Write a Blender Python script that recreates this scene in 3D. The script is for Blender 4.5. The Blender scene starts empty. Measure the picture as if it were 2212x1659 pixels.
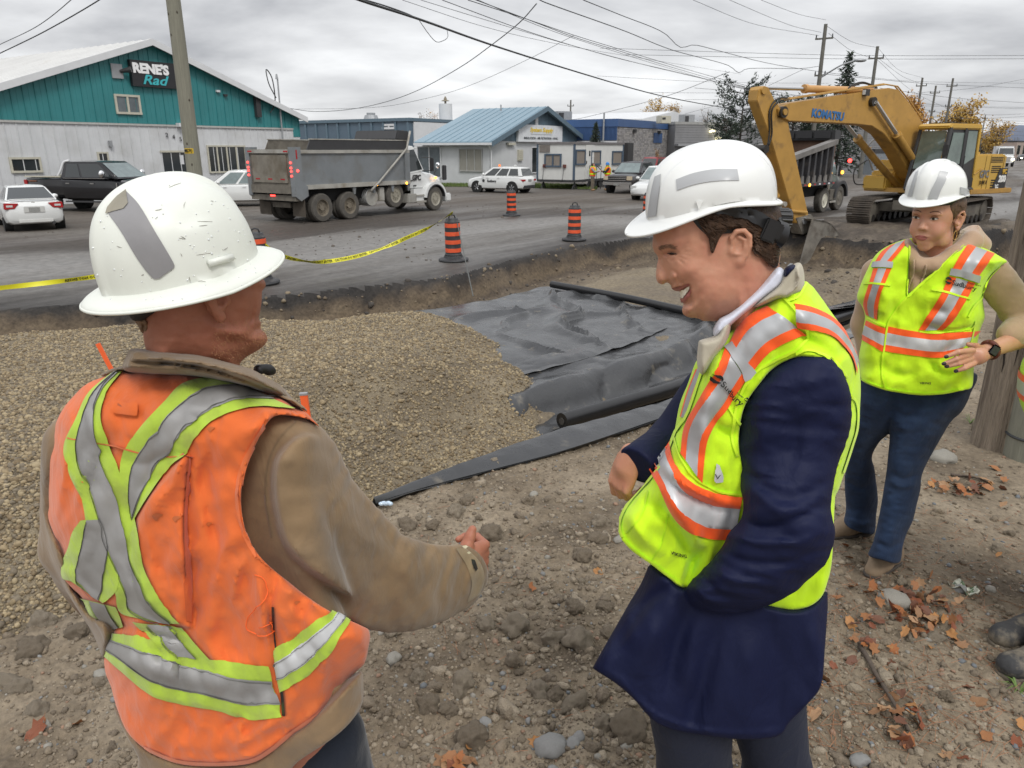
import bpy,bmesh,math,random
import numpy as np
from mathutils import Vector,Matrix,Euler
from mathutils.bvhtree import BVHTree
R=math.radians
rnd=random.Random(7)
nr=np.random.RandomState(11)
C=bpy.context.scene.collection
CAMZ=1.85
FPX=1598.5
PITCH=math.atan(507.5/FPX)
CP,SP=math.cos(PITCH),math.sin(PITCH)
cam=bpy.data.cameras.new("camera")
cam_o=bpy.data.objects.new("camera",cam)
C.objects.link(cam_o)
cam_o.location=(0,0,CAMZ)
cam_o.rotation_euler=(math.pi/2-PITCH,0,0)
cam.sensor_width=36
cam.lens=36*FPX/2212
cam.clip_start=0.05
cam.clip_end=3000
cam.dof.use_dof=True
cam.dof.focus_distance=1.7
cam.dof.aperture_fstop=22
bpy.context.scene.camera=cam_o
world=bpy.data.worlds.new("World")
bpy.context.scene.world=world
world.use_nodes=True
def build_world():
 nt=world.node_tree
 N,L=nt.nodes,nt.links
 N.clear()
 out=N.new('ShaderNodeOutputWorld')
 sky=N.new('ShaderNodeTexSky');sky.sky_type='NISHITA';sky.sun_disc=False
 sky.sun_elevation=R(48);sky.sun_rotation=R(200)
 bg1=N.new('ShaderNodeBackground');bg1.inputs[1].default_value=0.06
 L.new(sky.outputs[0],bg1.inputs[0])
 tc=N.new('ShaderNodeTexCoord')
 sep=N.new('ShaderNodeSeparateXYZ');L.new(tc.outputs['Generated'],sep.inputs[0])
 def M(op,a,b=None,clamp=False):
  n=N.new('ShaderNodeMath');n.operation=op;n.use_clamp=clamp
  for i,v in enumerate((a,b)):
   if v is None:continue
   if isinstance(v,(int,float)):n.inputs[i].default_value=v
   else:L.new(v,n.inputs[i])
  return n.outputs[0]
 zz=M('ADD',M('MAXIMUM',sep.outputs[2],0.0),0.16)
 cx=M('DIVIDE',sep.outputs[0],zz);cy=M('DIVIDE',sep.outputs[1],zz)
 comb=N.new('ShaderNodeCombineXYZ');L.new(cx,comb.inputs[0]);L.new(cy,comb.inputs[1])
 comb.inputs[2].default_value=3.1
 n1=N.new('ShaderNodeTexNoise');n1.inputs['Scale'].default_value=0.55;n1.inputs['Detail'].default_value=8
 n1.inputs['Roughness'].default_value=.52;n1.inputs['Distortion'].default_value=.35
 L.new(comb.outputs[0],n1.inputs['Vector'])
 n2=N.new('ShaderNodeTexNoise');n2.inputs['Scale'].default_value=1.9;n2.inputs['Detail'].default_value=6
 L.new(comb.outputs[0],n2.inputs['Vector'])
 mixf=M('ADD',M('MULTIPLY',n1.outputs[0],0.75),M('MULTIPLY',n2.outputs[0],0.25))
 ramp=N.new('ShaderNodeValToRGB');L.new(mixf,ramp.inputs[0])
 e=ramp.color_ramp.elements
 e[0].position=.38;e[0].color=(.335,.342,.362,1)
 e[1].position=.64;e[1].color=(.80,.81,.82,1)
 m=e.new(.5);m.color=(.55,.556,.570,1)
 grad=M('ADD',M('MULTIPLY',M('POWER',M('MAXIMUM',sep.outputs[2],0.0),1.3),1.25),1.0)
 bg2=N.new('ShaderNodeBackground')
 L.new(ramp.outputs[0],bg2.inputs[0]);L.new(grad,bg2.inputs[1])
 mx=N.new('ShaderNodeMixShader');mx.inputs[0].default_value=0.95
 L.new(bg1.outputs[0],mx.inputs[1]);L.new(bg2.outputs[0],mx.inputs[2])
 L.new(mx.outputs[0],out.inputs[0])
build_world()
sun=bpy.data.lights.new("sun",'SUN');sun.energy=1.25;sun.angle=R(16);sun.color=(1,.97,.92)
sun_o=bpy.data.objects.new("sun",sun);C.objects.link(sun_o)
sun_o.rotation_euler=(R(42),0,R(20))
S=bpy.context.scene
S.view_settings.view_transform='Standard'
S.view_settings.look='None'
S.view_settings.gamma=1.0
S.view_settings.exposure=0.36
S.cycles.max_bounces=6;S.cycles.diffuse_bounces=3;S.cycles.glossy_bounces=3
S.cycles.transparent_max_bounces=8
def ray(x,y):
 cx,cu=(x-1106)/FPX,(829.5-y)/FPX
 return np.array([cx,CP+SP*cu,-SP+CP*cu])
O=np.array([0,0,CAMZ])
def onz(x,y,z):
 d=ray(x,y);t=(z-CAMZ)/d[2];return O+d*t
def onY(x,y,Y):
 d=ray(x,y);return O+d*(Y/d[1])
def ont(x,y,t):
 return O+ray(x,y)*t
def onplane(x,y,p0,n):
 d=ray(x,y);n=np.array(n,float);p0=np.array(p0,float)
 return O+d*(np.dot(p0-O,n)/np.dot(d,n))
def proj(P):
 0
 X=P[...,0];Y=P[...,1];Z=P[...,2]-CAMZ
 t=Y*CP-Z*SP
 u=Y*SP+Z*CP
 return 1106+FPX*X/t,829.5-FPX*u/t,t
MATS={}
def mat(name,col,rough=.6,metal=0.,var=.12,vs=4.,bump=0.,bs=60.,col2=None,c2s=3.,c2t=(.45,.65),coat=0.,emit=None,es=1.,spec=.5,stretch=None,alpha=None,trans=0.,detail=6,sss=0.,sheen=0.,bdist=.01,extra=None,coords='Object',rvar=0.):
 if name in MATS:return MATS[name]
 m=bpy.data.materials.new(name);m.use_nodes=True
 N,L=m.node_tree.nodes,m.node_tree.links
 b=N['Principled BSDF']
 col=tuple(col)+(1,)
 b.inputs['Base Color'].default_value=col
 b.inputs['Roughness'].default_value=rough
 b.inputs['Metallic'].default_value=metal
 b.inputs['Specular IOR Level'].default_value=spec
 if coat:b.inputs['Coat Weight'].default_value=coat;b.inputs['Coat Roughness'].default_value=.08
 if trans:b.inputs['Transmission Weight'].default_value=trans
 if sheen:b.inputs['Sheen Weight'].default_value=sheen;b.inputs['Sheen Roughness'].default_value=.5
 if sss:
  b.inputs['Subsurface Weight'].default_value=sss;b.inputs['Subsurface Radius'].default_value=(.012,.005,.003)
  b.inputs['Subsurface Scale'].default_value=1.0
 if emit:
  b.inputs['Emission Color'].default_value=tuple(emit)+(1,);b.inputs['Emission Strength'].default_value=es
 tc=N.new('ShaderNodeTexCoord');src=tc.outputs[coords]
 if stretch:
  mp=N.new('ShaderNodeMapping');mp.inputs['Scale'].default_value=stretch[:3]
  if len(stretch)>3:mp.inputs['Rotation'].default_value=(0,0,stretch[3])
  L.new(src,mp.inputs['Vector']);src=mp.outputs[0]
 last=None
 if col2 is not None:
  n=N.new('ShaderNodeTexNoise');n.inputs['Scale'].default_value=c2s;n.inputs['Detail'].default_value=detail
  n.inputs['Roughness'].default_value=.6
  L.new(src,n.inputs['Vector'])
  rp=N.new('ShaderNodeMapRange');rp.inputs[1].default_value=c2t[0];rp.inputs[2].default_value=c2t[1]
  L.new(n.outputs[0],rp.inputs[0])
  mx=N.new('ShaderNodeMix');mx.data_type='RGBA'
  mx.inputs[6].default_value=col;mx.inputs[7].default_value=tuple(col2)+(1,)
  L.new(rp.outputs[0],mx.inputs[0]);last=mx.outputs[2]
 if var:
  n=N.new('ShaderNodeTexNoise');n.inputs['Scale'].default_value=vs;n.inputs['Detail'].default_value=detail
  n.inputs['Roughness'].default_value=.65
  L.new(src,n.inputs['Vector'])
  rp=N.new('ShaderNodeMapRange');rp.inputs[1].default_value=.3;rp.inputs[2].default_value=.7
  rp.inputs[3].default_value=1-var;rp.inputs[4].default_value=1+var
  L.new(n.outputs[0],rp.inputs[0])
  h=N.new('ShaderNodeHueSaturation')
  if last is None:h.inputs['Color'].default_value=col
  else:L.new(last,h.inputs['Color'])
  L.new(rp.outputs[0],h.inputs['Value']);last=h.outputs[0]
  if rvar:
   rr=N.new('ShaderNodeMapRange');rr.inputs[1].default_value=.3;rr.inputs[2].default_value=.7
   rr.inputs[3].default_value=rough-rvar;rr.inputs[4].default_value=rough+rvar
   L.new(n.outputs[0],rr.inputs[0]);L.new(rr.outputs[0],b.inputs['Roughness'])
 if last is not None:L.new(last,b.inputs['Base Color'])
 if bump:
  n=N.new('ShaderNodeTexNoise');n.inputs['Scale'].default_value=bs;n.inputs['Detail'].default_value=5
  L.new(src,n.inputs['Vector'])
  bp=N.new('ShaderNodeBump');bp.inputs['Strength'].default_value=bump;bp.inputs['Distance'].default_value=bdist
  L.new(n.outputs[0],bp.inputs['Height']);L.new(bp.outputs[0],b.inputs['Normal'])
 if extra:extra(m,N,L,b,tc)
 MATS[name]=m
 return m
def tag(o,label=None,cat=None,group=None,kind=None):
 if label:o['label']=label
 if cat:o['category']=cat
 if group:o['group']=group
 if kind:o['kind']=kind
 return o
def thing(name,loc,label,cat,rz=0.,group=None):
 o=bpy.data.objects.new(name,None);C.objects.link(o)
 o.empty_display_size=.2
 o.location=tuple(float(v)for v in loc);o.rotation_euler=(0,0,rz)
 return tag(o,label,cat,group)
def wloc(p):
 v=np.zeros(3)
 while p is not None:
  v=v+np.array(p.location);p=p.parent
 return v
def mesh_np(name,V,F,mats,parent=None,smooth=True,fm=None,world_co=False,sharp=None):
 0
 V=np.asarray(V,float)
 if world_co and parent is not None:V=V-wloc(parent)
 me=bpy.data.meshes.new(name)
 if isinstance(F,np.ndarray):
  k=F.shape[1];m=F.shape[0]
  me.vertices.add(len(V));me.vertices.foreach_set('co',V.astype(np.float32).ravel())
  me.loops.add(m*k);me.loops.foreach_set('vertex_index',F.astype(np.int32).ravel())
  me.polygons.add(m);me.polygons.foreach_set('loop_start',np.arange(0,m*k,k,dtype=np.int32))
  me.update(calc_edges=True)
 else:
  me.from_pydata([tuple(v)for v in V],[],[tuple(int(i)for i in f)for f in F])
 if not isinstance(mats,(list,tuple)):mats=[mats]
 for m_ in mats:me.materials.append(m_)
 if fm is not None:me.polygons.foreach_set('material_index',np.asarray(fm,dtype=np.int32))
 if smooth:
  me.polygons.foreach_set('use_smooth',np.ones(len(me.polygons),dtype=bool))
  if sharp is not None:
   try:me.set_sharp_from_angle(angle=R(sharp))
   except Exception:pass
 me.update()
 o=bpy.data.objects.new(name,me);C.objects.link(o)
 if parent is not None:o.parent=parent
 return o
class MB:
 0
 def __init__(s):s.V=[];s.F=[];s.M=[];s.n=0
 def add(s,V,F,m=0):
  V=np.asarray(V,float).reshape(-1,3)
  s.V.append(V);s.F+=[tuple(i+s.n for i in f)for f in F];s.M+=[m]*len(F);s.n+=len(V);return s
 def box(s,c,d,rz=0.,m=0,rot=None,taper=1.):
  x,y,z=(v/2 for v in d)
  V=np.array([[-x,-y,-z],[x,-y,-z],[x,y,-z],[-x,y,-z],[-x*taper,-y*taper,z],[x*taper,-y*taper,z],[x*taper,y*taper,z],[-x*taper,y*taper,z]])
  if rot is not None:V=V@np.array(rot.to_matrix()).T if isinstance(rot,Euler)else V@np.array(rot).T
  elif rz:V=V@np.array([[math.cos(rz),math.sin(rz),0],[-math.sin(rz),math.cos(rz),0],[0,0,1]])
  return s.add(V+np.array(c),[(3,2,1,0),(4,5,6,7),(0,1,5,4),(1,2,6,5),(2,3,7,6),(3,0,4,7)],m)
 def b(s,x0,x1,y0,y1,z0,z1,m=0):
  return s.box(((x0+x1)/2,(y0+y1)/2,(z0+z1)/2),(abs(x1-x0),abs(y1-y0),abs(z1-z0)),m=m)
 def cyl(s,p0,p1,r0,r1=None,n=16,m=0,caps=True):
  r1=r0 if r1 is None else r1
  p0=np.array(p0,float);p1=np.array(p1,float);a=p1-p0;L=np.linalg.norm(a)or 1e-9;a=a/L
  u=np.cross(a,[0,0,1.])if abs(a[2])<.9 else np.cross(a,[1.,0,0]);u/=np.linalg.norm(u);v=np.cross(a,u)
  t=np.arange(n)*2*math.pi/n
  ring=np.outer(np.cos(t),u)+np.outer(np.sin(t),v)
  V=np.vstack([p0+ring*r0,p1+ring*r1])
  F=[(i,(i+1)%n,(i+1)%n+n,i+n)for i in range(n)]
  F=[f[::-1]for f in F]
  if caps:F+=[tuple(range(n)),tuple(range(2*n-1,n-1,-1))]
  return s.add(V,F,m)
 def tube(s,P,r,n=8,m=0,closed=False):
  P=[np.array(p,float)for p in P];k=len(P);rr=r if hasattr(r,'__len__')else[r]*k
  V=[];u=None
  for i in range(k):
   a=P[min(i+1,k-1)]-P[max(i-1,0)];a=a/(np.linalg.norm(a)+1e-12)
   if u is None:u=np.cross(a,[0,0,1.])if abs(a[2])<.9 else np.cross(a,[1.,0,0])
   u=u-a*np.dot(u,a);u/=(np.linalg.norm(u)+1e-12);v=np.cross(a,u)
   for j in range(n):
    t=2*math.pi*j/n;V.append(P[i]+(u*math.cos(t)+v*math.sin(t))*rr[i])
  F=[]
  for i in range(k-1):
   for j in range(n):
    F.append((i*n+j,i*n+(j+1)%n,(i+1)*n+(j+1)%n,(i+1)*n+j))
  F+=[tuple(range(n))[::-1],tuple(range((k-1)*n,k*n))]
  return s.add(V,F,m)
 def lathe(s,prof,c=(0,0,0),n=24,m=0,axis='z',mf=None):
  0
  t=np.arange(n)*2*math.pi/n;V=[]
  for r,h in prof:
   x=r*np.cos(t);y=r*np.sin(t);z=np.full(n,h)
   P=np.stack([x,y,z],1)
   if axis=='y':P=np.stack([x,z,y],1)
   if axis=='x':P=np.stack([z,x,y],1)
   V.append(P)
  V=np.vstack(V)+np.array(c);k=len(prof)
  for i in range(k-1):
   F=[(i*n+j,i*n+(j+1)%n,(i+1)*n+(j+1)%n,(i+1)*n+j)for j in range(n)]
   if axis=='y':F=[f[::-1]for f in F]
   s.F+=[tuple(q+s.n for q in f)for f in F];s.M+=[mf[i]if mf else m]*n
  s.V.append(V);s.n+=len(V);return s
 def prism(s,poly,y0,y1,m=0,axes='xz',off=(0,0,0)):
  0
  a='xyz'.index(axes[0]);b_='xyz'.index(axes[1]);c=3-a-b_
  n=len(poly);V=np.zeros((2*n,3))
  for i,(p,q)in enumerate(poly):
   V[i,a]=p;V[i,b_]=q;V[i,c]=y0;V[i+n,a]=p;V[i+n,b_]=q;V[i+n,c]=y1
  F=[(i,(i+1)%n,(i+1)%n+n,i+n)for i in range(n)]+[tuple(range(n))[::-1],tuple(range(n,2*n))]
  return s.add(V+np.array(off),F,m)
 def quad(s,a,b_,c,d,m=0):return s.add([a,b_,c,d],[(0,1,2,3)],m)
 def ell(s,c,r,n=12,m=0,rot=None):
  V=[];F=[]
  for i in range(n+1):
   ph=math.pi*i/n
   for j in range(2*n):
    t=math.pi*j/n;V.append([r[0]*math.sin(ph)*math.cos(t),r[1]*math.sin(ph)*math.sin(t),r[2]*math.cos(ph)])
  k=2*n
  for i in range(n):
   for j in range(k):F.append((i*k+j,(i+1)*k+j,(i+1)*k+(j+1)%k,i*k+(j+1)%k))
  V=np.array(V)
  if rot is not None:V=V@np.array(rot.to_matrix()).T
  return s.add(V+np.array(c),F,m)
 def xf(s,mtx):
  M=np.array(mtx)
  s.V=[v@M[:3,:3].T+M[:3,3]for v in s.V];return s
 def build(s,name,mats,parent=None,smooth=False,sharp=None,world_co=False,bevel=0.):
  V=np.vstack(s.V)if s.V else np.zeros((0,3))
  o=mesh_np(name,V,s.F,mats,parent,smooth,s.M,world_co,sharp)
  bm=bmesh.new();bm.from_mesh(o.data)
  bmesh.ops.recalc_face_normals(bm,faces=bm.faces)
  if bevel:bmesh.ops.bevel(bm,geom=[e for e in bm.edges if e.calc_face_angle(0)>.5],offset=bevel,segments=2,affect='EDGES',clamp_overlap=True)
  bm.to_mesh(o.data);bm.free()
  if smooth and sharp is not None:o.data.set_sharp_from_angle(angle=R(sharp))
  return o
def copy_tree(o,parent=None):
 c=o.copy();C.objects.link(c)
 if parent is not None:c.parent=parent
 for ch in list(o.children):copy_tree(ch,c)
 return c
def spline(P,n):
 0
 P=np.asarray(P,float);k=len(P)
 if k==2:return np.array([P[0]+(P[1]-P[0])*t for t in np.linspace(0,1,n)])
 d=np.r_[0,np.cumsum(np.linalg.norm(np.diff(P,axis=0),axis=1)**.5+1e-9)]
 ts=np.linspace(0,d[-1],n);out=[]
 m=np.zeros_like(P)
 for i in range(k):
  a,b_=max(i-1,0),min(i+1,k-1);m[i]=(P[b_]-P[a])/(d[b_]-d[a])
 for t in ts:
  i=min(max(np.searchsorted(d,t)-1,0),k-2);h=d[i+1]-d[i];u=(t-d[i])/h
  out.append((2*u**3-3*u**2+1)*P[i]+(u**3-2*u**2+u)*h*m[i]+(-2*u**3+3*u**2)*P[i+1]+(u**3-u**2)*h*m[i+1])
 return np.array(out)
def _h(ix,iy,iz,s):
 n=(ix*374761393+iy*668265263+iz*2147483647+s*1274126177)&0xffffffff
 n=((n^(n>>13))*1274126177)&0xffffffff
 n=((n^(n>>16))*2246822519)&0xffffffff
 return((n^(n>>15))&0xffffff)/float(0xffffff)
def noise(P,sc=1.,seed=0,oct=1,gain=.5):
 P=np.asarray(P,float)*sc
 if P.shape[-1]==2:P=np.concatenate([P,np.zeros(P.shape[:-1]+(1,))],-1)
 out=0;amp=1;tot=0
 for o_ in range(oct):
  Q=P*(2**o_)+o_*17.3;I=np.floor(Q).astype(np.int64);f=Q-I;f=f*f*(3-2*f)
  ix,iy,iz=I[...,0],I[...,1],I[...,2];fx,fy,fz=f[...,0],f[...,1],f[...,2];s=seed+o_*31
  v=0
  for a in(0,1):
   wx=fx if a else 1-fx
   for b_ in(0,1):
    wy=fy if b_ else 1-fy
    for c in(0,1):
     wz=fz if c else 1-fz
     v=v+wx*wy*wz*_h(ix+a,iy+b_,iz+c,s)
  out=out+amp*(v*2-1);tot+=amp;amp*=gain
 return out/tot
def sstep(a,b_,x):
 t=np.clip((x-a)/(b_-a),0,1);return t*t*(3-2*t)
def polydist(X,Y,P,closed=False):
 0
 P=np.asarray(P,float);k=len(P);best=np.full(X.shape,1e9);sg=np.ones(X.shape);tpos=np.zeros(X.shape)
 rng=range(k if closed else k-1)
 ins=np.zeros(X.shape,bool)
 for i in rng:
  a=P[i];b_=P[(i+1)%k];d=b_-a;L2=d@d+1e-12
  t=((X-a[0])*d[0]+(Y-a[1])*d[1])/L2
  tc=np.clip(t,0,1)if closed else np.clip(t,-1e9 if i==0 else 0,1e9 if i==k-2 else 1)
  dx=X-(a[0]+d[0]*tc);dy=Y-(a[1]+d[1]*tc);q=np.hypot(dx,dy)
  upd=q<best;best=np.where(upd,q,best)
  cr=d[0]*(Y-a[1])-d[1]*(X-a[0])
  sg=np.where(upd,np.sign(cr),sg);tpos=np.where(upd,i+np.clip(t,0,1),tpos)
  if closed:
   c1=(a[1]>Y)!=(b_[1]>Y)
   with np.errstate(divide='ignore',invalid='ignore'):
    xi=(b_[0]-a[0])*(Y-a[1])/(b_[1]-a[1]+1e-15)+a[0]
   ins^=c1&(X<xi)
 if closed:return np.where(ins,-best,best)
 return best*sg,tpos
ZR=-0.8
UDIR=np.array([0.545,0.838])
def w2(pts,z):return[tuple(onz(x,y,z)[:2])for x,y in pts]
E1=w2([(-500,1560),(100,1345),(500,1215),(805,1090),(1000,1010),(1200,940),(1470,865),(1860,705),(2060,615),(2230,560),(2500,500)],0.0)
E2=w2([(-700,715),(0,668),(215,655),(600,638),(850,612),(960,600),(1100,563),(1250,530),(1380,513),(1560,512),(1720,520),(1900,532),(2050,534),(2260,505)],ZR)
BG=w2([(330,640),(560,668),(745,694),(940,682),(1040,715),(1115,752),(1108,790),(1150,812),(1185,835),(1175,850),(1225,893),(1215,925)],-1.2)
BG=BG+[E1[4],E1[3],E1[2],E1[1],E1[0],(-14,1.0),(-22,8),(E2[0][0],E2[0][1])]
def pit_bottom(X,Y,s1,s2):
 z=-1.16+.06*noise(np.stack([X,Y],-1),.5,3,2)
 z=z-.40*(1-sstep(2.85,3.75,s1))*sstep(-3,-.5,X)
 z=z-.27*sstep(-2.6,-1.0,s2)*sstep(8,3,X)
 far=sstep(9,16,Y)*sstep(2.5,6,X)
 z=z-.25*far+far*.28*noise(np.stack([X,Y],-1),.9,9,3)
 return z
def mudmask(X,Y):return sstep(5.5,8.5,X)*sstep(35,25,Y)*sstep(-.25,.2,noise(np.stack([X,Y],-1),.5,91,3)+.2)
def height(X,Y):
 s1,_=polydist(X,Y,E1);s2,_=polydist(X,Y,E2)
 P=np.stack([X,Y],-1)
 r=np.hypot(X,Y)
 mp=np.exp(-((X-.45)**2+(Y-2.35)**2)/.5)
 zn=.035*noise(P,1.1,1,2)+.05*mp
 clod=noise(P,9,21,2);clod2=noise(P,22,22,2)
 rough=.35+.65*sstep(-.35,.25,noise(P,.8,5,2)+.9*mp-.35*sstep(1.6,2.2,X))
 zn=zn+rough*(.022*np.maximum(clod,-.15)+.012*clod2+.006*noise(P,55,23,2))*(r<14)
 zn=zn-.8*sstep(9,20,X*.8-Y*.25)
 zp=pit_bottom(X,Y,s1,s2)+.03*noise(P,4,8,3)+(.10*noise(P,1.5,95,3)+.04*noise(P,6,96,2))*sstep(3.5,5.5,X)
 zr=ZR+.012*noise(P,.35,12,2)+.012*sstep(.0,.8,noise(P,2.5,13,2))*sstep(12,30,r)
 mm=mudmask(X,Y);zr=zr+mm*(.10+.13*noise(P,1.1,93,3)+.05*noise(P,4,94,2))*sstep(6,0,s2)
 pad=np.hypot((X-13.7)/4.2,(Y-25.4)/4.2)
 zr=zr+(.262+.05*noise(P,1.4,51,2))*sstep(1.25,.72,pad)
 w1=sstep(-.03,.42+.12*noise(P,1.7,31,2),s1+.06*noise(P,2.3,32,3))
 w2_=sstep(-.50+.16*noise(P,1.2,33,2),.02,s2+.10*noise(P,2.1,34,3))
 mid=zp*(1-w2_)+zr*w2_
 face=w2_*(1-w2_)*4
 mid=mid+face*.10*noise(P,3.3,35,3)
 z=zn*(1-w1)+mid*w1
 return z,s1,s2
def gravel_top(X,Y,s1,s2):
 P=np.stack([X,Y],-1)
 dB=-polydist(X,Y,BG,True)
 f=s1/np.maximum(s1-s2,.3)
 zt=-.10-.82*sstep(0,1.0,f)+.06*noise(P,.55,41,2)+.035*noise(P,1.6,42,2)
 zt=zt-.10*sstep(2.5,0,dB+0)
 zt=zt-.30*sstep(-1.9,-.3,s2);zb=pit_bottom(X,Y,s1,s2)
 toe=zb-.05+np.maximum(dB,-.3)*(.44+.12*noise(P,1.3,44,2))+.04*noise(P,2.5,45,2)
 hh=np.clip(.5+.5*(toe-zt)/.22,0,1);z=toe*(1-hh)+zt*hh-.22*hh*(1-hh)
 z=z+.012*noise(P,14,46,2)
 return z,dB
def ring_grid(nt,nrad,tmax,r0,r1,full):
 th=np.linspace(-tmax,tmax,nt)
 if full:th=np.concatenate([np.linspace(-math.pi,-tmax,26)[:-1],th,np.linspace(tmax,math.pi,26)[1:]])
 rr=r0*(r1/r0)**np.linspace(0,1,nrad)if r1<50 else np.r_[r0*(30/r0)**np.linspace(0,1,nrad-90),30*(r1/30)**np.linspace(0,1,91)[1:]]
 T,RR=np.meshgrid(th,rr,indexing='ij')
 return np.sin(T)*RR,np.cos(T)*RR
def grid_faces(n,m):
 i,j=np.meshgrid(np.arange(n-1),np.arange(m-1),indexing='ij')
 a=(i*m+j).ravel();return np.stack([a,a+1,a+m+1,a+m],1)
def compact(V,F):
 used=np.zeros(len(V),bool);used[F.ravel()]=True;idx=np.cumsum(used)-1
 return V[used],idx[F],used
def set_attr(o,name,arr):
 a=o.data.attributes.new(name,'FLOAT','POINT');a.data.foreach_set('value',np.asarray(arr,np.float32))
def band_extra(kind):
 def f(m,N,L,b,tc):
  pass
 return f
def ground_mat(name,stops,ns=(.35,2.2),rough=(.95,.35),wet=None,fine=.35,bump=.5,bs=30,attr=None,warp=.5,spec=.4):
 0
 m=bpy.data.materials.new(name);m.use_nodes=True
 N,L=m.node_tree.nodes,m.node_tree.links;b=N['Principled BSDF']
 geo=N.new('ShaderNodeNewGeometry')
 mp=N.new('ShaderNodeMapping');mp.inputs['Rotation'].default_value=(0,0,math.atan2(UDIR[1],UDIR[0])*-1)
 L.new(geo.outputs['Position'],mp.inputs[0])
 mp2=N.new('ShaderNodeMapping');mp2.inputs['Scale'].default_value=(ns[0],ns[1],1);L.new(mp.outputs[0],mp2.inputs[0])
 n1=N.new('ShaderNodeTexNoise');n1.inputs['Scale'].default_value=1;n1.inputs['Detail'].default_value=7;n1.inputs['Roughness'].default_value=.62
 L.new(mp2.outputs[0],n1.inputs['Vector'])
 n2=N.new('ShaderNodeTexNoise');n2.inputs['Scale'].default_value=bs;n2.inputs['Detail'].default_value=6;n2.inputs['Roughness'].default_value=.7
 L.new(geo.outputs['Position'],n2.inputs['Vector'])
 def M(op,a,c,clamp=False):
  n=N.new('ShaderNodeMath');n.operation=op;n.use_clamp=clamp
  for i,v in enumerate((a,c)):
   if isinstance(v,(int,float)):n.inputs[i].default_value=v
   else:L.new(v,n.inputs[i])
  return n.outputs[0]
 x=n1.outputs[0]
 if attr:
  a=N.new('ShaderNodeAttribute');a.attribute_name=attr[0]
  x=M('ADD',M('MULTIPLY',a.outputs['Fac'],attr[1]),M('MULTIPLY',M('SUBTRACT',n1.outputs[0],.5),warp))
 else:
  x=M('ADD',M('MULTIPLY',M('SUBTRACT',x,.5),1.9),.5)
 rp=N.new('ShaderNodeValToRGB');L.new(x,rp.inputs[0]);e=rp.color_ramp.elements
 e[0].position=stops[0][0];e[0].color=tuple(stops[0][1])+(1,)
 e[1].position=stops[-1][0];e[1].color=tuple(stops[-1][1])+(1,)
 for p,c in stops[1:-1]:
  q=e.new(p);q.color=tuple(c)+(1,)
 h=N.new('ShaderNodeHueSaturation');L.new(rp.outputs[0],h.inputs['Color'])
 r2=N.new('ShaderNodeMapRange');r2.inputs[1].default_value=.3;r2.inputs[2].default_value=.7;r2.inputs[3].default_value=1-fine;r2.inputs[4].default_value=1+fine
 L.new(n2.outputs[0],r2.inputs[0]);L.new(r2.outputs[0],h.inputs['Value']);L.new(h.outputs[0],b.inputs['Base Color'])
 r3=N.new('ShaderNodeMapRange');r3.inputs[1].default_value=.38;r3.inputs[2].default_value=.62;r3.inputs[3].default_value=rough[0];r3.inputs[4].default_value=rough[1]
 L.new(n1.outputs[0],r3.inputs[0]);L.new(r3.outputs[0],b.inputs['Roughness'])
 b.inputs['Specular IOR Level'].default_value=spec
 bp=N.new('ShaderNodeBump');bp.inputs['Strength'].default_value=bump;bp.inputs['Distance'].default_value=.02
 L.new(n2.outputs[0],bp.inputs['Height']);L.new(bp.outputs[0],b.inputs['Normal'])
 return m
M_dirt=ground_mat('dirt',[(.2,(.10,.077,.054)),(.45,(.185,.146,.101)),(.7,(.262,.212,.151)),(.95,(.33,.275,.204))],ns=(1.3,1.6),rough=(.95,.8),bs=38,fine=.32,bump=.7)
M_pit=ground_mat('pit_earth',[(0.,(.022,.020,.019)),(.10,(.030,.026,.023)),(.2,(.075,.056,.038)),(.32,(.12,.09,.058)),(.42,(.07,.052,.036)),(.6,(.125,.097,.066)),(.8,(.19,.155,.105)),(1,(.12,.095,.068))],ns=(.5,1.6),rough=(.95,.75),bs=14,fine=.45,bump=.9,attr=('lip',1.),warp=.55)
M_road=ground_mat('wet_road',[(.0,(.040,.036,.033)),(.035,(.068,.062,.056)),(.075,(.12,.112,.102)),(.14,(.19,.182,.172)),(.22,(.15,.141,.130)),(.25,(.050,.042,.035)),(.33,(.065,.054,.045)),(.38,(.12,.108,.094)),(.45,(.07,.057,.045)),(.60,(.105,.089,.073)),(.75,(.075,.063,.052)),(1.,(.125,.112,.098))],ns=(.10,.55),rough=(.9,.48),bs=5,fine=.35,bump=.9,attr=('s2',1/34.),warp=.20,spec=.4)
M_mud=ground_mat('churned_mud',[(.2,(.045,.037,.030)),(.5,(.085,.068,.052)),(.8,(.14,.115,.085))],ns=(.5,1.2),rough=(.95,.7),bs=10,fine=.45,bump=1.)
M_gravel=ground_mat('gravel_fines',[(.2,(.14,.112,.076)),(.5,(.21,.17,.115)),(.8,(.28,.23,.155))],ns=(.6,1.2),rough=(.95,.85),bs=60,fine=.45,bump=1.)
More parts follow.
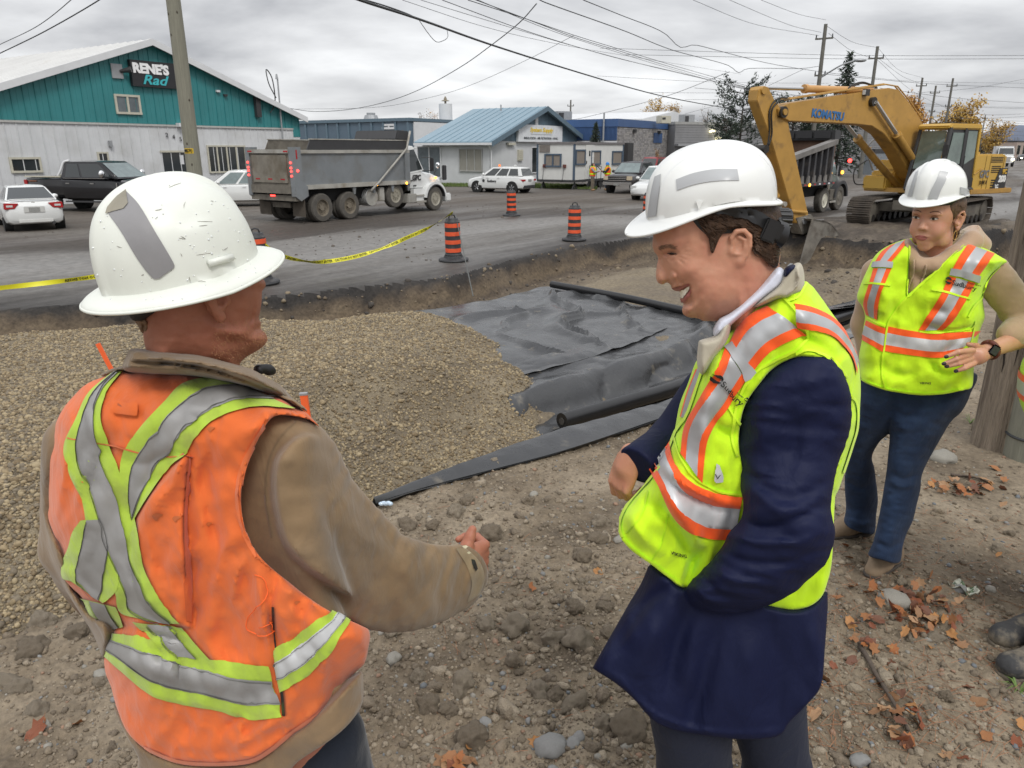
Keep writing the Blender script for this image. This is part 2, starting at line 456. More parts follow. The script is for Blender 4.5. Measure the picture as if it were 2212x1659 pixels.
def build_terrain():
 X,Y=ring_grid(640,700,R(48),.8,900,True)
 n,m=X.shape
 x,y=X.ravel(),Y.ravel()
 z,s1,s2=height(x,y)
 V=np.stack([x,y,z],1);F=grid_faces(n,m)
 jit=.08*noise(np.stack([x,y],-1),3.1,66,3);c1=s1[F].mean(1);c2=(s2+jit)[F].mean(1)
 road=(c2>.0)&(c1>0);near=(c1<=0.0);pit=~road&~near
 md=road&(mudmask(x,y)[F].mean(1)>.5);road=road&~md
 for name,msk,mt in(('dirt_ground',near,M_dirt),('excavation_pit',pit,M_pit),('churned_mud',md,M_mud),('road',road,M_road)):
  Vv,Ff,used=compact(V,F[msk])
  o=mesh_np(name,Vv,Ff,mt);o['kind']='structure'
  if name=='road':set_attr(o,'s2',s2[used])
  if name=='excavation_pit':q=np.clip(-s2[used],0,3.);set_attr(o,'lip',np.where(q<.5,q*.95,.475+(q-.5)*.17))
 X,Y=ring_grid(420,420,R(44),1.6,26,False)
 n,m=X.shape;x,y=X.ravel(),Y.ravel();s1,_=polydist(x,y,E1);s2,_=polydist(x,y,E2)
 z,dB=gravel_top(x,y,s1,s2)
 F=grid_faces(n,m);keep=(dB[F].min(1)>-.12)&(s1[F].min(1)>-.35)&(s2[F].max(1)<.3)
 V,F,_=compact(np.stack([x,y,z],1),F[keep])
 o=mesh_np('gravel_bed',V,F,M_gravel);o['kind']='structure'
build_terrain()
def rock_base(seed,sub=1,amp=.28,flat=.75):
 bm=bmesh.new();bmesh.ops.create_icosphere(bm,subdivisions=sub,radius=1)
 V=np.array([v.co[:]for v in bm.verts]);F=np.array([[v.index for v in f.verts]for f in bm.faces]);bm.free()
 V=V*(1+amp*noise(V,1.3,seed,2))[:,None]*np.array([1,.8,flat])
 r_=np.random.RandomState(seed);V+=r_.uniform(-.07,.07,V.shape)*(.25 if sub>3 else 1)
 return V,F
def scatter(name,P,size,mts,bases,rs,kind='stuff',sink=.25,parent=None):
 n=len(P);K=len(bases);which=rs.randint(0,K,n);mi=rs.randint(0,len(mts),n)
 Vs,Fs,Ms=[],[],[];off=0
 a,b_,c=rs.uniform(0,6.283,n),rs.uniform(-.6,.6,n),rs.uniform(-.6,.6,n)
 for k in range(K):
  s=np.where(which==k)[0]
  if not len(s):continue
  BV,BF=bases[k]
  ca,sa=np.cos(a[s]),np.sin(a[s]);cb,sb=np.cos(b_[s]),np.sin(b_[s]);cc,sc_=np.cos(c[s]),np.sin(c[s])
  Rz=np.zeros((len(s),3,3));Rz[:,0,0]=ca;Rz[:,0,1]=-sa;Rz[:,1,0]=sa;Rz[:,1,1]=ca;Rz[:,2,2]=1
  Rx=np.zeros((len(s),3,3));Rx[:,0,0]=1;Rx[:,1,1]=cb;Rx[:,1,2]=-sb;Rx[:,2,1]=sb;Rx[:,2,2]=cb
  Ry=np.zeros((len(s),3,3));Ry[:,1,1]=1;Ry[:,0,0]=cc;Ry[:,0,2]=sc_;Ry[:,2,0]=-sc_;Ry[:,2,2]=cc
  Mx=Rz@Rx@Ry
  V=np.einsum('nij,vj->nvi',Mx,BV)*size[s][:,None,None]+P[s][:,None,:]
  V[...,2]+=(size[s]*(.5-sink))[:,None]
  F=BF[None]+(np.arange(len(s))*len(BV))[:,None,None]+off
  Vs.append(V.reshape(-1,3));Fs.append(F.reshape(-1,3));Ms.append(np.repeat(mi[s],len(BF)));off+=len(s)*len(BV)
 o=mesh_np(name,np.vstack(Vs),np.vstack(Fs),mts,parent,smooth=False,fm=np.concatenate(Ms))
 if kind:o['kind']=kind
 return o
bases0=[]
for s_ in range(5):
 bm=bmesh.new();bmesh.ops.create_icosphere(bm,subdivisions=1,radius=1)
 V_=np.array([v.co[:]for v in bm.verts]);F_=np.array([[v.index for v in f.verts]for f in bm.faces]);bm.free()
 rr_=np.random.RandomState(s_+5);V_=V_*rr_.uniform(.65,1.2,(len(V_),1))*np.array([1,.8,.62]);bases0.append((V_,F_))
bases1=[(b_[0]*(1+.30*noise(b_[0],4,7,2))[:,None]+np.random.RandomState(5).uniform(-.09,.09,b_[0].shape),b_[1])for b_ in(rock_base(60+s_,2,.75,.72)for s_ in range(7))]
bases2=[rock_base(80+s_,4,.6,.8)for s_ in range(6)]
G=[mat('stone_%s'%k,c,rough=.9,var=.3,vs=30)for k,c in(('tan',(.265,.205,.122)),('brown',(.17,.126,.073)),('sand',(.32,.256,.158)),('grey_brown',(.17,.14,.10)))]
E_=[mat('clod_%s'%k,c,rough=.97,var=.3,vs=40,bump=.8,bs=140)for k,c in(('brown',(.21,.168,.12)),('light',(.28,.232,.172)),('dark',(.165,.132,.096)))]
SG=[mat('pebble_%s'%k,c,rough=.75,var=.25,vs=30)for k,c in(('grey',(.20,.198,.192)),('slate',(.13,.14,.15)),('pale',(.24,.225,.195)),('rust',(.24,.15,.10)))]
def polar_pts(n,rs,r0,r1,t0,t1,p=1.):
 th=rs.uniform(R(t0),R(t1),n);u=rs.uniform(0,1,n)**p;r=r0*(r1/r0)**u
 return np.sin(th)*r,np.cos(th)*r,r
def build_scatter():
 rs=np.random.RandomState(3)
 x,y,r=polar_pts(175000,rs,2.4,17,-44,16)
 s1,_=polydist(x,y,E1);s2,_=polydist(x,y,E2);z,dB=gravel_top(x,y,s1,s2)
 k=(dB>-.06)&(s1>.02)&(s2<-.1);x,y,z,r=x[k],y[k],z[k],r[k]
 size=rs.lognormal(0,.38,len(x))*.0108*(1+.045*r);size=np.clip(size,.005,.045)
 scatter('gravel',np.stack([x,y,z],1),size,G,bases0,rs,sink=.3)
 x,y,r=polar_pts(60000,rs,1.15,9.5,-40,44,1.0)
 z,s1,s2=height(x,y);dens=.3+.7*sstep(-.2,.3,noise(np.stack([x,y],-1),.8,5,2)+.9*np.exp(-((x-.45)**2+(y-2.35)**2)/.6))
 k=(s1<0.0)&(rs.uniform(0,1,len(x))<dens);x,y,z,r=x[k],y[k],z[k],r[k]
 size=np.clip(rs.lognormal(0,.55,len(x))*.0042*(1+.12*r),.002,.022)
 scatter('soil_crumbs',np.stack([x,y,z],1),size,E_,bases0,rs,sink=.35)
 x,y,r=polar_pts(7000,rs,1.15,9,-40,44,1.0)
 z,s1,s2=height(x,y);k=(s1<0.);x,y,z,r=x[k],y[k],z[k],r[k]
 size=np.clip(rs.lognormal(0,.5,len(x))*.0052*(1+.08*r),.003,.02)
 scatter('pebbles',np.stack([x,y,z],1),size,SG,bases0,rs,sink=.4)
 x,y,r=polar_pts(6000,rs,1.2,8.5,-40,44,1.0)
 z,s1,s2=height(x,y);dens=.12+.88*np.exp(-((x-.35)**2+(y-2.5)**2)/1.3);k=(s1<0.0)&(rs.uniform(0,1,len(x))<dens);x,y,z,r=x[k],y[k],z[k],r[k]
 scatter('soil_lumps',np.stack([x,y,z],1),np.clip(rs.lognormal(0,.5,len(x))*.0105*(1+.05*r),.005,.042),E_,bases1,rs,sink=.38)
 x,y,r=polar_pts(16000,rs,5,30,-30,44,1.0)
 z,s1,s2=height(x,y);k=(s1>.05)&(s2<.12)&((s2>-1.6)|(x>4.5));x,y,z,r=x[k],y[k],z[k],r[k]
 size=np.clip(rs.lognormal(0,.6,len(x))*.020*(1+.02*r),.01,.14)
 scatter('earth_clods',np.stack([x,y,z],1),size,[mat('pit_clod',(.13,.10,.07),rough=.95,var=.35,vs=12),mat('pit_clod_dark',(.06,.052,.045),rough=.95,var=.3,vs=12),mat('pit_clod_pale',(.20,.16,.11),rough=.95,var=.3,vs=12)],bases0,rs,sink=.4)
 x,y,r=polar_pts(2500,rs,14,60,-38,44,1.0)
 z,s1,s2=height(x,y);k=(s2>.1)&(noise(np.stack([x,y],-1),.25,77,2)>.1);x,y,z=x[k],y[k],z[k]
 scatter('mud_lumps',np.stack([x,y,z],1),rs.lognormal(0,.5,len(x))*.03,[mat('mud',(.09,.076,.062),rough=.85,var=.3,vs=8)],bases0,rs,sink=.5)
build_scatter()
def clods():
 0
 rs=np.random.RandomState(17)
 meshes={}
 def put(x,y,s,kind,sink=.35):
  key=(kind,rs.randint(0,6))
  zz=float(height(np.array([x]),np.array([y]))[0][0])
  if key not in meshes:
   BV,BF=bases2[key[1]]if kind!='stone' else rock_base(140+key[1],3,.22,.62)
   if kind=='clod':BV=BV*(1+.20*noise(BV,3.5,key[1],2)+.12*noise(BV,9,key[1]+50,2))[:,None]
   mt=E_[key[1]%2]if kind=='clod' else SG[(0,2)[key[1]%2]]
   o=mesh_np('dirt_clod' if kind=='clod' else 'stone',BV,BF,mt,smooth=True)
   meshes[key]=o.data
  else:
   o=bpy.data.objects.new('dirt_clod' if kind=='clod' else 'stone',meshes[key]);C.objects.link(o)
  o.location=(x,y,zz+s*(.5-sink));o.rotation_euler=(rs.uniform(-.4,.4),rs.uniform(-.4,.4),rs.uniform(0,6.3));o.scale=(s,)*3
  return o
 spots=[(1240,1535,52,0),(1200,1515,30,0),(1195,1395,42,0),(1425,1395,44,0),(1250,1400,62,0),(1305,1320,30,0),(1240,1325,36,0),(985,1105,40,0),(1010,1080,26,0),(1060,1155,46,0),(1140,1080,26,0),(1000,1480,52,0),(905,1460,34,0),(1165,1500,46,0),(1110,1360,60,0),(1050,1355,40,0),(960,1300,40,0),(925,1525,44,0),(1385,1090,32,0),(1300,1130,40,0),(1110,1440,34,0),(1020,1590,50,0),(1290,1160,38,0),(1260,1205,36,0),(880,1130,36,0),(850,1370,34,0),(70,1405,44,0),(90,1340,46,0),(165,1370,36,0),(35,1480,50,0),(80,1530,40,0),(1355,1590,64,0),(1305,1575,40,0),(1890,1300,60,1),(1600,1180,30,0),(1780,1100,26,0),(1505,965,26,0)]
 for i,(px,py,w,k)in enumerate(spots):
  if k:continue
  p=onz(px,py,.02);o=put(p[0],p[1],w/FPX*np.linalg.norm(p-O)*.52,'clod')
  tag(o,'lumpy brown clod of dried earth lying loose on the dirt bank','dirt clod','clods of earth on the dirt bank')
 stones=[(1185,1610,60,'pale grey boulder stone at the bottom edge of the dirt bank between two men'),(1240,1612,30,'small rounded pale stone beside the larger pale stone at the bottom'),(1928,1300,56,'round grey brown stone half buried beside the pile of orange leaves'),(2040,983,44,'flat grey stone lying below the wooden pole'),(1715,1648,34,'grey pebble stone at the bottom edge right of the navy trousers'),(1855,1655,34,'pale rounded stone at the bottom edge under the long stick'),(1980,1030,18,'small pale pebble stone right of the blue jeans'),(2075,1275,20,'small dark wet pebble stone right of the leaf pile')]
 for px,py,w,lb in stones:
  p=onz(px,py,.02);o=put(p[0],p[1],w/FPX*np.linalg.norm(p-O)*.55,'stone',.4);tag(o,lb,'stone')
 for _ in range(130):
  th=rs.uniform(R(-38),R(40));r=1.5*(6/1.5)**rs.uniform();x,y=math.sin(th)*r,math.cos(th)*r
  s1=polydist(np.array([x]),np.array([y]),E1)[0][0]
  if s1>-.1:continue
  st=rs.uniform()<.3
  o=put(x,y,rs.uniform(.010,.026)*(1+.08*r),'stone' if st else 'clod')
  if st:tag(o,'small loose grey stone lying on the dirt bank','stone','small stones on the dirt bank')
  else:tag(o,'lumpy brown clod of dried earth lying loose on the dirt bank','dirt clod','clods of earth on the dirt bank')
clods()
def sheet_extra(m,N,L,b,tc):
 pass
M_geo=mat('geotextile',(.042,.043,.045),rough=.27,var=.12,vs=3,col2=(.20,.175,.135),c2s=3.6,c2t=(.62,.78),spec=.5,bump=.25,bs=7,bdist=.03,rvar=.08,coords='Object')
M_roll=mat('roll_black',(.012,.012,.013),rough=.33,var=.2,vs=5,spec=.5)
def geotextile():
 rs=np.random.RandomState(5)
 far=[(880,676,-1.2),(955,668,-1.14),(1080,648,-1.12),(1187,622,-1.12),(1350,655,-1.12),(1500,690,-1.12),(1700,690,-1.12),(1960,640,-1.12)]
 seam=[(960,800,-1.16),(1060,830,-1.16),(1135,808,-1.16),(1330,752,-1.14),(1500,692,-1.13),(1640,682,-1.13),(1760,672,-1.12),(1990,626,-1.12)]
 near=[(1010,1010,-1.5),(1130,955,-1.5),(1215,918,-1.5),(1350,880,-1.5),(1490,838,-1.5),(1660,760,-1.5),(1850,690,-1.5),(2010,610,-1.4)]
 def curve(Cc,n):return spline([onz(a,b_,z)for a,b_,z in Cc],n)
 nu,nv=200,110
 f,s,nn=curve(far,nu),curve(seam,nu),curve(near,nu)
 v=np.linspace(0,1.03,nv)[None,:,None]
 P=f[:,None]*(1-v)+s[:,None]*v
 U,W=np.meshgrid(np.linspace(0,1,nu),np.linspace(0,1,nv),indexing='ij')
 Q=P[...,:2]
 def folds(Q,U,W):
  a=noise(Q,1.1,3,2)
  d=.05*np.maximum(0,1-np.abs(noise(Q+.2*a[...,None],.55,61,1))*5)*sstep(.7,.3,U)
  d+=.075*np.maximum(0,1-np.abs(np.sin(3.1*Q[...,0]*.9+Q[...,1]*.5+1.8*a))*3.5)*sstep(.62,.42,U)*sstep(.1,.3,U)*sstep(0,.25,W)
  d*=1.5;d+=.040*noise(Q,1.3,62,2)+.004*noise(Q*np.array([1,.4]),9,63,2)
  return d*(.15+.85*sstep(1.,.82,W))
 P[...,2]+=folds(Q,U,W)+.03+.015*sstep(.93,1,W)*(1+noise(Q,5,64,1))
 t=thing('geotextile_sheet',onz(1300,700,-1.15),'dark grey geotextile sheet spread over the pit floor with wrinkles','ground sheet')
 mesh_np('upper_sheet',P.reshape(-1,3),grid_faces(nu,nv),M_geo,t,world_co=True)
 v=np.linspace(-.30,1.05,nv)[None,:,None]
 P=s[:,None]*(1-v)+nn[:,None]*v
 W=np.repeat(v[:,:,0],nu,0);z0=s[:,None,2];z1=nn[:,None,2]
 P[...,2]=z0+.06*sstep(.25,-.1,W)+(z1-z0)*sstep(.46,.70,W)
 Q=P[...,:2].copy();A=U*34+2.6*noise(Q,.8,71,2)
 g=np.abs(np.sin(A))**.6
 dr=(nn-s)[:,None,:2];dr=dr/np.linalg.norm(dr,axis=-1,keepdims=True);P[...,:2]+=dr*(.13*g*sstep(.42,.60,W)*sstep(1.0,.72,W))[...,None]
 P[...,2]+=.05*g*sstep(.22,.55,W)*sstep(1.05,.8,W)+.03*noise(Q,1.7,72,3)+.10*np.exp(-((U-.52+.12*(W-.3))/.018)**2)*sstep(-.05,.3,W)*sstep(1,.5,W)+.008*noise(Q,9,73,2)
 mesh_np('lower_sheet',P.reshape(-1,3),grid_faces(nu,nv),M_geo,t,world_co=True)
 top=spline([onz(a,b_,.05)for a,b_ in[(806,1076),(905,1036),(1040,985),(1200,932),(1330,895),(1475,852),(1640,790),(1862,697),(2010,630)]],160)
 bot=spline([onz(a,b_,.03)for a,b_ in[(812,1086),(905,1056),(1040,1020),(1200,978),(1330,936),(1475,884),(1640,812),(1868,716),(2020,640)]],160)
 v=np.linspace(0,1,14)[None,:,None];P=top[:,None]*(1-v)+bot[:,None]*v
 U,W=np.meshgrid(np.linspace(0,1,160),v[0,:,0],indexing='ij')
 P[...,2]+=.012*noise(P[...,:2],2.2,81,2)+.010*np.sin(W*math.pi)-.012*W+.006*noise(P[...,:2],12,82,2)
 V=P.reshape(-1,3);V2=V-np.array([0,0,.012]);n0=len(V);F=grid_faces(160,14)
 hem=top.copy();hem[:,:2]+=np.array([-.12,.16]);hem[:,2]=-.42
 Vh=np.vstack([top+np.array([0,0,-.002]),hem]);Fh=np.array([(i,i+1,i+161,i+160)for i in range(159)])+n0
 o=thing('edge_strip',onz(1200,950,0),'long grey geotextile strip lapped over the near edge of the pit','ground sheet')
 mesh_np('strip',np.vstack([V,Vh]),np.vstack([F,Fh]),M_geo,o,world_co=True)
 lip=bot.copy();lo=bot+np.array([.0,.05,-.05])
 mesh_np('underside_shade',np.vstack([lip,lo]),np.array([(i,i+1,i+161,i+160)for i in range(159)]),M_roll,o,world_co=True)  # black band under the overhanging edge, painted in for the shadow there
 def roll(P,r,name,lb):
  tt=thing(name,P[0],lb,'geotextile roll')
  m_=MB();pts=spline(P,40);m_.tube(pts,r,20);m_.build('roll',M_roll,tt,smooth=True,sharp=50,world_co=True)
  a=pts[0];d=pts[0]-pts[1];d/=np.linalg.norm(d)
  e=MB();e.cyl(a+d*.002,a+d*.012,r*.42,n=16);e.build('cardboard_core',mat('core',(.05,.045,.04),rough=.9),tt,world_co=True)
 roll([onz(1192,614,-1.0),onz(1350,643,-1.0),onz(1500,676,-1.0),onz(1640,704,-1.0)],.075,'fabric_roll','black roll of geotextile lying across the far side of the grey sheet')
 roll([onz(1214,910,-1.34),onz(1350,870,-1.34),onz(1484,828,-1.34),onz(1660,745,-1.32),onz(1880,660,-1.25)],.105,'fabric_roll','black roll of geotextile lying in the ditch beside the near bank')
geotextile()
UA=math.atan2(UDIR[1],UDIR[0])
def gt(x,t,z=ZR):
 cu=((z-CAMZ)/t+SP)/CP
 return O+np.array([(x-1106)/FPX,CP+SP*cu,-SP+CP*cu])*t
class Frame:
 0
 def __init__(s,p0,ang=UA):
  s.p0=np.array(p0);s.a=ang;s.ux=np.array([math.cos(ang),math.sin(ang),0]);s.uy=np.array([-math.sin(ang),math.cos(ang),0])
 def front(s,x,y,off=0.):
  P=onplane(x,y,s.p0+s.uy*off,s.uy)-s.p0;return P@s.ux,P[2]
 def side(s,x,y,off=0.):
  P=onplane(x,y,s.p0+s.ux*off,s.ux)-s.p0;return P@s.uy,P[2]
def text_part(txt,size,mt,parent,loc,rot,name='lettering',shear=0.,bold=0.,depth=.01,sx=1.,align='CENTER',spacing=1.):
 cu=bpy.data.curves.new(name,'FONT');cu.body=txt;cu.size=size;cu.extrude=depth;cu.shear=shear;cu.offset=bold
 cu.align_x=align;cu.align_y='CENTER';cu.resolution_u=3;cu.space_character=spacing
 tmp=bpy.data.objects.new('t',cu);C.objects.link(tmp)
 dg=bpy.context.evaluated_depsgraph_get();me=bpy.data.meshes.new_from_object(tmp.evaluated_get(dg))
 bpy.data.objects.remove(tmp);me.materials.clear();me.materials.append(mt)
 o=bpy.data.objects.new(name,me);C.objects.link(o);o.parent=parent
 o.location=tuple(loc);o.rotation_euler=rot;o.scale=(sx,1,1);return o
FRONT=(math.pi/2,0,0)
M_white=mat('white_paint',(.62,.63,.64),rough=.5,var=.06,vs=1.5)
M_whitem=mat('white_metal',(.58,.59,.60),rough=.45,var=.08,vs=.8,col2=(.46,.46,.45),c2s=.7,c2t=(.5,.8))
M_teal=mat('teal_metal',(.035,.205,.215),rough=.42,var=.1,vs=.6)
M_roofw=mat('roof_white',(.66,.66,.65),rough=.5,var=.06,vs=.5,col2=(.5,.46,.4),c2s=.9,c2t=(.62,.8))
M_glass=mat('dark_glass',(.02,.025,.028),rough=.08,var=0,spec=.7)
M_glassb=mat('window_glass',(.10,.12,.13),rough=.08,var=.3,vs=2,spec=.8)
M_trim=mat('cream_trim',(.48,.46,.38),rough=.6,var=.08)
M_black=mat('black_board',(.02,.02,.022),rough=.4,var=.05)
M_dark=mat('dark_metal',(.035,.035,.037),rough=.5,var=.1)
M_steel=mat('grey_steel',(.32,.33,.34),rough=.45,metal=.3,var=.12)
M_blgrey=mat('blue_grey_metal',(.085,.125,.165),rough=.5,var=.1,vs=.5)
M_slate=mat('slate_blue_metal',(.10,.15,.19),rough=.5,var=.08)
M_roofb=mat('roof_blue_metal',(.19,.28,.34),rough=.4,var=.06,vs=.4)
M_blue=mat('blue_metal',(.045,.095,.22),rough=.45,var=.1,vs=.7)
M_conc=mat('concrete_block',(.21,.21,.215),rough=.85,var=.12,vs=.6,bump=.2,bs=6)
M_brick=mat('grey_brick',(.30,.285,.28),rough=.9,var=.2,vs=.9,col2=(.2,.19,.185),c2s=2.5,c2t=(.5,.7),stretch=(1,1,3),bump=.3,bs=12)
def window(parent,x0,x1,z0,z1,y=0.,frame=M_trim,glass=M_glassb,mull=1,fr=.07,dep=.08,name='window',rail=False,d=None):
 0
 m_=MB();m_.b(x0,x1,y-dep,y-.01,z1-fr,z1);m_.b(x0,x1,y-dep-.03,y-.01,z0,z0+fr)
 m_.b(x0,x0+fr,y-dep,y-.012,z0+fr,z1-fr);m_.b(x1-fr,x1,y-dep,y-.012,z0+fr,z1-fr)
 w=m_.build('window_frame' if name=='window' else name,frame,parent)
 n=mull+1
 for k in range(1,n):
  xx=x0+(x1-x0)*k/n;q=MB();q.b(xx-fr/2,xx+fr/2,y-dep+.01,y-.013,z0+fr,z1-fr);q.build('mullion',frame,w)
 for k in range(n):
  a=x0+(x1-x0)*k/n;b_=x0+(x1-x0)*(k+1)/n
  q=MB();q.b(a+fr*.6,b_-fr*.6,y-.035,y-.02,z0+fr*.9,z1-fr*.9);q.build('pane',glass,w)
 return w
def side_window(parent,y0,y1,z0,z1,x=0.,frame=M_trim,glass=M_glassb,mull=1,fr=.07,dep=.08):
 0
 m_=MB();m_.b(x-dep,x-.01,y0,y1,z1-fr,z1);m_.b(x-dep-.03,x-.01,y0,y1,z0,z0+fr)
 m_.b(x-dep,x-.012,y0,y0+fr,z0+fr,z1-fr);m_.b(x-dep,x-.012,y1-fr,y1,z0+fr,z1-fr)
 w=m_.build('window_frame',frame,parent);n=mull+1
 for k in range(1,n):
  yy=y0+(y1-y0)*k/n;q=MB();q.b(x-dep+.01,x-.013,yy-fr/2,yy+fr/2,z0+fr,z1-fr);q.build('mullion',frame,w)
 for k in range(n):
  a=y0+(y1-y0)*k/n;b_=y0+(y1-y0)*(k+1)/n
  q=MB();q.b(x-.035,x-.02,a+fr*.6,b_-fr*.6,z0+fr*.9,z1-fr*.9);q.build('pane',glass,w)
 return w
def teal_building():
 F=Frame(gt(657,50));t=thing('metal_building',F.p0,'teal and white metal clad shop with a white gable roof and black sign','building',F.a)
 W=22.;zb=F.front(630,277)[1];ze=F.front(655,256)[1];zr=F.front(317,93)[1];xr=F.front(317,93)[0]
 W=-2*xr;depth=34.
 b=MB();b.prism([(-W,0),(0,0),(0,ze),(xr,zr),(-W,ze)],.06,depth);b.build('wall',M_whitem,t)
 npan=36;pw=W/npan
 def top(x):return ze+(zr-ze)*(1-abs(x-xr)/(W/2))
 for k in range(npan):
  x1=-k*pw;x0=x1-pw
  for(z0,z1,mt,nm)in((0.,zb,M_whitem,'white_wall_panel'),(zb+.01,None,M_teal,'teal_wall_panel')):
   if nm[0]=='w' and k==0:z1=zb-.55
   a,c=(z1,z1)if z1 is not None else(top(x0+.02)-.02,top(x1-.02)-.02)
   if nm[0]=='t' and k==0:z0=zb-.53
   dy=-.03 if nm[0]=='t' else 0.
   m_=MB();m_.prism([(x0+.012,z0),(x1-.012,z0),(x1-.012,c),(x0+.012,a)],dy+0.,dy+.055)
   m_.prism([(x1-.05,z0),(x1-.012,z0),(x1-.012,c),(x1-.05,c)],dy-.045,dy+0.002)
   mm=(x0+x1)/2;mz=(a+c)/2;m_.prism([(mm-.05,z0),(mm+.05,z0),(mm+.05,mz),(mm-.05,mz)],dy-.012,dy+.002)
   m_.build(nm,mt,t)
 fl=MB();fl.b(-W,-pw,-.08,-.02,zb-.10,zb-.0);fl.build('flashing',mat('flash',(.42,.42,.40),rough=.5),t)
 for sgn,nm in((-1,'roof'),(1,'roof')):
  m_=MB();xe=xr+sgn*(W/2+.35);z_e=ze-.35*(zr-ze)/(W/2)
  m_.prism([(xr,zr+.04),(xe,z_e+.04),(xe,z_e+.16),(xr,zr+.16)],-.45,depth+.3)
  r_=m_.build(nm,M_roofw,t)
  rk=MB();rk.prism([(xr,zr-.14),(xe,z_e-.14),(xe,z_e+.19),(xr,zr+.19)],-.53,-.453);rk.build('rake_trim',M_white,r_)
  rb=MB()
  for q in range(46):
   yy=-.3+q*.74;rb.prism([(xr,zr+.162),(xe,z_e+.162),(xe,z_e+.2),(xr,zr+.2)],yy,yy+.05)
  rb.build('roof_rib',M_roofw,r_)['kind']='stuff'
 v=MB();v.cyl((xr-5,8,zr-1.9),(xr-5,8,zr-.9),.12);v.build('vent_pipe',M_dark,t)
 (sx0,sz1),(sx1,sz0)=F.front(278,128,-.2),F.front(386,193,-.2)
 sz1b=F.front(278,185,-.2)[1]
 sg=MB();sg.b(sx0,sx1,-.28,-.05,sz1b,sz1);s_=sg.build('sign_board',M_black,t)
 cx,cz,w,h=(sx0+sx1)/2-.02,(sz1b+sz1)/2,sx1-sx0,sz1-sz1b
 text_part("RENE'S",h*.50,mat('sign_white',(.8,.8,.8),rough=.5),s_,(cx-w*.08,-.3,cz+h*.18),FRONT,bold=.035,depth=.015,sx=1.05)
 text_part("Rad",h*.52,mat('sign_teal',(.05,.42,.46),rough=.5),s_,(cx-w*.04,-.3,cz-h*.24),FRONT,shear=.35,bold=.012,depth=.015,sx=1.35)
 def at(x0,y0,x1,y1):a=F.front(x0,y1);b_=F.front(x1,y0);return a[0],b_[0],a[1],b_[1]
 x0,x1,z0,z1=at(250,206,299,246);window(t,x0,x1,z0,z1,-.04,mull=1,fr=.11)
 x0,x1,z0,z1=at(24,339,86,374);window(t,x0,x1,z0,z1,0,mull=0,glass=M_glass,fr=.1)
 x0,x1,z0,z1=at(208,298,234,310);window(t,*at(212,328,232,352),0,mull=0,glass=M_glass,fr=.08)
 window(t,*at(452,314,528,374),0,mull=3,glass=M_glass,fr=.09)
 x0,x1,z0,z1=at(358,329,410,400);m_=MB();m_.b(x0,x1,-.03,-.005,0,z1);d=m_.build('door',M_glass,t)
 m_=MB();m_.b(x0-.1,x1+.1,-.09,-.031,z1,z1+.1);m_.build('door_head',M_trim,d)
 px,pz=F.front(392,345);m_=MB();m_.b(px-.12,px+.12,-.04,-.031,pz-.25,pz+.25);m_.build('paper_notice',M_white,d)
 for s_,(x,y)in(('2',(359,292)),('4',(374,296)),('5',(389,301))):
  q=F.front(x,y);text_part(s_,.34,M_dark,t,(q[0],-.06,q[1]),FRONT,name='house_number')
 q=F.front(386,270);m_=MB();m_.box((q[0],-.2,q[1]),(.42,.3,.2));m_.build('wall_light',M_white,t)
 q=F.front(252,154);m_=MB();m_.b(q[0]-.35,q[0]+.25,-.14,-.06,q[1]-.35,q[1]+.35);w_=m_.build('flood_light_plate',M_steel,t)
 m_=MB();m_.cyl((q[0]+.1,-.14,q[1]),(q[0]+.5,-.5,q[1]+.1),.07,.16);m_.build('flood_light',M_dark,w_)
 q=F.front(600,230);m_=MB();m_.cyl((q[0],-.2,zb-1.),(q[0],-.2,q[1]+1.7),.05,n=8);m_.cyl((q[0]-.05,-.2,q[1]+1.6),(q[0]-.05,-.2,q[1]+1.9),.09,.05);ms=m_.build('service_mast',M_steel,t)
 m_=MB();m_.tube(spline([(q[0]-.2,-.15,q[1]+.5),(q[0]-.8,-.3,q[1]+1.3),(q[0]-.9,-.3,q[1]+2.1),(q[0]-.5,-.3,q[1]+1.6),(q[0]-.4,-.25,q[1]+.2),(q[0]-.8,-.2,q[1]-.4)],24),.035,6);m_.build('cable_loop',M_dark,ms)
 m_=MB();m_.b(q[0]-1.9,q[0]-1.55,-.3,-.06,q[1]-.7,q[1]+.5);m_.build('meter_box',M_dark,t)
 for x,y in((468,197),(484,206)):
  q=F.front(x,y);m_=MB();m_.box((q[0],-.12,q[1]),(.22,.14,.12));m_.build('wall_camera',M_white if x<475 else M_dark,t)
 q=F.front(235,306);m_=MB();m_.box((q[0],-.12,q[1]-.1),(.15,.16,.3));m_.build('junction_box',M_steel,t)
teal_building()
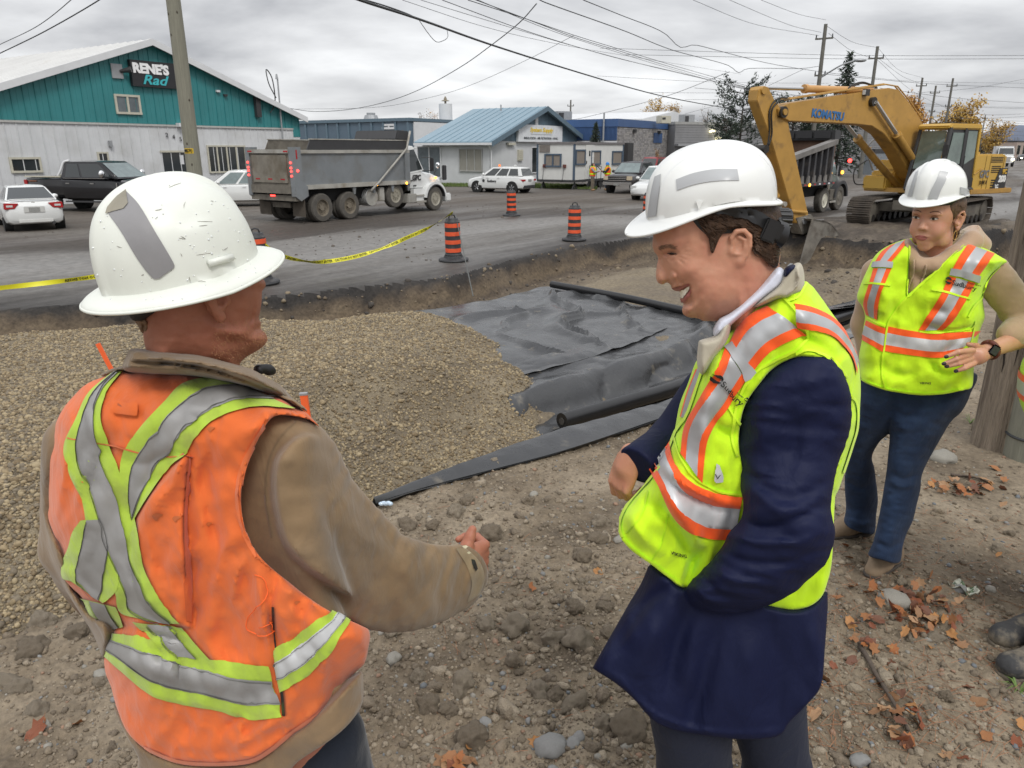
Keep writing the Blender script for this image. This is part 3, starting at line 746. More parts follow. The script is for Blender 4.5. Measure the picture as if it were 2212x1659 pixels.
def supply_building():
 F=Frame(onz(1058,400,ZR));t=thing('supply_shop',F.p0,'white painted block shop with pale blue metal roof and a white sign on its gable','building',F.a)
 f=F.front
 xr,zr=f(1169,234);xe2,_=f(1262,305);_,ze=f(1058,304);xe=2*xr
 D=F.side(912,302)[0]
 b=MB();b.b(0,xe,0,D,0,ze);b.build('wall',mat('white_block',(.52,.53,.54),rough=.8,var=.07,vs=1.2,bump=.25,bs=3),t)
 g=MB();g.prism([(-.0,ze),(xe,ze),(xr,zr)],0.,D);g.build('gable_core',M_slate,t)
 n=26
 for k in range(n):
  x0=xe*k/n;x1=xe*(k+1)/n;tp=lambda x:ze+(zr-ze)*(1-abs(x-xr)/xr)
  m_=MB();m_.prism([(x0+.01,ze+.0),(x1-.01,ze+.0),(x1-.01,max(tp(x1-.01),ze+.02)),(x0+.01,max(tp(x0+.01),ze+.02))],-.05,-.004);m_.build('gable_board',M_slate,t)
 for sgn in(-1,1):
  m_=MB();ex=xr+sgn*(xr+.55);ez=ze-.55*(zr-ze)/xr
  m_.prism([(xr,zr+.03),(ex,ez+.03),(ex,ez+.13),(xr,zr+.13)],-.6,D+.4);r_=m_.build('roof',M_roofb,t)
  q=MB();q.prism([(xr,zr-.22),(ex,ez-.22),(ex,ez+.16),(xr,zr+.16)],-.68,-.603);q.build('fascia_board',M_slate,r_)
  if sgn<0:
   for k in range(int(D/.7)+1):
    yy=-.45+k*.7;q=MB();q.prism([(xr,zr+.132),(ex,ez+.132),(ex,ez+.165),(xr,zr+.165)],yy,yy+.04);q.build('roof_seam',M_roofb,r_)
   q=MB();q.b(ex-.1,ex+.02,-.6,D+.4,ez-.12,ez+.05);gt_=q.build('gutter',M_white,t)
   q=MB();q.tube([(ex-.04,-.3,ez-.1),(-.1,-.25,ze-.7),(-.06,-.2,.2)],.05,8);q.build('downpipe',M_white,gt_)
 (sx0,sz1),(sx1,_)=f(1118,268,-.2),f(1213,270,-.2);sz0=f(1118,306,-.2)[1]
 m_=MB();m_.b(sx0,sx1,-.3,-.08,sz0,sz1);s_=m_.build('sign_board',mat('sign_face',(.66,.68,.70),rough=.35),t)
 w,h,cx,cz=sx1-sx0,sz1-sz0,(sx0+sx1)/2,(sz0+sz1)/2
 text_part("System Supply",h*.34,mat('sign_yellow',(.68,.48,.02),rough=.5),s_,(cx,-.31,cz+h*.2),FRONT,shear=.25,bold=.012,sx=.62*w/(h*2.35),depth=.012)
 q=MB();q.b(cx-w*.24,cx+w*.25,-.312,-.302,cz-h*.07,cz-h*.045);q.build('underline',M_steel,s_)
 text_part("INSULATION - AIR FILTRATION - HVAC",h*.19,mat('sign_ink',(.06,.07,.08),rough=.5),s_,(cx,-.31,cz-h*.29),FRONT,bold=.004,sx=.72*w/(h*3.1),depth=.012)
 a=f(1157,258);m_=MB();m_.b(a[0]-.22,a[0]+.22,-.12,-.05,a[1]-.45,a[1]+.45);v=m_.build('gable_vent',M_white,t)
 for k in range(6):
  q=MB();q.b(a[0]-.18,a[0]+.18,-.15,-.121,a[1]-.38+k*.13,a[1]-.33+k*.13);q.build('louvre',M_white,v)
 a=f(1122,335);m_=MB();m_.b(a[0]-.32,a[0]+.32,-.16,-.002,a[1]-.42,a[1]+.42);v=m_.build('wall_vent',M_trim,t)
 for k in range(5):
  q=MB();q.b(a[0]-.26,a[0]+.26,-.19,-.161,a[1]-.33+k*.15,a[1]-.27+k*.15);q.build('louvre',M_trim,v)
 a=f(1147,317);b_=f(1170,373);window(t,a[0],b_[0],b_[1],a[1],0,frame=M_white,glass=M_glass,mull=1)
 a=f(1101,311);m_=MB();m_.b(a[0]-.5,a[0]+.5,-.25,-.05,a[1]-.08,a[1]+.1);m_.build('wall_light',M_trim,t)
 y0,z1=F.side(992,321);y1,z0=F.side(1043,371)
 side_window(t,min(y0,y1),max(y0,y1),z0,z1,0,frame=mat('curtain_frame',(.35,.35,.34),rough=.6),glass=mat('curtain',(.25,.24,.21),rough=.7,var=.15,vs=1.5,stretch=(1,8,1)),mull=2)
 y0,z1=F.side(927,316);side_window(t,y0-1.2,y0+1.2,z1-2.4,z1,0,frame=M_white,glass=M_glassb,mull=1)
 a=f(1097,228);m_=MB();m_.cyl((xr-1.5,3,zr-.2),(xr-1.5,3,zr+.3),.06);m_.build('roof_pipe',M_steel,t)
 g=thing('grass_verge',F.p0,None,None);bpy.data.objects.remove(g)
supply_building()
def simple_block(name,label,p0,x0,x1,D,H,mt,a=UA,trim=None,panels=None,pm=None,th=.35):
 t=thing(name,p0,label,'building',a)
 m_=MB();m_.b(x0,x1,0,D,0,H);m_.build('wall',mt,t)
 if trim:
  q=MB();q.b(x0-.08,x1+.08,-.08,D+.08,H-th,H+.06);q.build('parapet_cap',trim,t)
 return t
def town():
 c=gt(888,78);F=Frame(c)
 _,H=F.side(880,257)
 L=F.side(655,262)[0]
 t=thing('long_warehouse',c,'long low blue grey warehouse with small white window behind the grey dump truck','building',UA)
 m_=MB();m_.b(0,12,0,L+8,0,H);m_.build('wall',M_blgrey,t)
 n=14
 for k in range(n):
  q=MB();y=(L+8)*k/n;q.b(-.12,-.002,y,y+.25,0,H-.25);q.build('pilaster',M_slate,t)
 q=MB();q.b(-.2,12,-.2,L+8,H-.2,H+.12);q.build('roof_edge',M_slate,t)
 y0,z1=F.side(826,268);y1,z0=F.side(855,279);side_window(t,min(y0,y1),max(y0,y1),z0,z1,0,frame=M_white,glass=M_glassb,mull=1,fr=.2)
 q=MB();q.b(.6,9,-.15,-.02,0,H-.25);q.build('white_end_wall',M_white,t)
 q=MB();q.cyl((4,9,H+.1),(4,9,H+.7),.9,.7,n=16);q.cyl((4,9,H+.7),(4,9,H+.95),.5,n=12);q.build('roof_fan',M_steel,t)
 p=gt(966,86);t=thing('roof_stack',p,'round white ventilation stack with a small cap rising over the blue roof','chimney',UA)
 z1=ont(966,227,86)[2]-p[2];m_=MB();m_.cyl((0,0,0),(0,0,z1),.75,n=20);m_.build('stack',M_white,t,smooth=True,sharp=40)
 m_=MB();m_.cyl((0,0,z1),(0,0,z1+.35),.12,n=10);m_.cyl((0,0,z1+.3),(0,0,z1+.5),.5,.1,n=14);m_.cyl((0,0,z1+.5),(0,0,z1+.8),.2,.05,n=14);m_.build('cap',mat('brass_cap',(.2,.17,.12),rough=.6),t)
 c=gt(1329,66);F=Frame(c);H=F.side(1329,259)[1];W=F.front(1451,268)[0];D=F.side(1214,262)[0]
 t=thing('blue_brick_building',c,'industrial building with blue ribbed metal side and grey brick front','building',UA)
 m_=MB();m_.b(0.02,W,0,D,0,H);m_.build('wall',M_brick,t)
 zlo=F.side(1329,303)[1];n=44
 for k in range(n):
  y=D*k/n;q=MB();q.b(-.08,0.015,y+.01,y+D/n*.62,zlo,H-.3);q.b(-.03,0.015,y+D/n*.62,y+D/n,zlo,H-.3);q.build('blue_cladding_sheet',M_blue,t)
 q=MB();q.b(-.12,W+.1,-.12,D,H-.55,H+.1);q.build('parapet_cap',M_blue,t)
 q=MB();q.b(-.04,.015,0,D,0,zlo-.05);q.build('white_lower_wall',M_white,t)
 rs=np.random.RandomState(2);rows=14;bw=W/18
 bmats=[mat('block_%d'%i,c_,rough=.9,var=.15,vs=3)for i,c_ in enumerate([(.27,.26,.255),(.33,.315,.30),(.22,.21,.21),(.30,.29,.29)])]
 V,Fc,Mi=[],[],[]
 mb=MB()
 for r_ in range(rows*2):
  z0=(H-.6)*r_/(rows*2)
  for k in range(18*2):
   x0=W*k/36+(.5*W/36 if r_%2 else 0)
   if x0+W/36>W:continue
   mb.b(x0+.015,x0+W/36-.015,-.05-.012*rs.uniform(),-.002,z0+.012,z0+(H-.6)/(rows*2)-.012,m=rs.randint(0,4))
 mb.build('brick',bmats,t)['kind']='stuff'
 x0,z1=F.front(1361,309);x1,z0=F.front(1369,372);q=MB();q.b(F.front(1346,309)[0],F.front(1358,309)[0],-.5,-.06,0,z1);q.build('door_recess',M_dark,t)
 a=F.front(1419,298);q=MB();q.b(a[0]-1.0,a[0]+1.0,-.14,-.065,a[1]-.45,a[1]+.45);q.build('blue_wall_sign',M_blue,t)
 for x,y in((1367,283),(1420,286),(1450,288)):
  a=F.front(x,y);q=MB();q.box((a[0],-.2,a[1]),(.3,.3,.3));q.build('wall_lamp',M_dark if x<1440 else M_white,t)
 q=MB();y_=F.side(1307,270)[0];q.cyl((-.25,y_,zlo-.5),(-.25,y_,H+.6),.08,n=8);q.build('stand_pipe',M_steel,t)
 c=gt(1390,92);t=thing('white_roof_shed',c,'large shed with a bright white low pitched roof behind the blue building','building',UA)
 h1=ont(1230,262,92)[2]-c[2];h2=ont(1380,236,92)[2]-c[2]
 m_=MB();m_.prism([(-1,h1-.1),(22,h1-.1),(22,h1),(9,h2),(-1,h1+.2)],0,30);m_.build('roof',M_white,t)
 m_=MB();m_.b(-1,22,.5,29,0,h1-.1);m_.build('wall',M_conc,t)
 c=gt(1452,74);F=Frame(c);H=F.front(1470,265)[1]
 t=simple_block('grey_block_building','long grey concrete block building with flat roof behind the pines',c,0,30,20,H,M_conc,trim=mat('cap_grey',(.3,.3,.29),rough=.7),th=.2)
 t.rotation_euler=(0,0,UA-R(38));UF=Frame(c,UA-R(38))
 for r_ in range(22):
  for k in range(1):
   q=MB();q.b(0,30,-.03,-.002,H*r_/22+.01,H*(r_+1)/22-.025);q.build('block_course',M_conc,t)
 for x,y in((1535,283),(1548,299)):
  a=UF.front(x,y);q=MB();q.box((a[0],-.3,a[1]),(.4,.4,.25));q.build('wall_lamp',mat('lamp_on',(.8,.75,.5),emit=(1,.9,.55),es=3.),t)
 a=UF.front(1500,316);b2=UF.front(1447,335);q=MB();q.b(2,16,-.12,-.035,0,a[1]);q.build('loading_door',mat('door_grey',(.16,.16,.165),rough=.6),t)
 q=MB();q.b(0,17,-.8,-.125,a[1]+.02,a[1]+.22);q.build('canopy',M_steel,t)
 for i,(x0,y0,x1,y1,tt,lb)in enumerate(((1196,242,1232,262,70,'grey rooftop air unit behind the blue gable roof'),(1468,249,1497,268,78,'grey rooftop air unit with dark grille over the concrete building'),(1420,251,1447,262,70,'low tan rooftop unit on the brick building'))):
  p=ont((x0+x1)/2,y1,tt);w=(x1-x0)/FPX*tt;h=(y1-y0)/FPX*tt
  t=thing('rooftop_unit',p,lb,'air unit',UA-.5);m_=MB();m_.b(-w/2,w/2,-w/3,w/3,-.2,h);m_.build('casing',M_trim if i==2 else M_steel,t,bevel=.03)
  q=MB();q.b(-w/2+.1,-w*.1,-w/3-.03,-w/3-.002,.15,h-.15);q.build('grille',M_dark,t)
 for i,(px,tt,w,h,col,lb)in enumerate(((1885,105,16,4.6,(.055,.06,.07),'dark low shop beyond the second dump truck'),(1905,82,5,2.6,(.19,.21,.23),'small grey shed behind the orange tree'),(2085,190,16,4,(.30,.30,.32),'low grey shop far along the street'),(2118,260,22,5,(.42,.41,.39),'low pale shop farther along the street'),(2215,230,20,5,(.35,.28,.24),'brown shop on the right side of the street'))):
  p=gt(px,tt);t=simple_block('far_shop',lb,p,-w/2,w/2,12,h,mat('far_wall_%d'%i,col,rough=.7,var=.15,vs=.4),trim=M_dark,a=UA-.3)
  for k in range(4):
   window(t,-w/2+w*(k+.2)/4,-w/2+w*(k+.75)/4,1.,h-1.2,0,mull=0,glass=M_glass)
 p=gt(1872,100);t=thing('canopy',p,'red roofed open canopy on posts beyond the second dump truck','canopy',UA-.3)
 m_=MB();m_.b(-3.5,3.5,-2,2,2.7,3.1);m_.build('roof',mat('red_roof',(.35,.04,.03),rough=.5),t)
 for sx in(-3.2,-1,1.1,3.2):
  m_=MB();m_.b(sx-.1,sx+.1,-1.9,-1.7,0,2.7);m_.build('post',M_dark,t)
town()
def office_trailer():
 F=Frame(onz(1163,410,ZR)+0.);t=thing('office_trailer',F.p0,'white site office trailer with blue grey window frames on wheels','trailer',F.a)
 F2=Frame(gt(1239,50.5));bpy.data.objects.remove(t)
 t=thing('office_trailer',F2.p0,'white site office trailer with blue grey window frames on wheels','trailer',F2.a)
 f=F2.front;L=f(1346,318)[0];z0=f(1240,389)[1];z1=f(1240,311)[1];D=F2.side(1162,312)[0]
 M_tr=mat('trailer_white',(.60,.60,.575),rough=.55,var=.06,vs=1.5,col2=(.42,.40,.35),c2s=1.6,c2t=(.66,.85))
 M_tf=mat('trailer_trim',(.06,.09,.13),rough=.5)
 m_=MB();m_.b(0,L,0,D,z0,z1);m_.build('body',M_tr,t)
 m_=MB();m_.b(-.08,L+.08,-.08,D+.08,z1,z1+.14);m_.build('roof',mat('trailer_roof',(.16,.15,.15),rough=.7),t)
 for x,y in((0,0),(0,D),(L,0)):
  m_=MB();m_.b(x-.05,x+.07,y-.05,y+.07,z0,z1-.002);m_.build('corner_trim',M_tf,t)
 m_=MB();m_.b(-.04,L+.04,-.04,D+.04,z0-.16,z0);m_.build('chassis_rail',M_dark,t)
 bl=mat('blinds',(.22,.19,.16),rough=.6,var=.35,vs=3,stretch=(9,9,.3),spec=.6)
 for a,b_ in(((1243,323),(1263,356)),((1276,325),(1296,356)),((1322,326),(1342,355))):
  p,q=f(*a),f(*b_);window(t,p[0],q[0],q[1],p[1],0,frame=M_tf,glass=bl,mull=0,fr=.1)
 a=F2.side(1177,332);b_=F2.side(1213,361);side_window(t,min(a[0],b_[0]),max(a[0],b_[0]),b_[1],a[1],0,frame=M_tf,glass=bl,mull=1,fr=.1)
 a=F2.side(1166,313);b_=F2.side(1188,329);m_=MB();m_.b(-.05,-.002,min(a[0],b_[0]),max(a[0],b_[0]),b_[1],a[1]);m_.build('patch_panel',mat('patch',(.17,.15,.135),rough=.8,var=.2,vs=3),t)
 p,q=f(1265,313),f(1276,389);m_=MB();m_.b(p[0],q[0]+.3,-.05,-.004,z0+.02,p[1]);d=m_.build('door',M_tr,t)
 m_=MB();m_.b(p[0]+.45,p[0]+.65,-.06,-.051,(z0+p[1])/2+.4,(z0+p[1])/2+.75);m_.build('door_window',M_glass,d)
 m_=MB();m_.b(p[0]+.05,p[0]+.1,-.1,-.051,(z0+p[1])/2-.1,(z0+p[1])/2+.1);m_.build('handle',M_dark,d)
 for y in(.25*D,.80*D):
  m_=MB();zz=z0+.9;m_.box((-.06,y,zz),(.1,.22,.22));s_=m_.build('socket',mat('socket',(.13,.04,.03),rough=.6),t)
  m_=MB();m_.tube([(-.1,y,zz),(-.14,y+.05,zz-.6),(-.1,y+.12,z0-.1)],.02,6);m_.build('cable',M_dark,s_)
 for x,y in((.3,0.1),(.3,D-.3),(2.4,.1),(L-.6,.1)):
  m_=MB()
  for dx in(-.35,.35):m_.tube([(x,y,z0-.15),(x+dx,y,0)],.04,6)
  m_.tube([(x,y,z0-.15),(x,y,0)],.05,6);m_.build('support_stand',M_dark,t)
 for x in(L*.42,L*.55):
  m_=MB();m_.cyl((x,.05,.36),(x,.35,.36),.36,n=20);m_.build('wheel',mat('tyre',(.028,.027,.026),rough=.85,var=.2),t)
 m_=MB()
 xs=p[0]
 for a_,b_ in(((xs+.1,-.3,0),(xs+.1,-.3,z0+.9)),((xs+1.2,-.3,0),(xs+1.2,-.3,z0+.9)),((xs+.1,-.3,z0+.9),(xs+1.2,-.3,z0+.9)),((xs+1.2,-.3,z0+.9),(xs+2.1,-1.0,.5)),((xs+.1,-1.2,0),(xs+.1,-1.2,z0+.9)),((xs+.1,-.3,z0+.9),(xs+.1,-1.2,z0+.9))):m_.tube([a_,b_],.025,6)
 m_.build('step_rail',M_dark,t)
office_trailer()
def verge():
 rs=np.random.RandomState(8)
 P=[onz(x,y,ZR)for x,y in((880,404),(1060,404),(1160,407),(1290,410),(1290,401),(1165,399),(1060,397),(880,398))]
 m_=MB();m_.add([(p[0],p[1],ZR+.03+.03*(i>3))for i,p in enumerate(P)],[(0,1,6,7),(1,2,5,6),(2,3,4,5)])
 o=m_.build('grass',mat('grass_soil',(.07,.09,.03),rough=.95,var=.4,vs=2),None);o['kind']='structure';o.name='grass_verge'
 V,F=[],[]
 for q in range(9000):
  k=rs.randint(0,3);u,v=rs.uniform(),rs.uniform();a=np.array(P[k]);b_=np.array(P[k+1]);d=np.array(P[7-k]);c=np.array(P[6-k])
  p=(a*(1-u)+b_*u)*(1-v)+(d*(1-u)+c*u)*v;h=rs.uniform(.05,.2);w=.04;an=rs.uniform(0,6.3)
  i=len(V);V+=[(p[0]-w*math.cos(an),p[1]-w*math.sin(an),ZR+.02),(p[0]+w*math.cos(an),p[1]+w*math.sin(an),ZR+.02),(p[0]+rs.uniform(-.06,.06),p[1]+rs.uniform(-.06,.06),ZR+h)];F.append((i,i+1,i+2))
 o=mesh_np('grass',np.array(V),np.array(F),mat('grass_blade',(.10,.14,.035),rough=.8,var=.35,vs=1),smooth=False);o['kind']='stuff'
verge()
def leaf_cloud(P,size,rs,up=.3):
 n=len(P);a=rs.normal(size=(n,3));a/=np.linalg.norm(a,axis=1)[:,None];b_=np.cross(a,rs.normal(size=(n,3)));b_/=np.linalg.norm(b_,axis=1)[:,None]
 s=size*rs.uniform(.5,1.3,n)[:,None]
 V=np.stack([P-a*s,P+b_*s*.6,P+a*s,P-b_*s*.6],1).reshape(-1,3)
 return V,np.arange(4*n).reshape(n,4)
def leafy_tree(x,t,ytop,wpx,lb,cols,seed,dens=1.,cat='tree',name='autumn_tree',bare=.0,trunk=.3,ybase=None):
 rs=np.random.RandomState(seed);p=gt(x,t);H=ont(x,ytop,t)[2]-p[2];W=wpx/FPX*t
 o=thing(name,p,lb,cat)
 tr=MB();br=[]
 tr.tube([(0,0,0),(.1,0,H*.3),(.0,.1,H*.62),(.1,0,H*.93)],[W*.035,W*.028,W*.016,.02],8)
 for k in range(16):
  h=H*rs.uniform(.25,.8);an=rs.uniform(0,6.3);r=W*.5*rs.uniform(.5,1)*math.sin(math.pi*min(1,(h/H)*.85+.12));tip=np.array([math.cos(an)*r,math.sin(an)*r,h+H*rs.uniform(.08,.22)])
  base=np.array([0,0,h*.85]);mid=base*.5+tip*.5+np.array([0,0,-.03*H]);tr.tube([base,mid,tip],[W*.014,W*.009,.012],5)
  br.append((base,mid,tip))
  for q in range(3):
   a=mid*(1-q/3)+tip*q/3;d=a+rs.normal(size=3)*W*.12+[0,0,W*.05];tr.tube([a,d],[.02,.008],4);br.append((a,a*.5+d*.5,d))
 tr.build('trunk',mat('bark',(.09,.075,.06),rough=.95,var=.3,vs=6),o,smooth=True)
 n=int(2600*dens);pts=[]
 for k in range(n):
  b_=br[rs.randint(len(br))];u=rs.uniform(.25,1.1);a=b_[0]*(1-u)+b_[2]*u;pts.append(a+rs.normal(size=3)*W*.055)
 pts=np.array(pts);V,F=leaf_cloud(pts,W*.026,rs)
 mts=[mat('leaf_%s_%d'%(name,i)+str(c),c,rough=.7,var=.3,vs=.6)for i,c in enumerate(cols)]
 cl=(noise(pts,1.2/max(W*.12,.2),seed,1)>0).astype(int)*1;cl=np.clip(cl+rs.randint(0,len(cols)-1,n),0,len(cols)-1)
 mesh_np('crown',V,F,mts,o,smooth=False,fm=cl)
 return o
def conifer(x,t,ytop,wpx,lb,seed,spruce=True,cols=((.018,.035,.022),(.035,.055,.03),(.012,.022,.016)),cat='tree',dens=1.,ybase=None,low=.1):
 rs=np.random.RandomState(seed);p=gt(x,t);H=ont(x,ytop,t)[2]-p[2];W=wpx/FPX*t
 o=thing('spruce_tree' if spruce else 'pine_tree',p,lb,cat)
 tr=MB();tr.tube([(0,0,0),(0,0,H*.5),(0,0,H)],[W*.03,W*.02,.01],8)
 P,D=[],[]
 nb=int((150 if spruce else 60)*dens)
 for k in range(nb):
  u=(k+rs.uniform())/nb;h=H*(low+(1-low)*u)
  an=rs.uniform(0,6.3)if not spruce else k*2.4
  r=W*.5*((1-u)**.85+.02)*rs.uniform(.75,1.1)if spruce else W*.5*(.25+.75*math.sin(math.pi*min(1,.25+.75*(1-u))))*rs.uniform(.5,1.15)
  dz=-.25*r if spruce else .35*r
  a=np.array([0,0,h]);tip=np.array([math.cos(an)*r,math.sin(an)*r,h+dz]);mid=a*.5+tip*.5+np.array([0,0,.08*r if spruce else-.1*r])
  tr.tube([a,mid,tip],[.035,.02,.008],4)
  m=int((26 if spruce else 60)*(.4+r/(W*.5)))
  for q in range(m):
   v=rs.uniform(.15,1.)if spruce else(rs.uniform(.45,1.05));c=a*(1-v)+tip*v+(mid-(a+tip)/2)*4*v*(1-v)
   P.append(c+rs.normal(size=3)*(W*.02 if spruce else W*.03));D.append((tip-a)/(np.linalg.norm(tip-a)+1e-6)+rs.normal(size=3)*(.5 if spruce else .8)+[0,0,-.1 if spruce else .4])
 tr.build('trunk',mat('conifer_bark',(.06,.05,.04),rough=.95,var=.3,vs=6),o,smooth=True)
 P,D=np.array(P),np.array(D);D/=np.linalg.norm(D,axis=1)[:,None];S_=np.cross(D,rs.normal(size=D.shape));S_/=np.linalg.norm(S_,axis=1)[:,None]
 L=W*(.05 if spruce else .04)*rs.uniform(.6,1.4,len(P))[:,None]
 V=np.stack([P-D*L*.3,P+S_*L*.22,P+D*L,P-S_*L*.22],1).reshape(-1,3);F=np.arange(4*len(P)).reshape(-1,4)
 mts=[mat('needles_%d'%i,c,rough=.7,var=.3,vs=.8)for i,c in enumerate(cols)]
 mesh_np('crown',V,F,mts,o,smooth=False,fm=rs.randint(0,3,len(P)))
 return o
YEL=((.42,.25,.045),(.50,.33,.08),(.30,.17,.035));ORG=((.40,.19,.03),(.48,.26,.05),(.28,.12,.02))
BARE=((.20,.15,.10),(.24,.18,.12),(.16,.12,.08))
def trees():
 leafy_tree(1408,150,207,62,'yellow leaved poplar behind the blue and brick building',YEL,1,1.0)
 leafy_tree(1453,155,216,58,'yellow leaved tree right of the taller yellow poplar',((.36,.22,.07),(.44,.28,.08),(.25,.16,.06)),2,1.)
 leafy_tree(912,140,238,66,'thin bare tree with few rusty leaves behind the long warehouse',BARE,3,.12)
 leafy_tree(941,140,238,34,'small rusty orange tree left of the white stack',ORG,4,.5)
 leafy_tree(1520,140,228,60,'leafless grey tree behind the concrete building',BARE,5,.05)
 leafy_tree(1416,62,318,22,'small orange bush tree in front of the brick wall',ORG,6,.5)
 leafy_tree(1950,92,205,92,'tall orange larch behind the excavator boom',ORG,7,1.6)
 leafy_tree(1880,84,268,110,'orange leaved tree under the excavator boom',ORG,8,1.7)
 leafy_tree(2058,110,225,112,'golden tree behind the excavator cab roof',YEL,9,1.6)
 leafy_tree(2142,130,258,66,'golden round tree right of the excavator cab',YEL,10,1.2)
 leafy_tree(1690,150,240,60,'bare tree far behind the pines',BARE,12,.1)
 conifer(1803,75,125,120,'tall dark spruce with narrow top behind the excavator boom',21)
 conifer(1590,60,190,120,'open crowned pine at the left of the excavator arm',22,spruce=False,dens=1.1)
 conifer(1700,62,222,150,'pine behind the excavator arm',23,spruce=False,dens=1.2,low=.2)
 conifer(1560,58,258,90,'small pine tree behind the white helmet',24,spruce=False,dens=1.)
 conifer(1283,56,266,62,'small round green conifer behind the office trailer',25,cols=((.04,.055,.022),(.07,.085,.035),(.025,.035,.016)),dens=1.3)
trees()
M_pole=mat('pole_wood',(.20,.195,.155),rough=.9,var=.18,vs=5,stretch=(8,8,.5),bump=.5,bs=12)
M_polef=mat('far_pole_wood',(.13,.125,.11),rough=.9,var=.15)
M_wire=mat('wire',(.03,.032,.035),rough=.6)
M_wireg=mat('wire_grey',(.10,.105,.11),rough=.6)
def poles():
 p=gt(446,17.5);top=ont(352,-160,17.5-2.4)
 t=thing('utility_pole',p,'thick grey wooden utility pole rising beside the orange vested man','utility pole')
 q=ont(375,0,16)
 m_=MB();H=11.5;K=30
 pts=[np.array([0,0,H*k/K])for k in range(K+1)];m_.tube(pts,[.178-.0055*k*H/K for k in range(K+1)],28);m_.build('pole',M_pole,t,smooth=True,sharp=60)
 def onpole(y):return onplane(420,y,p,(0,1,0))[2]-p[2]
 z=onpole(326);r=.178-.0055*z+.004
 c=MB();n=10
 ths=np.linspace(-2.35,-1.0,n);V=[(r*math.cos(a),r*math.sin(a),z+s)for s in(-.055,.055)for a in ths];c.add(V,[(i,i+1,i+1+n,i+n)for i in range(n-1)])
 c.build('number_tag',mat('yellow_tag',(.62,.42,.02),rough=.5),t)
 for i,ch in enumerate('0570'):
  a=-2.05+i*.26;text_part(ch,.1,M_black,t,((r+.006)*math.cos(a),(r+.006)*math.sin(a),z),(math.pi/2,0,a+math.pi/2),name='number')
 rs=np.random.RandomState(4)
 for k in range(12):
  zz=rs.uniform(1.5,6.5);a=rs.uniform(-2.6,-.6);r=.178-.0055*zz;m_=MB();m_.ell((r*math.cos(a),r*math.sin(a),zz),(.018,.018,.03),4);m_.build('knot',mat('knot',(.07,.06,.045),rough=.9),t)
 M_old=mat('old_pole',(.235,.19,.145),rough=.92,var=.35,vs=7,stretch=(5,5,.35),col2=(.10,.07,.05),c2s=2.2,c2t=(.52,.66),bump=1.,bs=16,bdist=.03)
 p=onz(2163,958,0.);t=thing('old_wooden_pole',p,'weathered brown wooden pole with cracks at the right edge behind the woman','utility pole')
 H=9;K=60;n=40;V=[];
 for k in range(K+1):
  z=H*(k/K)**1.3
  for j in range(n):
   a=2*math.pi*j/n;r=.175-.005*z+.02*math.exp(-z*6)
   r-=.016*max(0,noise(np.array([[math.cos(a)*5,math.sin(a)*5,z*.5]]),1.0,5,2)[0])+.006*noise(np.array([[math.cos(a)*9,math.sin(a)*9,z*1.2]]),1.5,6,2)[0]
   V.append((r*math.cos(a),r*math.sin(a),z-.15))
 V=np.array(V);F=[(i*n+j,i*n+(j+1)%n,(i+1)*n+(j+1)%n,(i+1)*n+j)for i in range(K)for j in range(n)]
 mesh_np('pole',V,F,M_old,t,sharp=60)
 ck=MB();rs=np.random.RandomState(9)
 for k in range(9):
  a=rs.uniform(-2.9,-1.2);z0=rs.uniform(.2,2.4);L=rs.uniform(.2,.8);r=.172-.005*z0
  pts=[((r+.001)*math.cos(a+.03*math.sin(q*2)),(r+.001)*math.sin(a+.03*math.sin(q*2)),z0+L*q/6)for q in range(7)];ck.tube(pts,[.001,.004,.006,.006,.005,.003,.001],5)
 ck.build('crack',mat('crack',(.02,.015,.012),rough=1),t)
 p2=onz(2225,985,0.);t=thing('grey_stub_pole',p2,'smooth grey pole stub standing beside the weathered pole at the right edge','utility pole')
 m_=MB();m_.tube([(0,0,-.1),(0,0,3),(0,0,9)],[.15,.145,.12],24);m_.build('pole',M_pole,t,smooth=True,sharp=60)
 m_=MB();m_.tube([(.153*math.cos(a),.153*math.sin(a),.14)for a in np.linspace(0,6.28,25)],.008,6);m_.build('cable_tie',M_wire,t)
 far=[(1784,52,56,'utility pole carrying the street lamp behind the excavator boom'),(1896,100,67,'utility pole with transformer behind the excavator boom'),(1993,168,98,'utility pole above the excavator cab'),(2022,185,108,'utility pole right of the first pole above the cab'),(2059,169,100,'tall utility pole above the rear of the excavator'),(2103,229,165,'far utility pole left of the golden tree'),(2129,248,205,'far utility pole above the golden tree'),(1233,216,130,'thin utility pole behind the blue gable roof')]
 for i,(x,y,tt,lb)in enumerate(far):
  top=ont(x,y,tt);
  p=np.array([top[0],top[1],ZR]);t=thing('utility_pole',p,lb,'utility pole');H=top[2]-ZR
  m_=MB();m_.tube([(0,0,0),(0,0,H)],[.20,.13],12);m_.build('pole',M_polef,t,smooth=True,sharp=60)
  for zz,w in((H-1.0,1.3),(H-3.6,.8)):
   m_=MB();m_.box((0,0,zz),(w,.1,.12),rz=-.6);ca=m_.build('crossarm',M_polef,t)
   for sx in(-1,1):
    q=MB();q.cyl((sx*w*.45*math.cos(.6),-sx*w*.45*math.sin(.6),zz+.05),(sx*w*.45*math.cos(.6),-sx*w*.45*math.sin(.6),zz+.3),.06,.04,n=8);q.build('insulator',M_wire,ca)
  if i==1:
   m_=MB();m_.cyl((.3,-.3,H-5.2),(.3,-.3,H-4.2),.25,n=14);m_.build('transformer',M_steel,t)
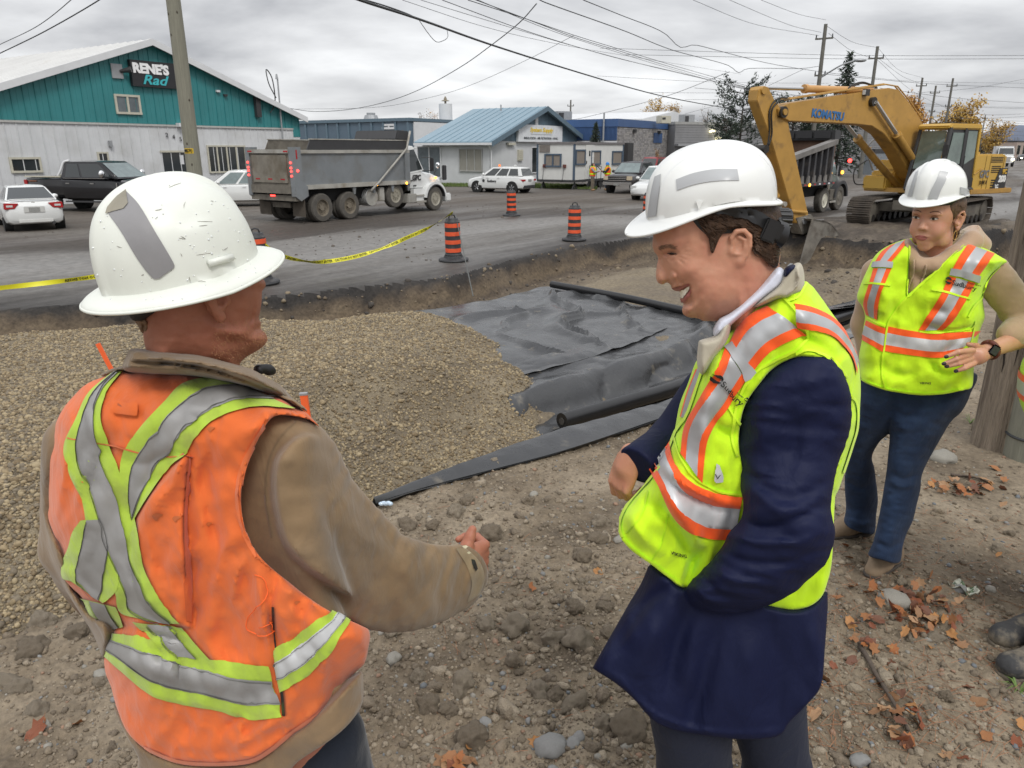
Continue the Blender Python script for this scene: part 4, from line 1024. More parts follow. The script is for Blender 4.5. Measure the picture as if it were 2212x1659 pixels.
  if i==0:
   a=ont(1776,166,tt)-p;b_=ont(1815,142,tt)-p;c=ont(1845,131,tt)-p;m_=MB();m_.tube(spline([(0,0,a[2]),b_,c],12),.06,8);ar=m_.build('lamp_arm',M_steel,t)
   m_=MB();m_.ell(c+np.array([.45,0,.02]),(.5,.22,.14),8);m_.build('lamp_head',M_steel,ar,smooth=True)
 rs=np.random.RandomState(12)
 for k in range(16):
  x=2132+k*4.6+rs.uniform(-2,2);tt=230+k*26;p=gt(x,tt);t=thing('utility_pole',p,'tiny distant utility pole near the vanishing end of the street','utility pole',group='distant utility poles along the street')
  m_=MB();m_.tube([(0,0,0),(0,0,rs.uniform(8,12))],[.22,.18],8);m_.box((0,0,8),(2,.15,.15));m_.build('pole',M_polef,t)
 p=gt(1850,66);
def wire(pts,r,name='overhead_wire',lb='thin overhead wire',grp=None,mt=None,n=48):
 0
 A=np.array([(a,b_)for a,b_,c in pts],float);q=np.array([1/c for a,b_,c in pts])
 S_=spline(np.column_stack([A,q*20000]),n);W_=np.array([ont(a,b_,20000/c)for a,b_,c in S_])
 o=MB();o.tube(W_-W_[0],r,6);ob=o.build(name,mt or M_wire,None,smooth=True);ob.location=W_[0]
 tag(ob,lb,'wire',grp);return ob
def wires():
 g='overhead wires crossing the grey sky'
 wire([(700,-30,10),(777,0,11),(904,41,13),(1062,97,17),(1275,164,25),(1433,208,33),(1616,241,45),(1760,262,56)],.021,lb='thickest black overhead cable sagging across the middle of the sky')
 wire([(775,-4,11),(830,12,12),(880,30,12.8),(904,42,13)],.011,lb='short black cable lashed under the thickest cable near the top edge')
 wire([(905,43,13),(925,72,13.2),(942,90,13.4),(957,88,13.6),(967,80,13.8),(966,65,14)],.006,lb='drooping grey cable loop hanging from the thickest black cable',mt=M_wireg)
 for k,P in enumerate(([(1011,0,22),(1128,38,25),(1240,76,30),(1331,104,35),(1474,147,44),(1626,188,54),(1776,216,60)],[(1018,-4,22),(1140,42,25),(1240,80,30),(1331,108,35),(1474,152,44),(1626,194,54),(1776,222,60)],[(955,0,24),(1140,68,29),(1320,122,36),(1480,160,45),(1600,190,54),(1770,224,60)],[(909,0,26),(1092,56,31),(1245,101,38),(1400,142,46),(1510,168,52),(1640,198,60)],[(869,0,28),(1040,56,33),(1200,94,41),(1400,128,55),(1600,160,75)],[(1028,-2,24),(1180,62,29),(1331,112,37),(1474,156,46),(1640,202,58)])):
  wire(P,.012 if k<3 else .010,lb=['upper of the wires in the middle bundle left of the excavator','lower twin of the middle bundle of wires','third wire below the middle bundle, running to the lamp pole','fourth wire below the middle bundle','lowest faint wire of the middle bundle','wire crossing through the middle bundle'][k],mt=M_wireg if k>2 else M_wire)
 wire([(1159,-6,22),(1170,2,23),(1207,16,24),(1347,66,30),(1449,107,37),(1570,140,45),(1596,157,46),(1616,148,47),(1728,148,53),(1769,143,57)],.016,lb='spliced black cable with a dip left of the excavator stick')
 wire([(1260,0,24),(1342,33,28),(1431,69,32),(1469,102,34),(1499,97,35),(1550,109,38),(1652,135,45),(1759,153,52),(1886,168,65),(1982,176,85),(2212,180,120)],.014,lb='black cable with a drooping splice running over the excavator')
 wire([(1159,8,24),(1123,48,26),(1062,97,30),(991,147,36),(889,201,44),(788,231,48),(686,241,49.5),(612,232,50)],.018,lb='service cable swooping down to the mast on the teal building',mt=M_wireg)
 wire([(1240,76,33),(1143,127,38),(1011,186,44),(914,214,47),(808,232,49),(612,236,50)],.010,lb='thin second service wire running to the teal building',mt=M_wireg)
 wire([(1576,155,46),(1438,208,54),(1270,252,62),(1210,262,66)],.016,lb='service cable running from the dipped cable to the blue building',mt=M_wireg)
 wire([(1735,150,52),(1660,185,56),(1590,215,60),(1480,246,70)],.012,lb='service wire running down left behind the excavator stick',mt=M_wireg)
 for k,P in enumerate(([(1497,0,40),(1626,51,47),(1769,77,56)],[(1576,0,42),(1703,53,49),(1774,70,56)],[(1644,0,44),(1723,30,50),(1784,43,56)])):
  wire(P,.011,lb=['left of the three top wires reaching the lamp pole','middle of the three top wires reaching the lamp pole','right of the three top wires reaching the lamp pole'][k])
 for k,P in enumerate(([(1784,55,56),(1840,90,62),(1896,103,67)],[(1790,72,56),(1840,110,62),(1890,127,67)],[(1896,103,67),(1940,150,82),(1993,168,98)],[(1900,128,67),(1950,165,84),(1993,182,98)],[(1896,130,67),(1970,196,86),(2059,240,100)])):
  wire(P,.012,lb=['upper wire between the lamp pole and the transformer pole','lower wire between the lamp pole and the transformer pole','upper wire from the transformer pole to the next pole','lower wire from the transformer pole to the next pole','wire sagging low right of the transformer pole'][k])
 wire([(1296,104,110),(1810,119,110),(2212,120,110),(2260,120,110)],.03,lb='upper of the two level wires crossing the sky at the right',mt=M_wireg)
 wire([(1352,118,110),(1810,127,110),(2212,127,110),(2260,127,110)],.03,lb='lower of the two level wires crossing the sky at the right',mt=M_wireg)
 rs=np.random.RandomState(6)
 rows=[((1290,164),(1790,180)),((1500,190),(1890,210)),((1600,205),(2212,235)),((1779,160),(2212,190)),((1900,190),(2212,222)),((1900,215),(2212,232)),((1990,235),(2212,268)),((2000,250),(2212,252)),((2050,262),(2212,285)),((1880,240),(2212,262)),((1990,200),(2212,171)),((1400,200),(1800,190)),((2060,240),(2212,246)),((2100,275),(2212,293)),((2120,290),(2212,300)),((1480,215),(1800,205))]
 for(a,b_)in rows:
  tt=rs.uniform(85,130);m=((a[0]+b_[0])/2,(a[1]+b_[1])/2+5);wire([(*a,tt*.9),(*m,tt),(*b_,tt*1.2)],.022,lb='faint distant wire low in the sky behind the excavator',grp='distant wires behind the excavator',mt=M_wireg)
 for k,P in enumerate(([(-20,105,20),(0,96,20),(83,55,18),(153,0,16),(180,-30,15)],[(-20,124,20),(0,115,20),(100,66,18),(214,0,16),(250,-30,15)])):
  wire(P,.009 if k==0 else .014,lb=['upper thin wire at the top left corner','lower thicker wire at the top left corner'][k])
poles();wires()
def hills():
 n=60;V=[];F=[]
 for i in range(n):
  a=R(-60+130*i/(n-1));d=850;h=14+9*math.sin(i*.9)+5*math.sin(i*2.3)+6*(i>38)
  for k,(dd,z)in enumerate(((0,ZR-1),(20,h*.55),(60,h),(140,h*.8))):V.append((math.sin(a)*(d+dd),math.cos(a)*(d+dd),z))
 for i in range(n-1):
  for k in range(3):F.append((i*4+k,(i+1)*4+k,(i+1)*4+k+1,i*4+k+1))
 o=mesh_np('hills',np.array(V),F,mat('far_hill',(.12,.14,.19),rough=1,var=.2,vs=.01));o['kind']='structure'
 rs=np.random.RandomState(31);P=[]
 for k in range(26000):
  a=R(rs.uniform(-45,52));d=rs.uniform(170,420);hh=(3.5+4*noise(np.array([[a*40,d*.01,0]]),1.,4,2)[0]);P.append((math.sin(a)*d,math.cos(a)*d,ZR+rs.uniform(0,max(hh,1.5))))
 P=np.array(P);keep=np.abs(np.arctan2(P[:,0],P[:,1])-R(33.5))>R(2.0);P=P[keep]
 V,F=leaf_cloud(P,1.1,rs);mts=[mat('wood_%d'%i,c,rough=.9,var=.2,vs=.1)for i,c in enumerate(((.05,.05,.035),(.09,.075,.05),(.16,.10,.04)))]
 o=mesh_np('distant_wood',V,F,mts,smooth=False,fm=rs.randint(0,3,len(F)));o['kind']='stuff'
hills()
M_tyre=mat('tyre',(.028,.027,.026),rough=.85,var=.2)
M_tyred=mat('dusty_tyre',(.085,.078,.068),rough=.95,var=.25,vs=6)
M_alloy=mat('alloy_rim',(.45,.46,.47),rough=.3,metal=.8,var=.05)
M_chrome=mat('chrome',(.7,.7,.7),rough=.12,metal=1.,var=0)
M_carw=mat('car_white',(.68,.69,.68),rough=.25,var=.03,coat=.6)
M_carb=mat('car_black',(.010,.010,.012),rough=.15,var=.02,coat=.8,spec=.3)
M_cglass=mat('car_glass',(.03,.035,.036),rough=.05,var=0,spec=.8)
M_cglassl=mat('car_glass_light',(.16,.2,.2),rough=.08,var=.25,vs=2,spec=.8)
M_red=mat('tail_lamp',(.35,.012,.015),rough=.25,var=.05,coat=.5)
M_redon=mat('lamp_red_lit',(.6,.02,.02),emit=(1,.05,.04),es=4.)
M_ambon=mat('lamp_amber_lit',(.8,.3,.02),emit=(1,.42,.04),es=4.)
M_hl=mat('headlamp',(.55,.56,.55),rough=.15,var=.1)
M_hlon=mat('headlamp_lit',(1,.95,.8),emit=(1,.9,.6),es=9.)
M_under=mat('underbody',(.015,.015,.015),rough=.9)
M_plate=mat('plate',(.25,.25,.24),rough=.5,var=.3,vs=30)
def wheel(parent,x,y,r,w,rimc=M_alloy,side=-1,spokes=5,tyre=None,name='wheel',deep=False,z=None,lugs=0):
 0
 z=r if z is None else z
 t=MB();yi=y-side*w
 prof=[(r*.60,0),(r*.66,.0),(r*.93,.02*w),(r,.16*w),(r,.84*w),(r*.93,.98*w),(r*.6,w)]
 t.lathe([(a,y-side*b_)for a,b_ in prof],(x,0,z),32,axis='y')
 o=t.build(name,tyre or M_tyre,parent,smooth=True,sharp=40)
 k=MB();d=w*(.35 if deep else .12)
 k.lathe([(r*.62,y),(r*.56,y-side*.01),(r*.52,y-side*d),(r*.22,y-side*d),(r*.2,y-side*d*.3),(0.0001,y-side*d*.3)],(x,0,z),28,axis='y')
 ri=k.build('rim',rimc,o,smooth=True,sharp=35)
 if spokes:
  q=MB();q.lathe([(r*.5,y-side*.006),(0.001,y-side*.006)],(x,0,z),24,axis='y');q.build('rim_recess',M_dark,o)
  for j in range(spokes):
   a=2*math.pi*j/spokes+.3;q=MB()
   for da in(-.11,.11):
    q.tube([(x+r*.1*math.cos(a),y+side*.004,z+r*.1*math.sin(a)),(x+r*.55*math.cos(a+da),y+side*.004,z+r*.55*math.sin(a+da))],r*.05,5)
   q.build('spoke',rimc,o)
 for j in range(lugs):
  a=2*math.pi*j/lugs;q=MB();q.cyl((x+r*.3*math.cos(a),y-side*d*.6,z+r*.3*math.sin(a)),(x+r*.3*math.cos(a),y-side*(d*.3-.03),z+r*.3*math.sin(a)),r*.035,n=6);q.build('wheel_nut',rimc,o)
 return o
def loft(stations,parent,name,mt,sub=4):
 0
 def ring(x,zb,zt,w,tw,cr):
  h=zt-zb
  pts=[(0,zb),(w*.80,zb),(w*.95,zb+.10*h),(w,zb+.34*h),(w*.995,zb+.62*h),(w*(.5+.5*tw),zt-.10*h),(w*tw*.93,zt-.02*h),(w*tw*.55,zt+cr*.75),(0,zt+cr)]
  full=pts+[(-a,b_)for a,b_ in pts[-2:0:-1]]
  return[(x,a,b_)for a,b_ in full]
 A=np.array(stations,float);xs=A[:,0];tt=np.linspace(0,len(A)-1,(len(A)-1)*sub+1)
 B=np.stack([np.interp(tt,range(len(A)),A[:,i])for i in range(6)],1)
 if sub>1:
  K=np.array([.25,.5,.25])
  for _ in range(2):
   for i in range(1,6):B[1:-1,i]=np.convolve(B[:,i],K,'valid')
 V=[];
 for s_ in B:V+=ring(*s_)
 n=16;k=len(B);F=[(i*n+j,i*n+(j+1)%n,(i+1)*n+(j+1)%n,(i+1)*n+j)for i in range(k-1)for j in range(n)]
 F+=[tuple(range(n))[::-1],tuple(range((k-1)*n,k*n))]
 m_=MB();m_.add(V,F);return m_.build(name,mt,parent,smooth=True,sharp=45)
def cabin(parent,P,w0,w1,body,glass,pillars=(),rear_glass=True,gl2=None):
 0
 (a,za),(b_,zb),(c,zc),(d,zd)=P
 m_=MB();V=[(a,w0,za),(b_,w1,zb),(c,w1,zc),(d,w0,zd)];V+=[(x,-y,z)for x,y,z in V]
 mb_=(b_+c)/2;V+=[((b_+c)/2,0,max(zb,zc)+.05),(b_+.1,0,zb+.03),(c-.1,0,zc+.03)]
 m_.add(V,[(0,3,2,1),(4,5,6,7),(0,1,9,5,4),(3,7,6,10,2),(1,2,10,8,9),(5,9,8,10,6),(0,4,7,3)])
 cab=m_.build('cabin',body,parent,smooth=True,sharp=50,bevel=.03)
 def lerp(p,q,t):return tuple(p[i]+(q[i]-p[i])*t for i in range(3))
 for s_ in(-1,1):
  A,B_,C_,D_=(a,w0,za),(b_,w1,zb),(c,w1,zc),(d,w0,zd)
  lo=lambda t:lerp(lerp(A,D_,t),lerp(B_,C_,t),.08);hi=lambda t:lerp(lerp(A,D_,t),lerp(B_,C_,t),.87)
  cuts=[.07]+list(pillars)+[.93]
  for i in range(len(cuts)-1):
   t0,t1=cuts[i]+.018,cuts[i+1]-.018;q=MB();pts=[lo(t0),lo(t1),hi(t1),hi(t0)]
   q.add([(x,s_*(y+.007),z+.005)for x,y,z in pts],[(0,1,2,3)]);q.build('side_window',glass,cab)
 for nm,e0,e1,g in(('windscreen',(d,w0,zd),(c,w1,zc),gl2 or glass),('rear_window',(a,w0,za),(b_,w1,zb),glass)):
  if nm=='rear_window' and not rear_glass:continue
  sx=1 if nm[0]=='w' else-1
  nrm=np.array([abs(e1[2]-e0[2]),0,abs(e0[0]-e1[0])]);nrm=nrm/np.linalg.norm(nrm)*.014
  p0,p1=lerp(e0,e1,.08),lerp(e0,e1,.90);q=MB()
  q.add([(p0[0]+sx*nrm[0],p0[1]*.93,p0[2]+nrm[2]),(p1[0]+sx*nrm[0],p1[1]*.9,p1[2]+nrm[2]),(p1[0]+sx*nrm[0],-p1[1]*.9,p1[2]+nrm[2]),(p0[0]+sx*nrm[0],-p0[1]*.93,p0[2]+nrm[2])],[(0,1,2,3)]);q.build(nm,g,cab)
 return cab
def boxpart(parent,name,mt,*a,bevel=0.):
 m_=MB();m_.b(*a);return m_.build(name,mt,parent,bevel=bevel)
def arches(parent,xs,w,r,z=None):
 for x in xs:
  for s_ in(-1,1):
   m_=MB();m_.cyl((x,s_*(w+.006),(z or r)),(x,s_*(w-.25),(z or r)),r*1.17,n=28);m_.build('wheel_arch',M_under,parent)
def cars():
 t=thing('parked_car',(-17.35,27.17,ZR),'white two door coupe seen from behind at the left edge','car',R(127.4))
 loft([(-2.2,.38,.82,.72,.9,.0),(-2.12,.26,.96,.82,.88,.01),(-1.7,.2,1.03,.89,.86,.02),(-.9,.2,1.0,.91,.9,.02),(.6,.2,.95,.91,.9,.02),(1.3,.2,.88,.89,.86,.03),(1.95,.22,.74,.82,.82,.03),(2.2,.34,.58,.68,.85,0)],t,'body',M_carw)
 cabin(t,((-1.85,1.0),(-.72,1.42),(.1,1.43),(1.15,.93)),.76,.56,M_carw,M_cglass,(.45,),gl2=M_cglassl)
 for s_ in(-1,1):
  m_=MB();m_.prism([(s_*.42,.93),(s_*.84,.95),(s_*.855,.74),(s_*.55,.76)],-2.225,-2.0,axes='yz');l=m_.build('tail_lamp',M_red,t,bevel=.015)
  q=MB();q.b(-2.235,-2.22,s_*.60,s_*.78,.82,.88);q.build('lamp_lens',M_hl,l)
  wheel(t,-1.35,s_*.87,.32,.21,side=s_);wheel(t,1.3,s_*.87,.32,.21,side=s_)
  m_=MB();m_.ell((.75,s_*.98,1.0),(.09,.12,.08),6);m_.build('mirror',M_carw,t,smooth=True)
 arches(t,(-1.35,1.3),.885,.32)
 p=boxpart(t,'number_plate_recess',mat('recess_white',(.5,.5,.48),rough=.4),-2.222,-2.2,-.30,.30,.62,.82,bevel=.01);boxpart(p,'number_plate',M_plate,-2.232,-2.224,-.16,.16,.65,.79)
 boxpart(t,'spoiler',M_carw,-2.12,-1.95,-.66,.66,1.03,1.07,bevel=.015);boxpart(t,'rear_valance',mat('valance',(.55,.55,.53),rough=.4),-2.226,-2.1,-.5,.5,.30,.40,bevel=.01)
 boxpart(t,'badge',M_chrome,-2.135,-2.12,-.05,.05,.90,.96)
 m_=MB();m_.cyl((-2.24,-.5,.27),(-2.0,-.5,.27),.05,n=12);m_.build('tail_pipe',M_dark,t)
 t=thing('pickup_truck',(-18.12,34.27,ZR),'black crew cab pickup with chrome mirrors parked before the white wall','pickup truck',R(-14.4));k=1.116
 loft([(-3.1*k,.6,1.42,.95,.97,0),(-3.0*k,.55,1.46,1.0,.97,0),(-1.3*k,.55,1.45,1.02,.97,.0),(-1.28*k,.5,1.42,1.02,.97,0),(.9*k,.5,1.42,1.02,.95,.0),(1.2*k,.5,1.40,1.02,.93,.04),(2.5*k,.55,1.32,1.0,.88,.05),(2.75*k,.6,1.25,.92,.9,.02)],t,'body',M_carb,sub=2)
 cabin(t,((-1.38*k,1.42),(-1.2*k,2.12),(.45*k,2.13),(1.35*k,1.42)),.98,.80,M_carb,M_cglass,(.38,),gl2=M_cglassl)
 boxpart(t,'bed_opening',M_under,-3.0*k,-1.35*k,-.85,.85,1.455,1.47)
 for s_ in(-1,1):
  for x in(-2.05*k,2.0*k):wheel(t,x,s_*1.03,.43,.28,side=s_,spokes=8)
  boxpart(t,'bed_rail',M_trim,-3.08*k,-1.35*k,s_*.93,s_*1.0,1.47,1.52)
  boxpart(t,'tail_lamp',M_red,-3.13*k,-2.98*k,s_*.88,s_*1.015,1.0,1.35,bevel=.01)
  m_=MB();m_.ell((.82*k,s_*1.22,1.62),(.10,.15,.17),8);mi=m_.build('mirror',M_chrome,t,smooth=True)
  m_=MB();m_.tube([(.82*k,s_*.95,1.5),(.82*k,s_*1.2,1.5)],.03,6);m_.build('mirror_arm',M_dark,mi)
  for x in(-1.1*k,.05*k):boxpart(t,'door_handle',M_chrome,x,x+.2,s_*1.02,s_*1.05,1.2,1.24)
  boxpart(t,'window_trim',M_chrome,-1.2*k,.75*k,s_*1.0,s_*1.022,1.425,1.445)
  boxpart(t,'fender_vent',M_chrome,1.25*k,1.3*k,s_*1.01,s_*1.04,.85,1.25);boxpart(t,'running_board',M_dark,-1.2*k,1.1*k,s_*.9,s_*1.08,.42,.48)
  boxpart(t,'decal',mat('orange_decal',(.18,.06,.02),rough=.4),-2.9*k,-2.5*k,s_*1.012,s_*1.018,1.28,1.33)
 arches(t,(-2.05*k,2.0*k),1.0,.43)
 m_=MB();m_.tube(spline([(-1.5*k,-.95,1.5),(-1.35*k,-.9,1.75),(-1.22*k,-.8,2.1),(-1.0*k,-.75,2.17)],12),.05,8);m_.build('roll_bar',M_white,t,smooth=True)
 m_=MB();m_.tube([(-2.6*k,.9,1.5),(-2.55*k,.9,1.68),(-1.5*k,.9,1.7)],.03,6);m_.build('bed_bar',M_trim,t)
 def sedan(loc,rz,lb,body,glass,L=4.5,H=1.45,W=.9,suv=False,name='parked_car',cat='car',gl2=None,on=False):
  t=thing(name,loc,lb,cat,rz);h=L/2;hb=.95 if not suv else 1.05
  loft([(-h,.45,hb-.2,W*.8,.9,0),(-h+.12,.25,hb,W*.95,.9,0),(-h*.4,.22,hb,W,.9,0),(h*.3,.22,hb-.02,W,.9,0),(h*.55,.22,hb-.06,W,.88,.03),(h-.15,.25,hb-.22,W*.92,.85,.02),(h,.35,hb-.42,W*.75,.85,0)],t,'body',body)
  rr=-h+(.35 if suv else .75);cabin(t,((-h+.12 if suv else-h*.72,hb-.02),(rr,H-.02),(h*.12,H),(h*.52,hb-.05)),W*.86,W*.66,body,glass,(.35,.64)if suv else(.5,),gl2=gl2)
  for s_ in(-1,1):
   for x in(-h*.62,h*.62):wheel(t,x,s_*(W-.01),.34,.22,side=s_)
   boxpart(t,'tail_lamp',M_red,-h-.01,-h+.3,s_*W*.6,s_*W*.93,hb-.32,hb-.2,bevel=.01)
   boxpart(t,'headlamp',M_hlon if on else M_hl,h-.25,h-.02,s_*W*.5,s_*W*.86,hb-.42,hb-.28,bevel=.01)
   m_=MB();m_.ell((h*.33,s_*(W+.1),hb+.08),(.08,.12,.08),6);m_.build('mirror',body,t,smooth=True)
   for x in(-h*.2,h*.18):boxpart(t,'door_handle',M_chrome if body is not M_carw else M_carw,x,x+.16,s_*W,s_*(W+.02),hb-.14,hb-.11)
  arches(t,(-h*.62,h*.62),W-.015,.34)
  return t
 p=gt(352,43);sedan(p,R(-20),'black sedan roof showing between the pickup and the big pole',M_carb,M_cglass)
 p=gt(517,36.5);t=sedan(p,R(195),'white crossover parked between the pole and the dump truck',M_carw,M_cglassl,L=4.6,H=1.66,suv=True)
 t=sedan((-.71,49.28,ZR),R(150.3),'white compact crossover with small orange roof beacon and door decals',M_carw,M_cglass,L=4.2,H=1.55,W=.9,suv=True,gl2=M_cglassl)
 m_=MB();m_.cyl((.1,0,1.6),(.1,0,1.72),.08,.06,n=10);m_.build('beacon',mat('beacon',(.7,.15,.02),emit=(1,.25,.05),es=.6),t)
 m_=MB();m_.prism([(-1.2,1.62),(-.9,1.62),(-1.05,1.72)],-.01,.01);m_.build('antenna_fin',M_carw,t)
 text_part('Sudbury',.2,M_dark,t,(.15,.915,.72),(math.pi/2,0,math.pi),name='door_lettering',bold=.004)
 m_=MB();m_.cyl((.75,.912,.74),(.75,.93,.74),.09,n=16);m_.build('door_emblem',M_dark,t)
 boxpart(t,'rear_bumper',M_dark,-2.13,-2.0,-.7,.7,.3,.48,bevel=.02);boxpart(t,'number_plate',M_plate,-2.13,-2.1,-.2,.2,.72,.84)
 t=thing('pickup_truck',(7.95,49.82,ZR),'dark grey pickup with chrome grille facing the road beside the trailer','pickup truck',R(238.2))
 body=mat('car_charcoal',(.028,.026,.028),rough=.3,var=.1,coat=.5)
 loft([(-2.9,.6,1.2,.9,.97,0),(-2.8,.5,1.24,.97,.97,0),(-1.0,.5,1.22,.98,.97,0),(1.0,.5,1.2,.98,.95,0),(1.3,.5,1.18,.97,.9,.03),(2.5,.5,1.08,.95,.85,.05),(2.72,.55,.98,.88,.9,.02)],t,'body',body,sub=2)
 cabin(t,((-1.3,1.2),(-1.1,1.84),(.55,1.86),(1.4,1.18)),.92,.72,body,M_cglass,(.4,),gl2=M_cglassl)
 for s_ in(-1,1):
  for x in(-1.9,1.8):wheel(t,x,s_*.97,.40,.26,side=s_)
  boxpart(t,'headlamp',mat('headlamp_warm',(.5,.42,.3),rough=.2),2.55,2.74,s_*.62,s_*.93,.82,1.05,bevel=.01)
  m_=MB();m_.ell((.95,s_*1.08,1.3),(.08,.12,.1),6);m_.build('mirror',body,t,smooth=True)
 for z in(.80,.92,1.02):boxpart(t,'grille_bar',M_chrome,2.7,2.77,-.6,.6,z-.025,z+.02)
 boxpart(t,'grille',M_under,2.6,2.745,-.62,.62,.74,1.07);boxpart(t,'bumper',M_chrome,2.6,2.86,-.93,.93,.52,.70,bevel=.03);boxpart(t,'number_plate',M_plate,2.861,2.87,-.16,.16,.5,.62)
 arches(t,(-1.9,1.8),.955,.40)
 p=gt(1424,41.5);sedan(p,R(238),'white car partly hidden behind the white helmet of the navy coated man',M_carw,M_cglassl,L=4.6,H=1.75,W=.93,suv=True)
 p=gt(1406,62);t=sedan(p,R(238),'red van with white roof behind the dark pickup',mat('car_red',(.25,.02,.025),rough=.3,coat=.5),M_cglass,L=4.8,H=2.0,suv=True)
 for px,tt,rz,lb in((2118+25,150,237,'far car with lit headlights on the street'),(2208,175,237,'farthest car with lit headlights at the right edge of the street')):
  p=gt(px,tt);sedan(p,R(rz+10),lb,M_carb,M_cglass,on=True)
 p=gt(2165,118);t=thing('freight_truck',p,'white truck with lit headlights coming down the far street','truck',R(245))
 loft([(-4,.8,1.3,1.1,1,0),(1.2,.8,1.3,1.1,1,0),(1.4,.7,1.8,1.1,.95,0),(2.6,.6,1.7,1.05,.9,.05),(2.9,.6,1.5,.95,.9,0)],t,'body',M_carw,sub=2)
 cabin(t,((-.5,1.3),(-.45,2.9),(1.0,2.9),(1.5,1.8)),1.1,1.0,M_carw,M_cglass,(.5,));boxpart(t,'cargo_box',M_white,-4,-.7,-1.2,1.2,1.0,3.1)
 boxpart(t,'grille',M_chrome,2.88,2.95,-.5,.5,.8,1.5)
 for s_ in(-1,1):
  for x in(-3,2.):wheel(t,x,s_*1.15,.5,.3,side=s_,spokes=0)
  m_=MB();m_.ell((2.9,s_*.85,1.1),(.1,.2,.16),8);m_.build('headlamp',M_hlon,t)
cars()
M_box=mat('steel_box_grey',(.20,.215,.225),rough=.5,var=.12,vs=1.2,col2=(.15,.14,.12),c2s=.9,c2t=(.5,.8),metal=.2)
M_boxr=mat('steel_box_rail',(.33,.32,.29),rough=.6,var=.2,vs=2,col2=(.18,.15,.11),c2s=1.5,c2t=(.5,.75))
M_boxd=mat('dirty_steel',(.15,.135,.11),rough=.75,var=.25,vs=2.5,col2=(.07,.06,.05),c2s=2,c2t=(.45,.7))
M_flap=mat('mud_flap',(.07,.058,.045),rough=.9,var=.25,vs=3)
def dump_truck():
 t=thing('dump_truck',(-8.2,29.43,ZR),'grey steel dump truck with white cab and GPC lettering on the road','dump truck',R(56.1));k=1.05
 for s_ in(-1,1):boxpart(t,'chassis_rail',M_boxd,-1.1,7.6,s_*.38,s_*.52,.85,1.12)
 for x in(0,1.42,6.6):
  m_=MB();m_.cyl((x,-1.0,.53),(x,1.0,.53),.11,n=10);m_.build('axle',M_under,t)
 for s_ in(-1,1):
  for x in(0,1.42):
   o=wheel(t,x,s_*1.25,.53,.30,rimc=mat('dusty_rim',(.17,.145,.11),rough=.8,var=.3,vs=5),side=s_,spokes=0,tyre=M_tyred,deep=True,lugs=8)
   i=wheel(t,x,s_*.90,.53,.28,rimc=M_boxd,side=s_,spokes=0,tyre=M_tyred,deep=True)
  wheel(t,4.1,s_*1.22,.52,.28,rimc=mat('lift_rim',(.27,.25,.2),rough=.6,var=.2),side=s_,spokes=0,tyre=M_tyred,deep=False,z=.80,lugs=8)
  wheel(t,6.75,s_*1.2,.53,.30,rimc=mat('front_rim',(.3,.28,.23),rough=.5,var=.2),side=s_,spokes=0,tyre=M_tyred,lugs=8)
 boxpart(t,'underbody',M_under,-1.0,5.0,-.9,.9,.75,1.2)
 X0,X1=-1.25,4.95;zb,zt=1.25,2.62
 m_=MB();m_.b(X0,X1,-1.2,1.2,zb,zb+.08);m_.build('box_floor',M_boxd,t)
 for s_ in(-1,1):
  m_=MB();m_.b(X0+.35,X1,s_*1.17,s_*1.24,zb+.1,zt-.1);sd=m_.build('box_side',M_box,t)
  m_=MB();m_.b(X0+.3,X1+.02,s_*1.13,s_*1.31,zt-.12,zt);m_.build('top_rail',M_boxr,sd)
  m_=MB();m_.b(X0+.3,X1+.02,s_*1.13,s_*1.31,zb-.02,zb+.14);m_.build('bottom_rail',M_boxr,sd)
  m_=MB();m_.b(X1-.28,X1+.03,s_*1.15,s_*1.30,zb+.14,zt-.12);m_.build('front_post',M_box,sd)
  m_=MB();m_.prism([(X0-.05,zb-.25),(X0+.2,zb-.42),(X0+.55,zb-.25),(X0+.55,zb+.1),(X0+.34,zb+.2),(X0+.34,zt+.1),(X0-.05,zt+.1)],s_*1.10,s_*1.32);cp=m_.build('corner_post',M_box,t)
  for z in(1.72,1.88,2.0,2.18):
   m_=MB();m_.cyl((X0-.05,s_*1.20,z),(X0-.09,s_*1.20,z),.035,n=8);m_.build('marker_lamp',M_redon,cp)
  m_=MB();m_.cyl((X0+.12,s_*1.32,1.9),(X0+.12,s_*1.35,1.9),.045,n=8);m_.build('side_lamp',M_redon,cp)
  m_=MB();m_.b(X0+.1,X0+.16,s_*1.322,s_*1.327,2.3,2.62);m_.build('reflector',M_red,cp)
  m_=MB();m_.prism([(X0+.75,zt),(X1,zt),(X1,zt+.36),(X0+.95,zt+.36)],s_*1.14,s_*1.18);bd=m_.build('side_board',M_dark if s_<0 else M_boxd,t)
  m_=MB();m_.b(X0+.9,X1,s_*1.12,s_*1.2,zt+.36,zt+.40);m_.build('board_cap',M_boxr,bd)
  boxpart(t,'mud_flap',M_flap,X0+.35,X0+.38,s_*.62,s_*1.28,.25,1.05)
  for x in(2.9,4.7):
   m_=MB();m_.cyl((x,s_*1.31,zb+.02),(x,s_*1.34,zb+.02),.05,n=8);m_.build('marker_lamp',M_ambon,t)
  m_=MB();m_.tube([(2.5,s_*1.36,zb-.2),(3.0,s_*1.36,zb+.12),(4.75,s_*1.36,zt+.05),(5.0,s_*1.36,zt+.75)],.045,8);m_.build('tarp_arm',M_boxr,t,smooth=True)
  for x in(1.7,2.8,3.9,4.9):
   m_=MB();m_.prism([(x-.1,zb),(x+.1,zb),(x+.04,zb-.3),(x-.04,zb-.3)],s_*1.2,s_*1.26);m_.build('rail_bracket',M_box,t)
 m_=MB();m_.b(X0-.02,X0+.05,-1.1,1.1,zb-.1,zt+.02);tg=m_.build('tailgate',M_boxd,t)
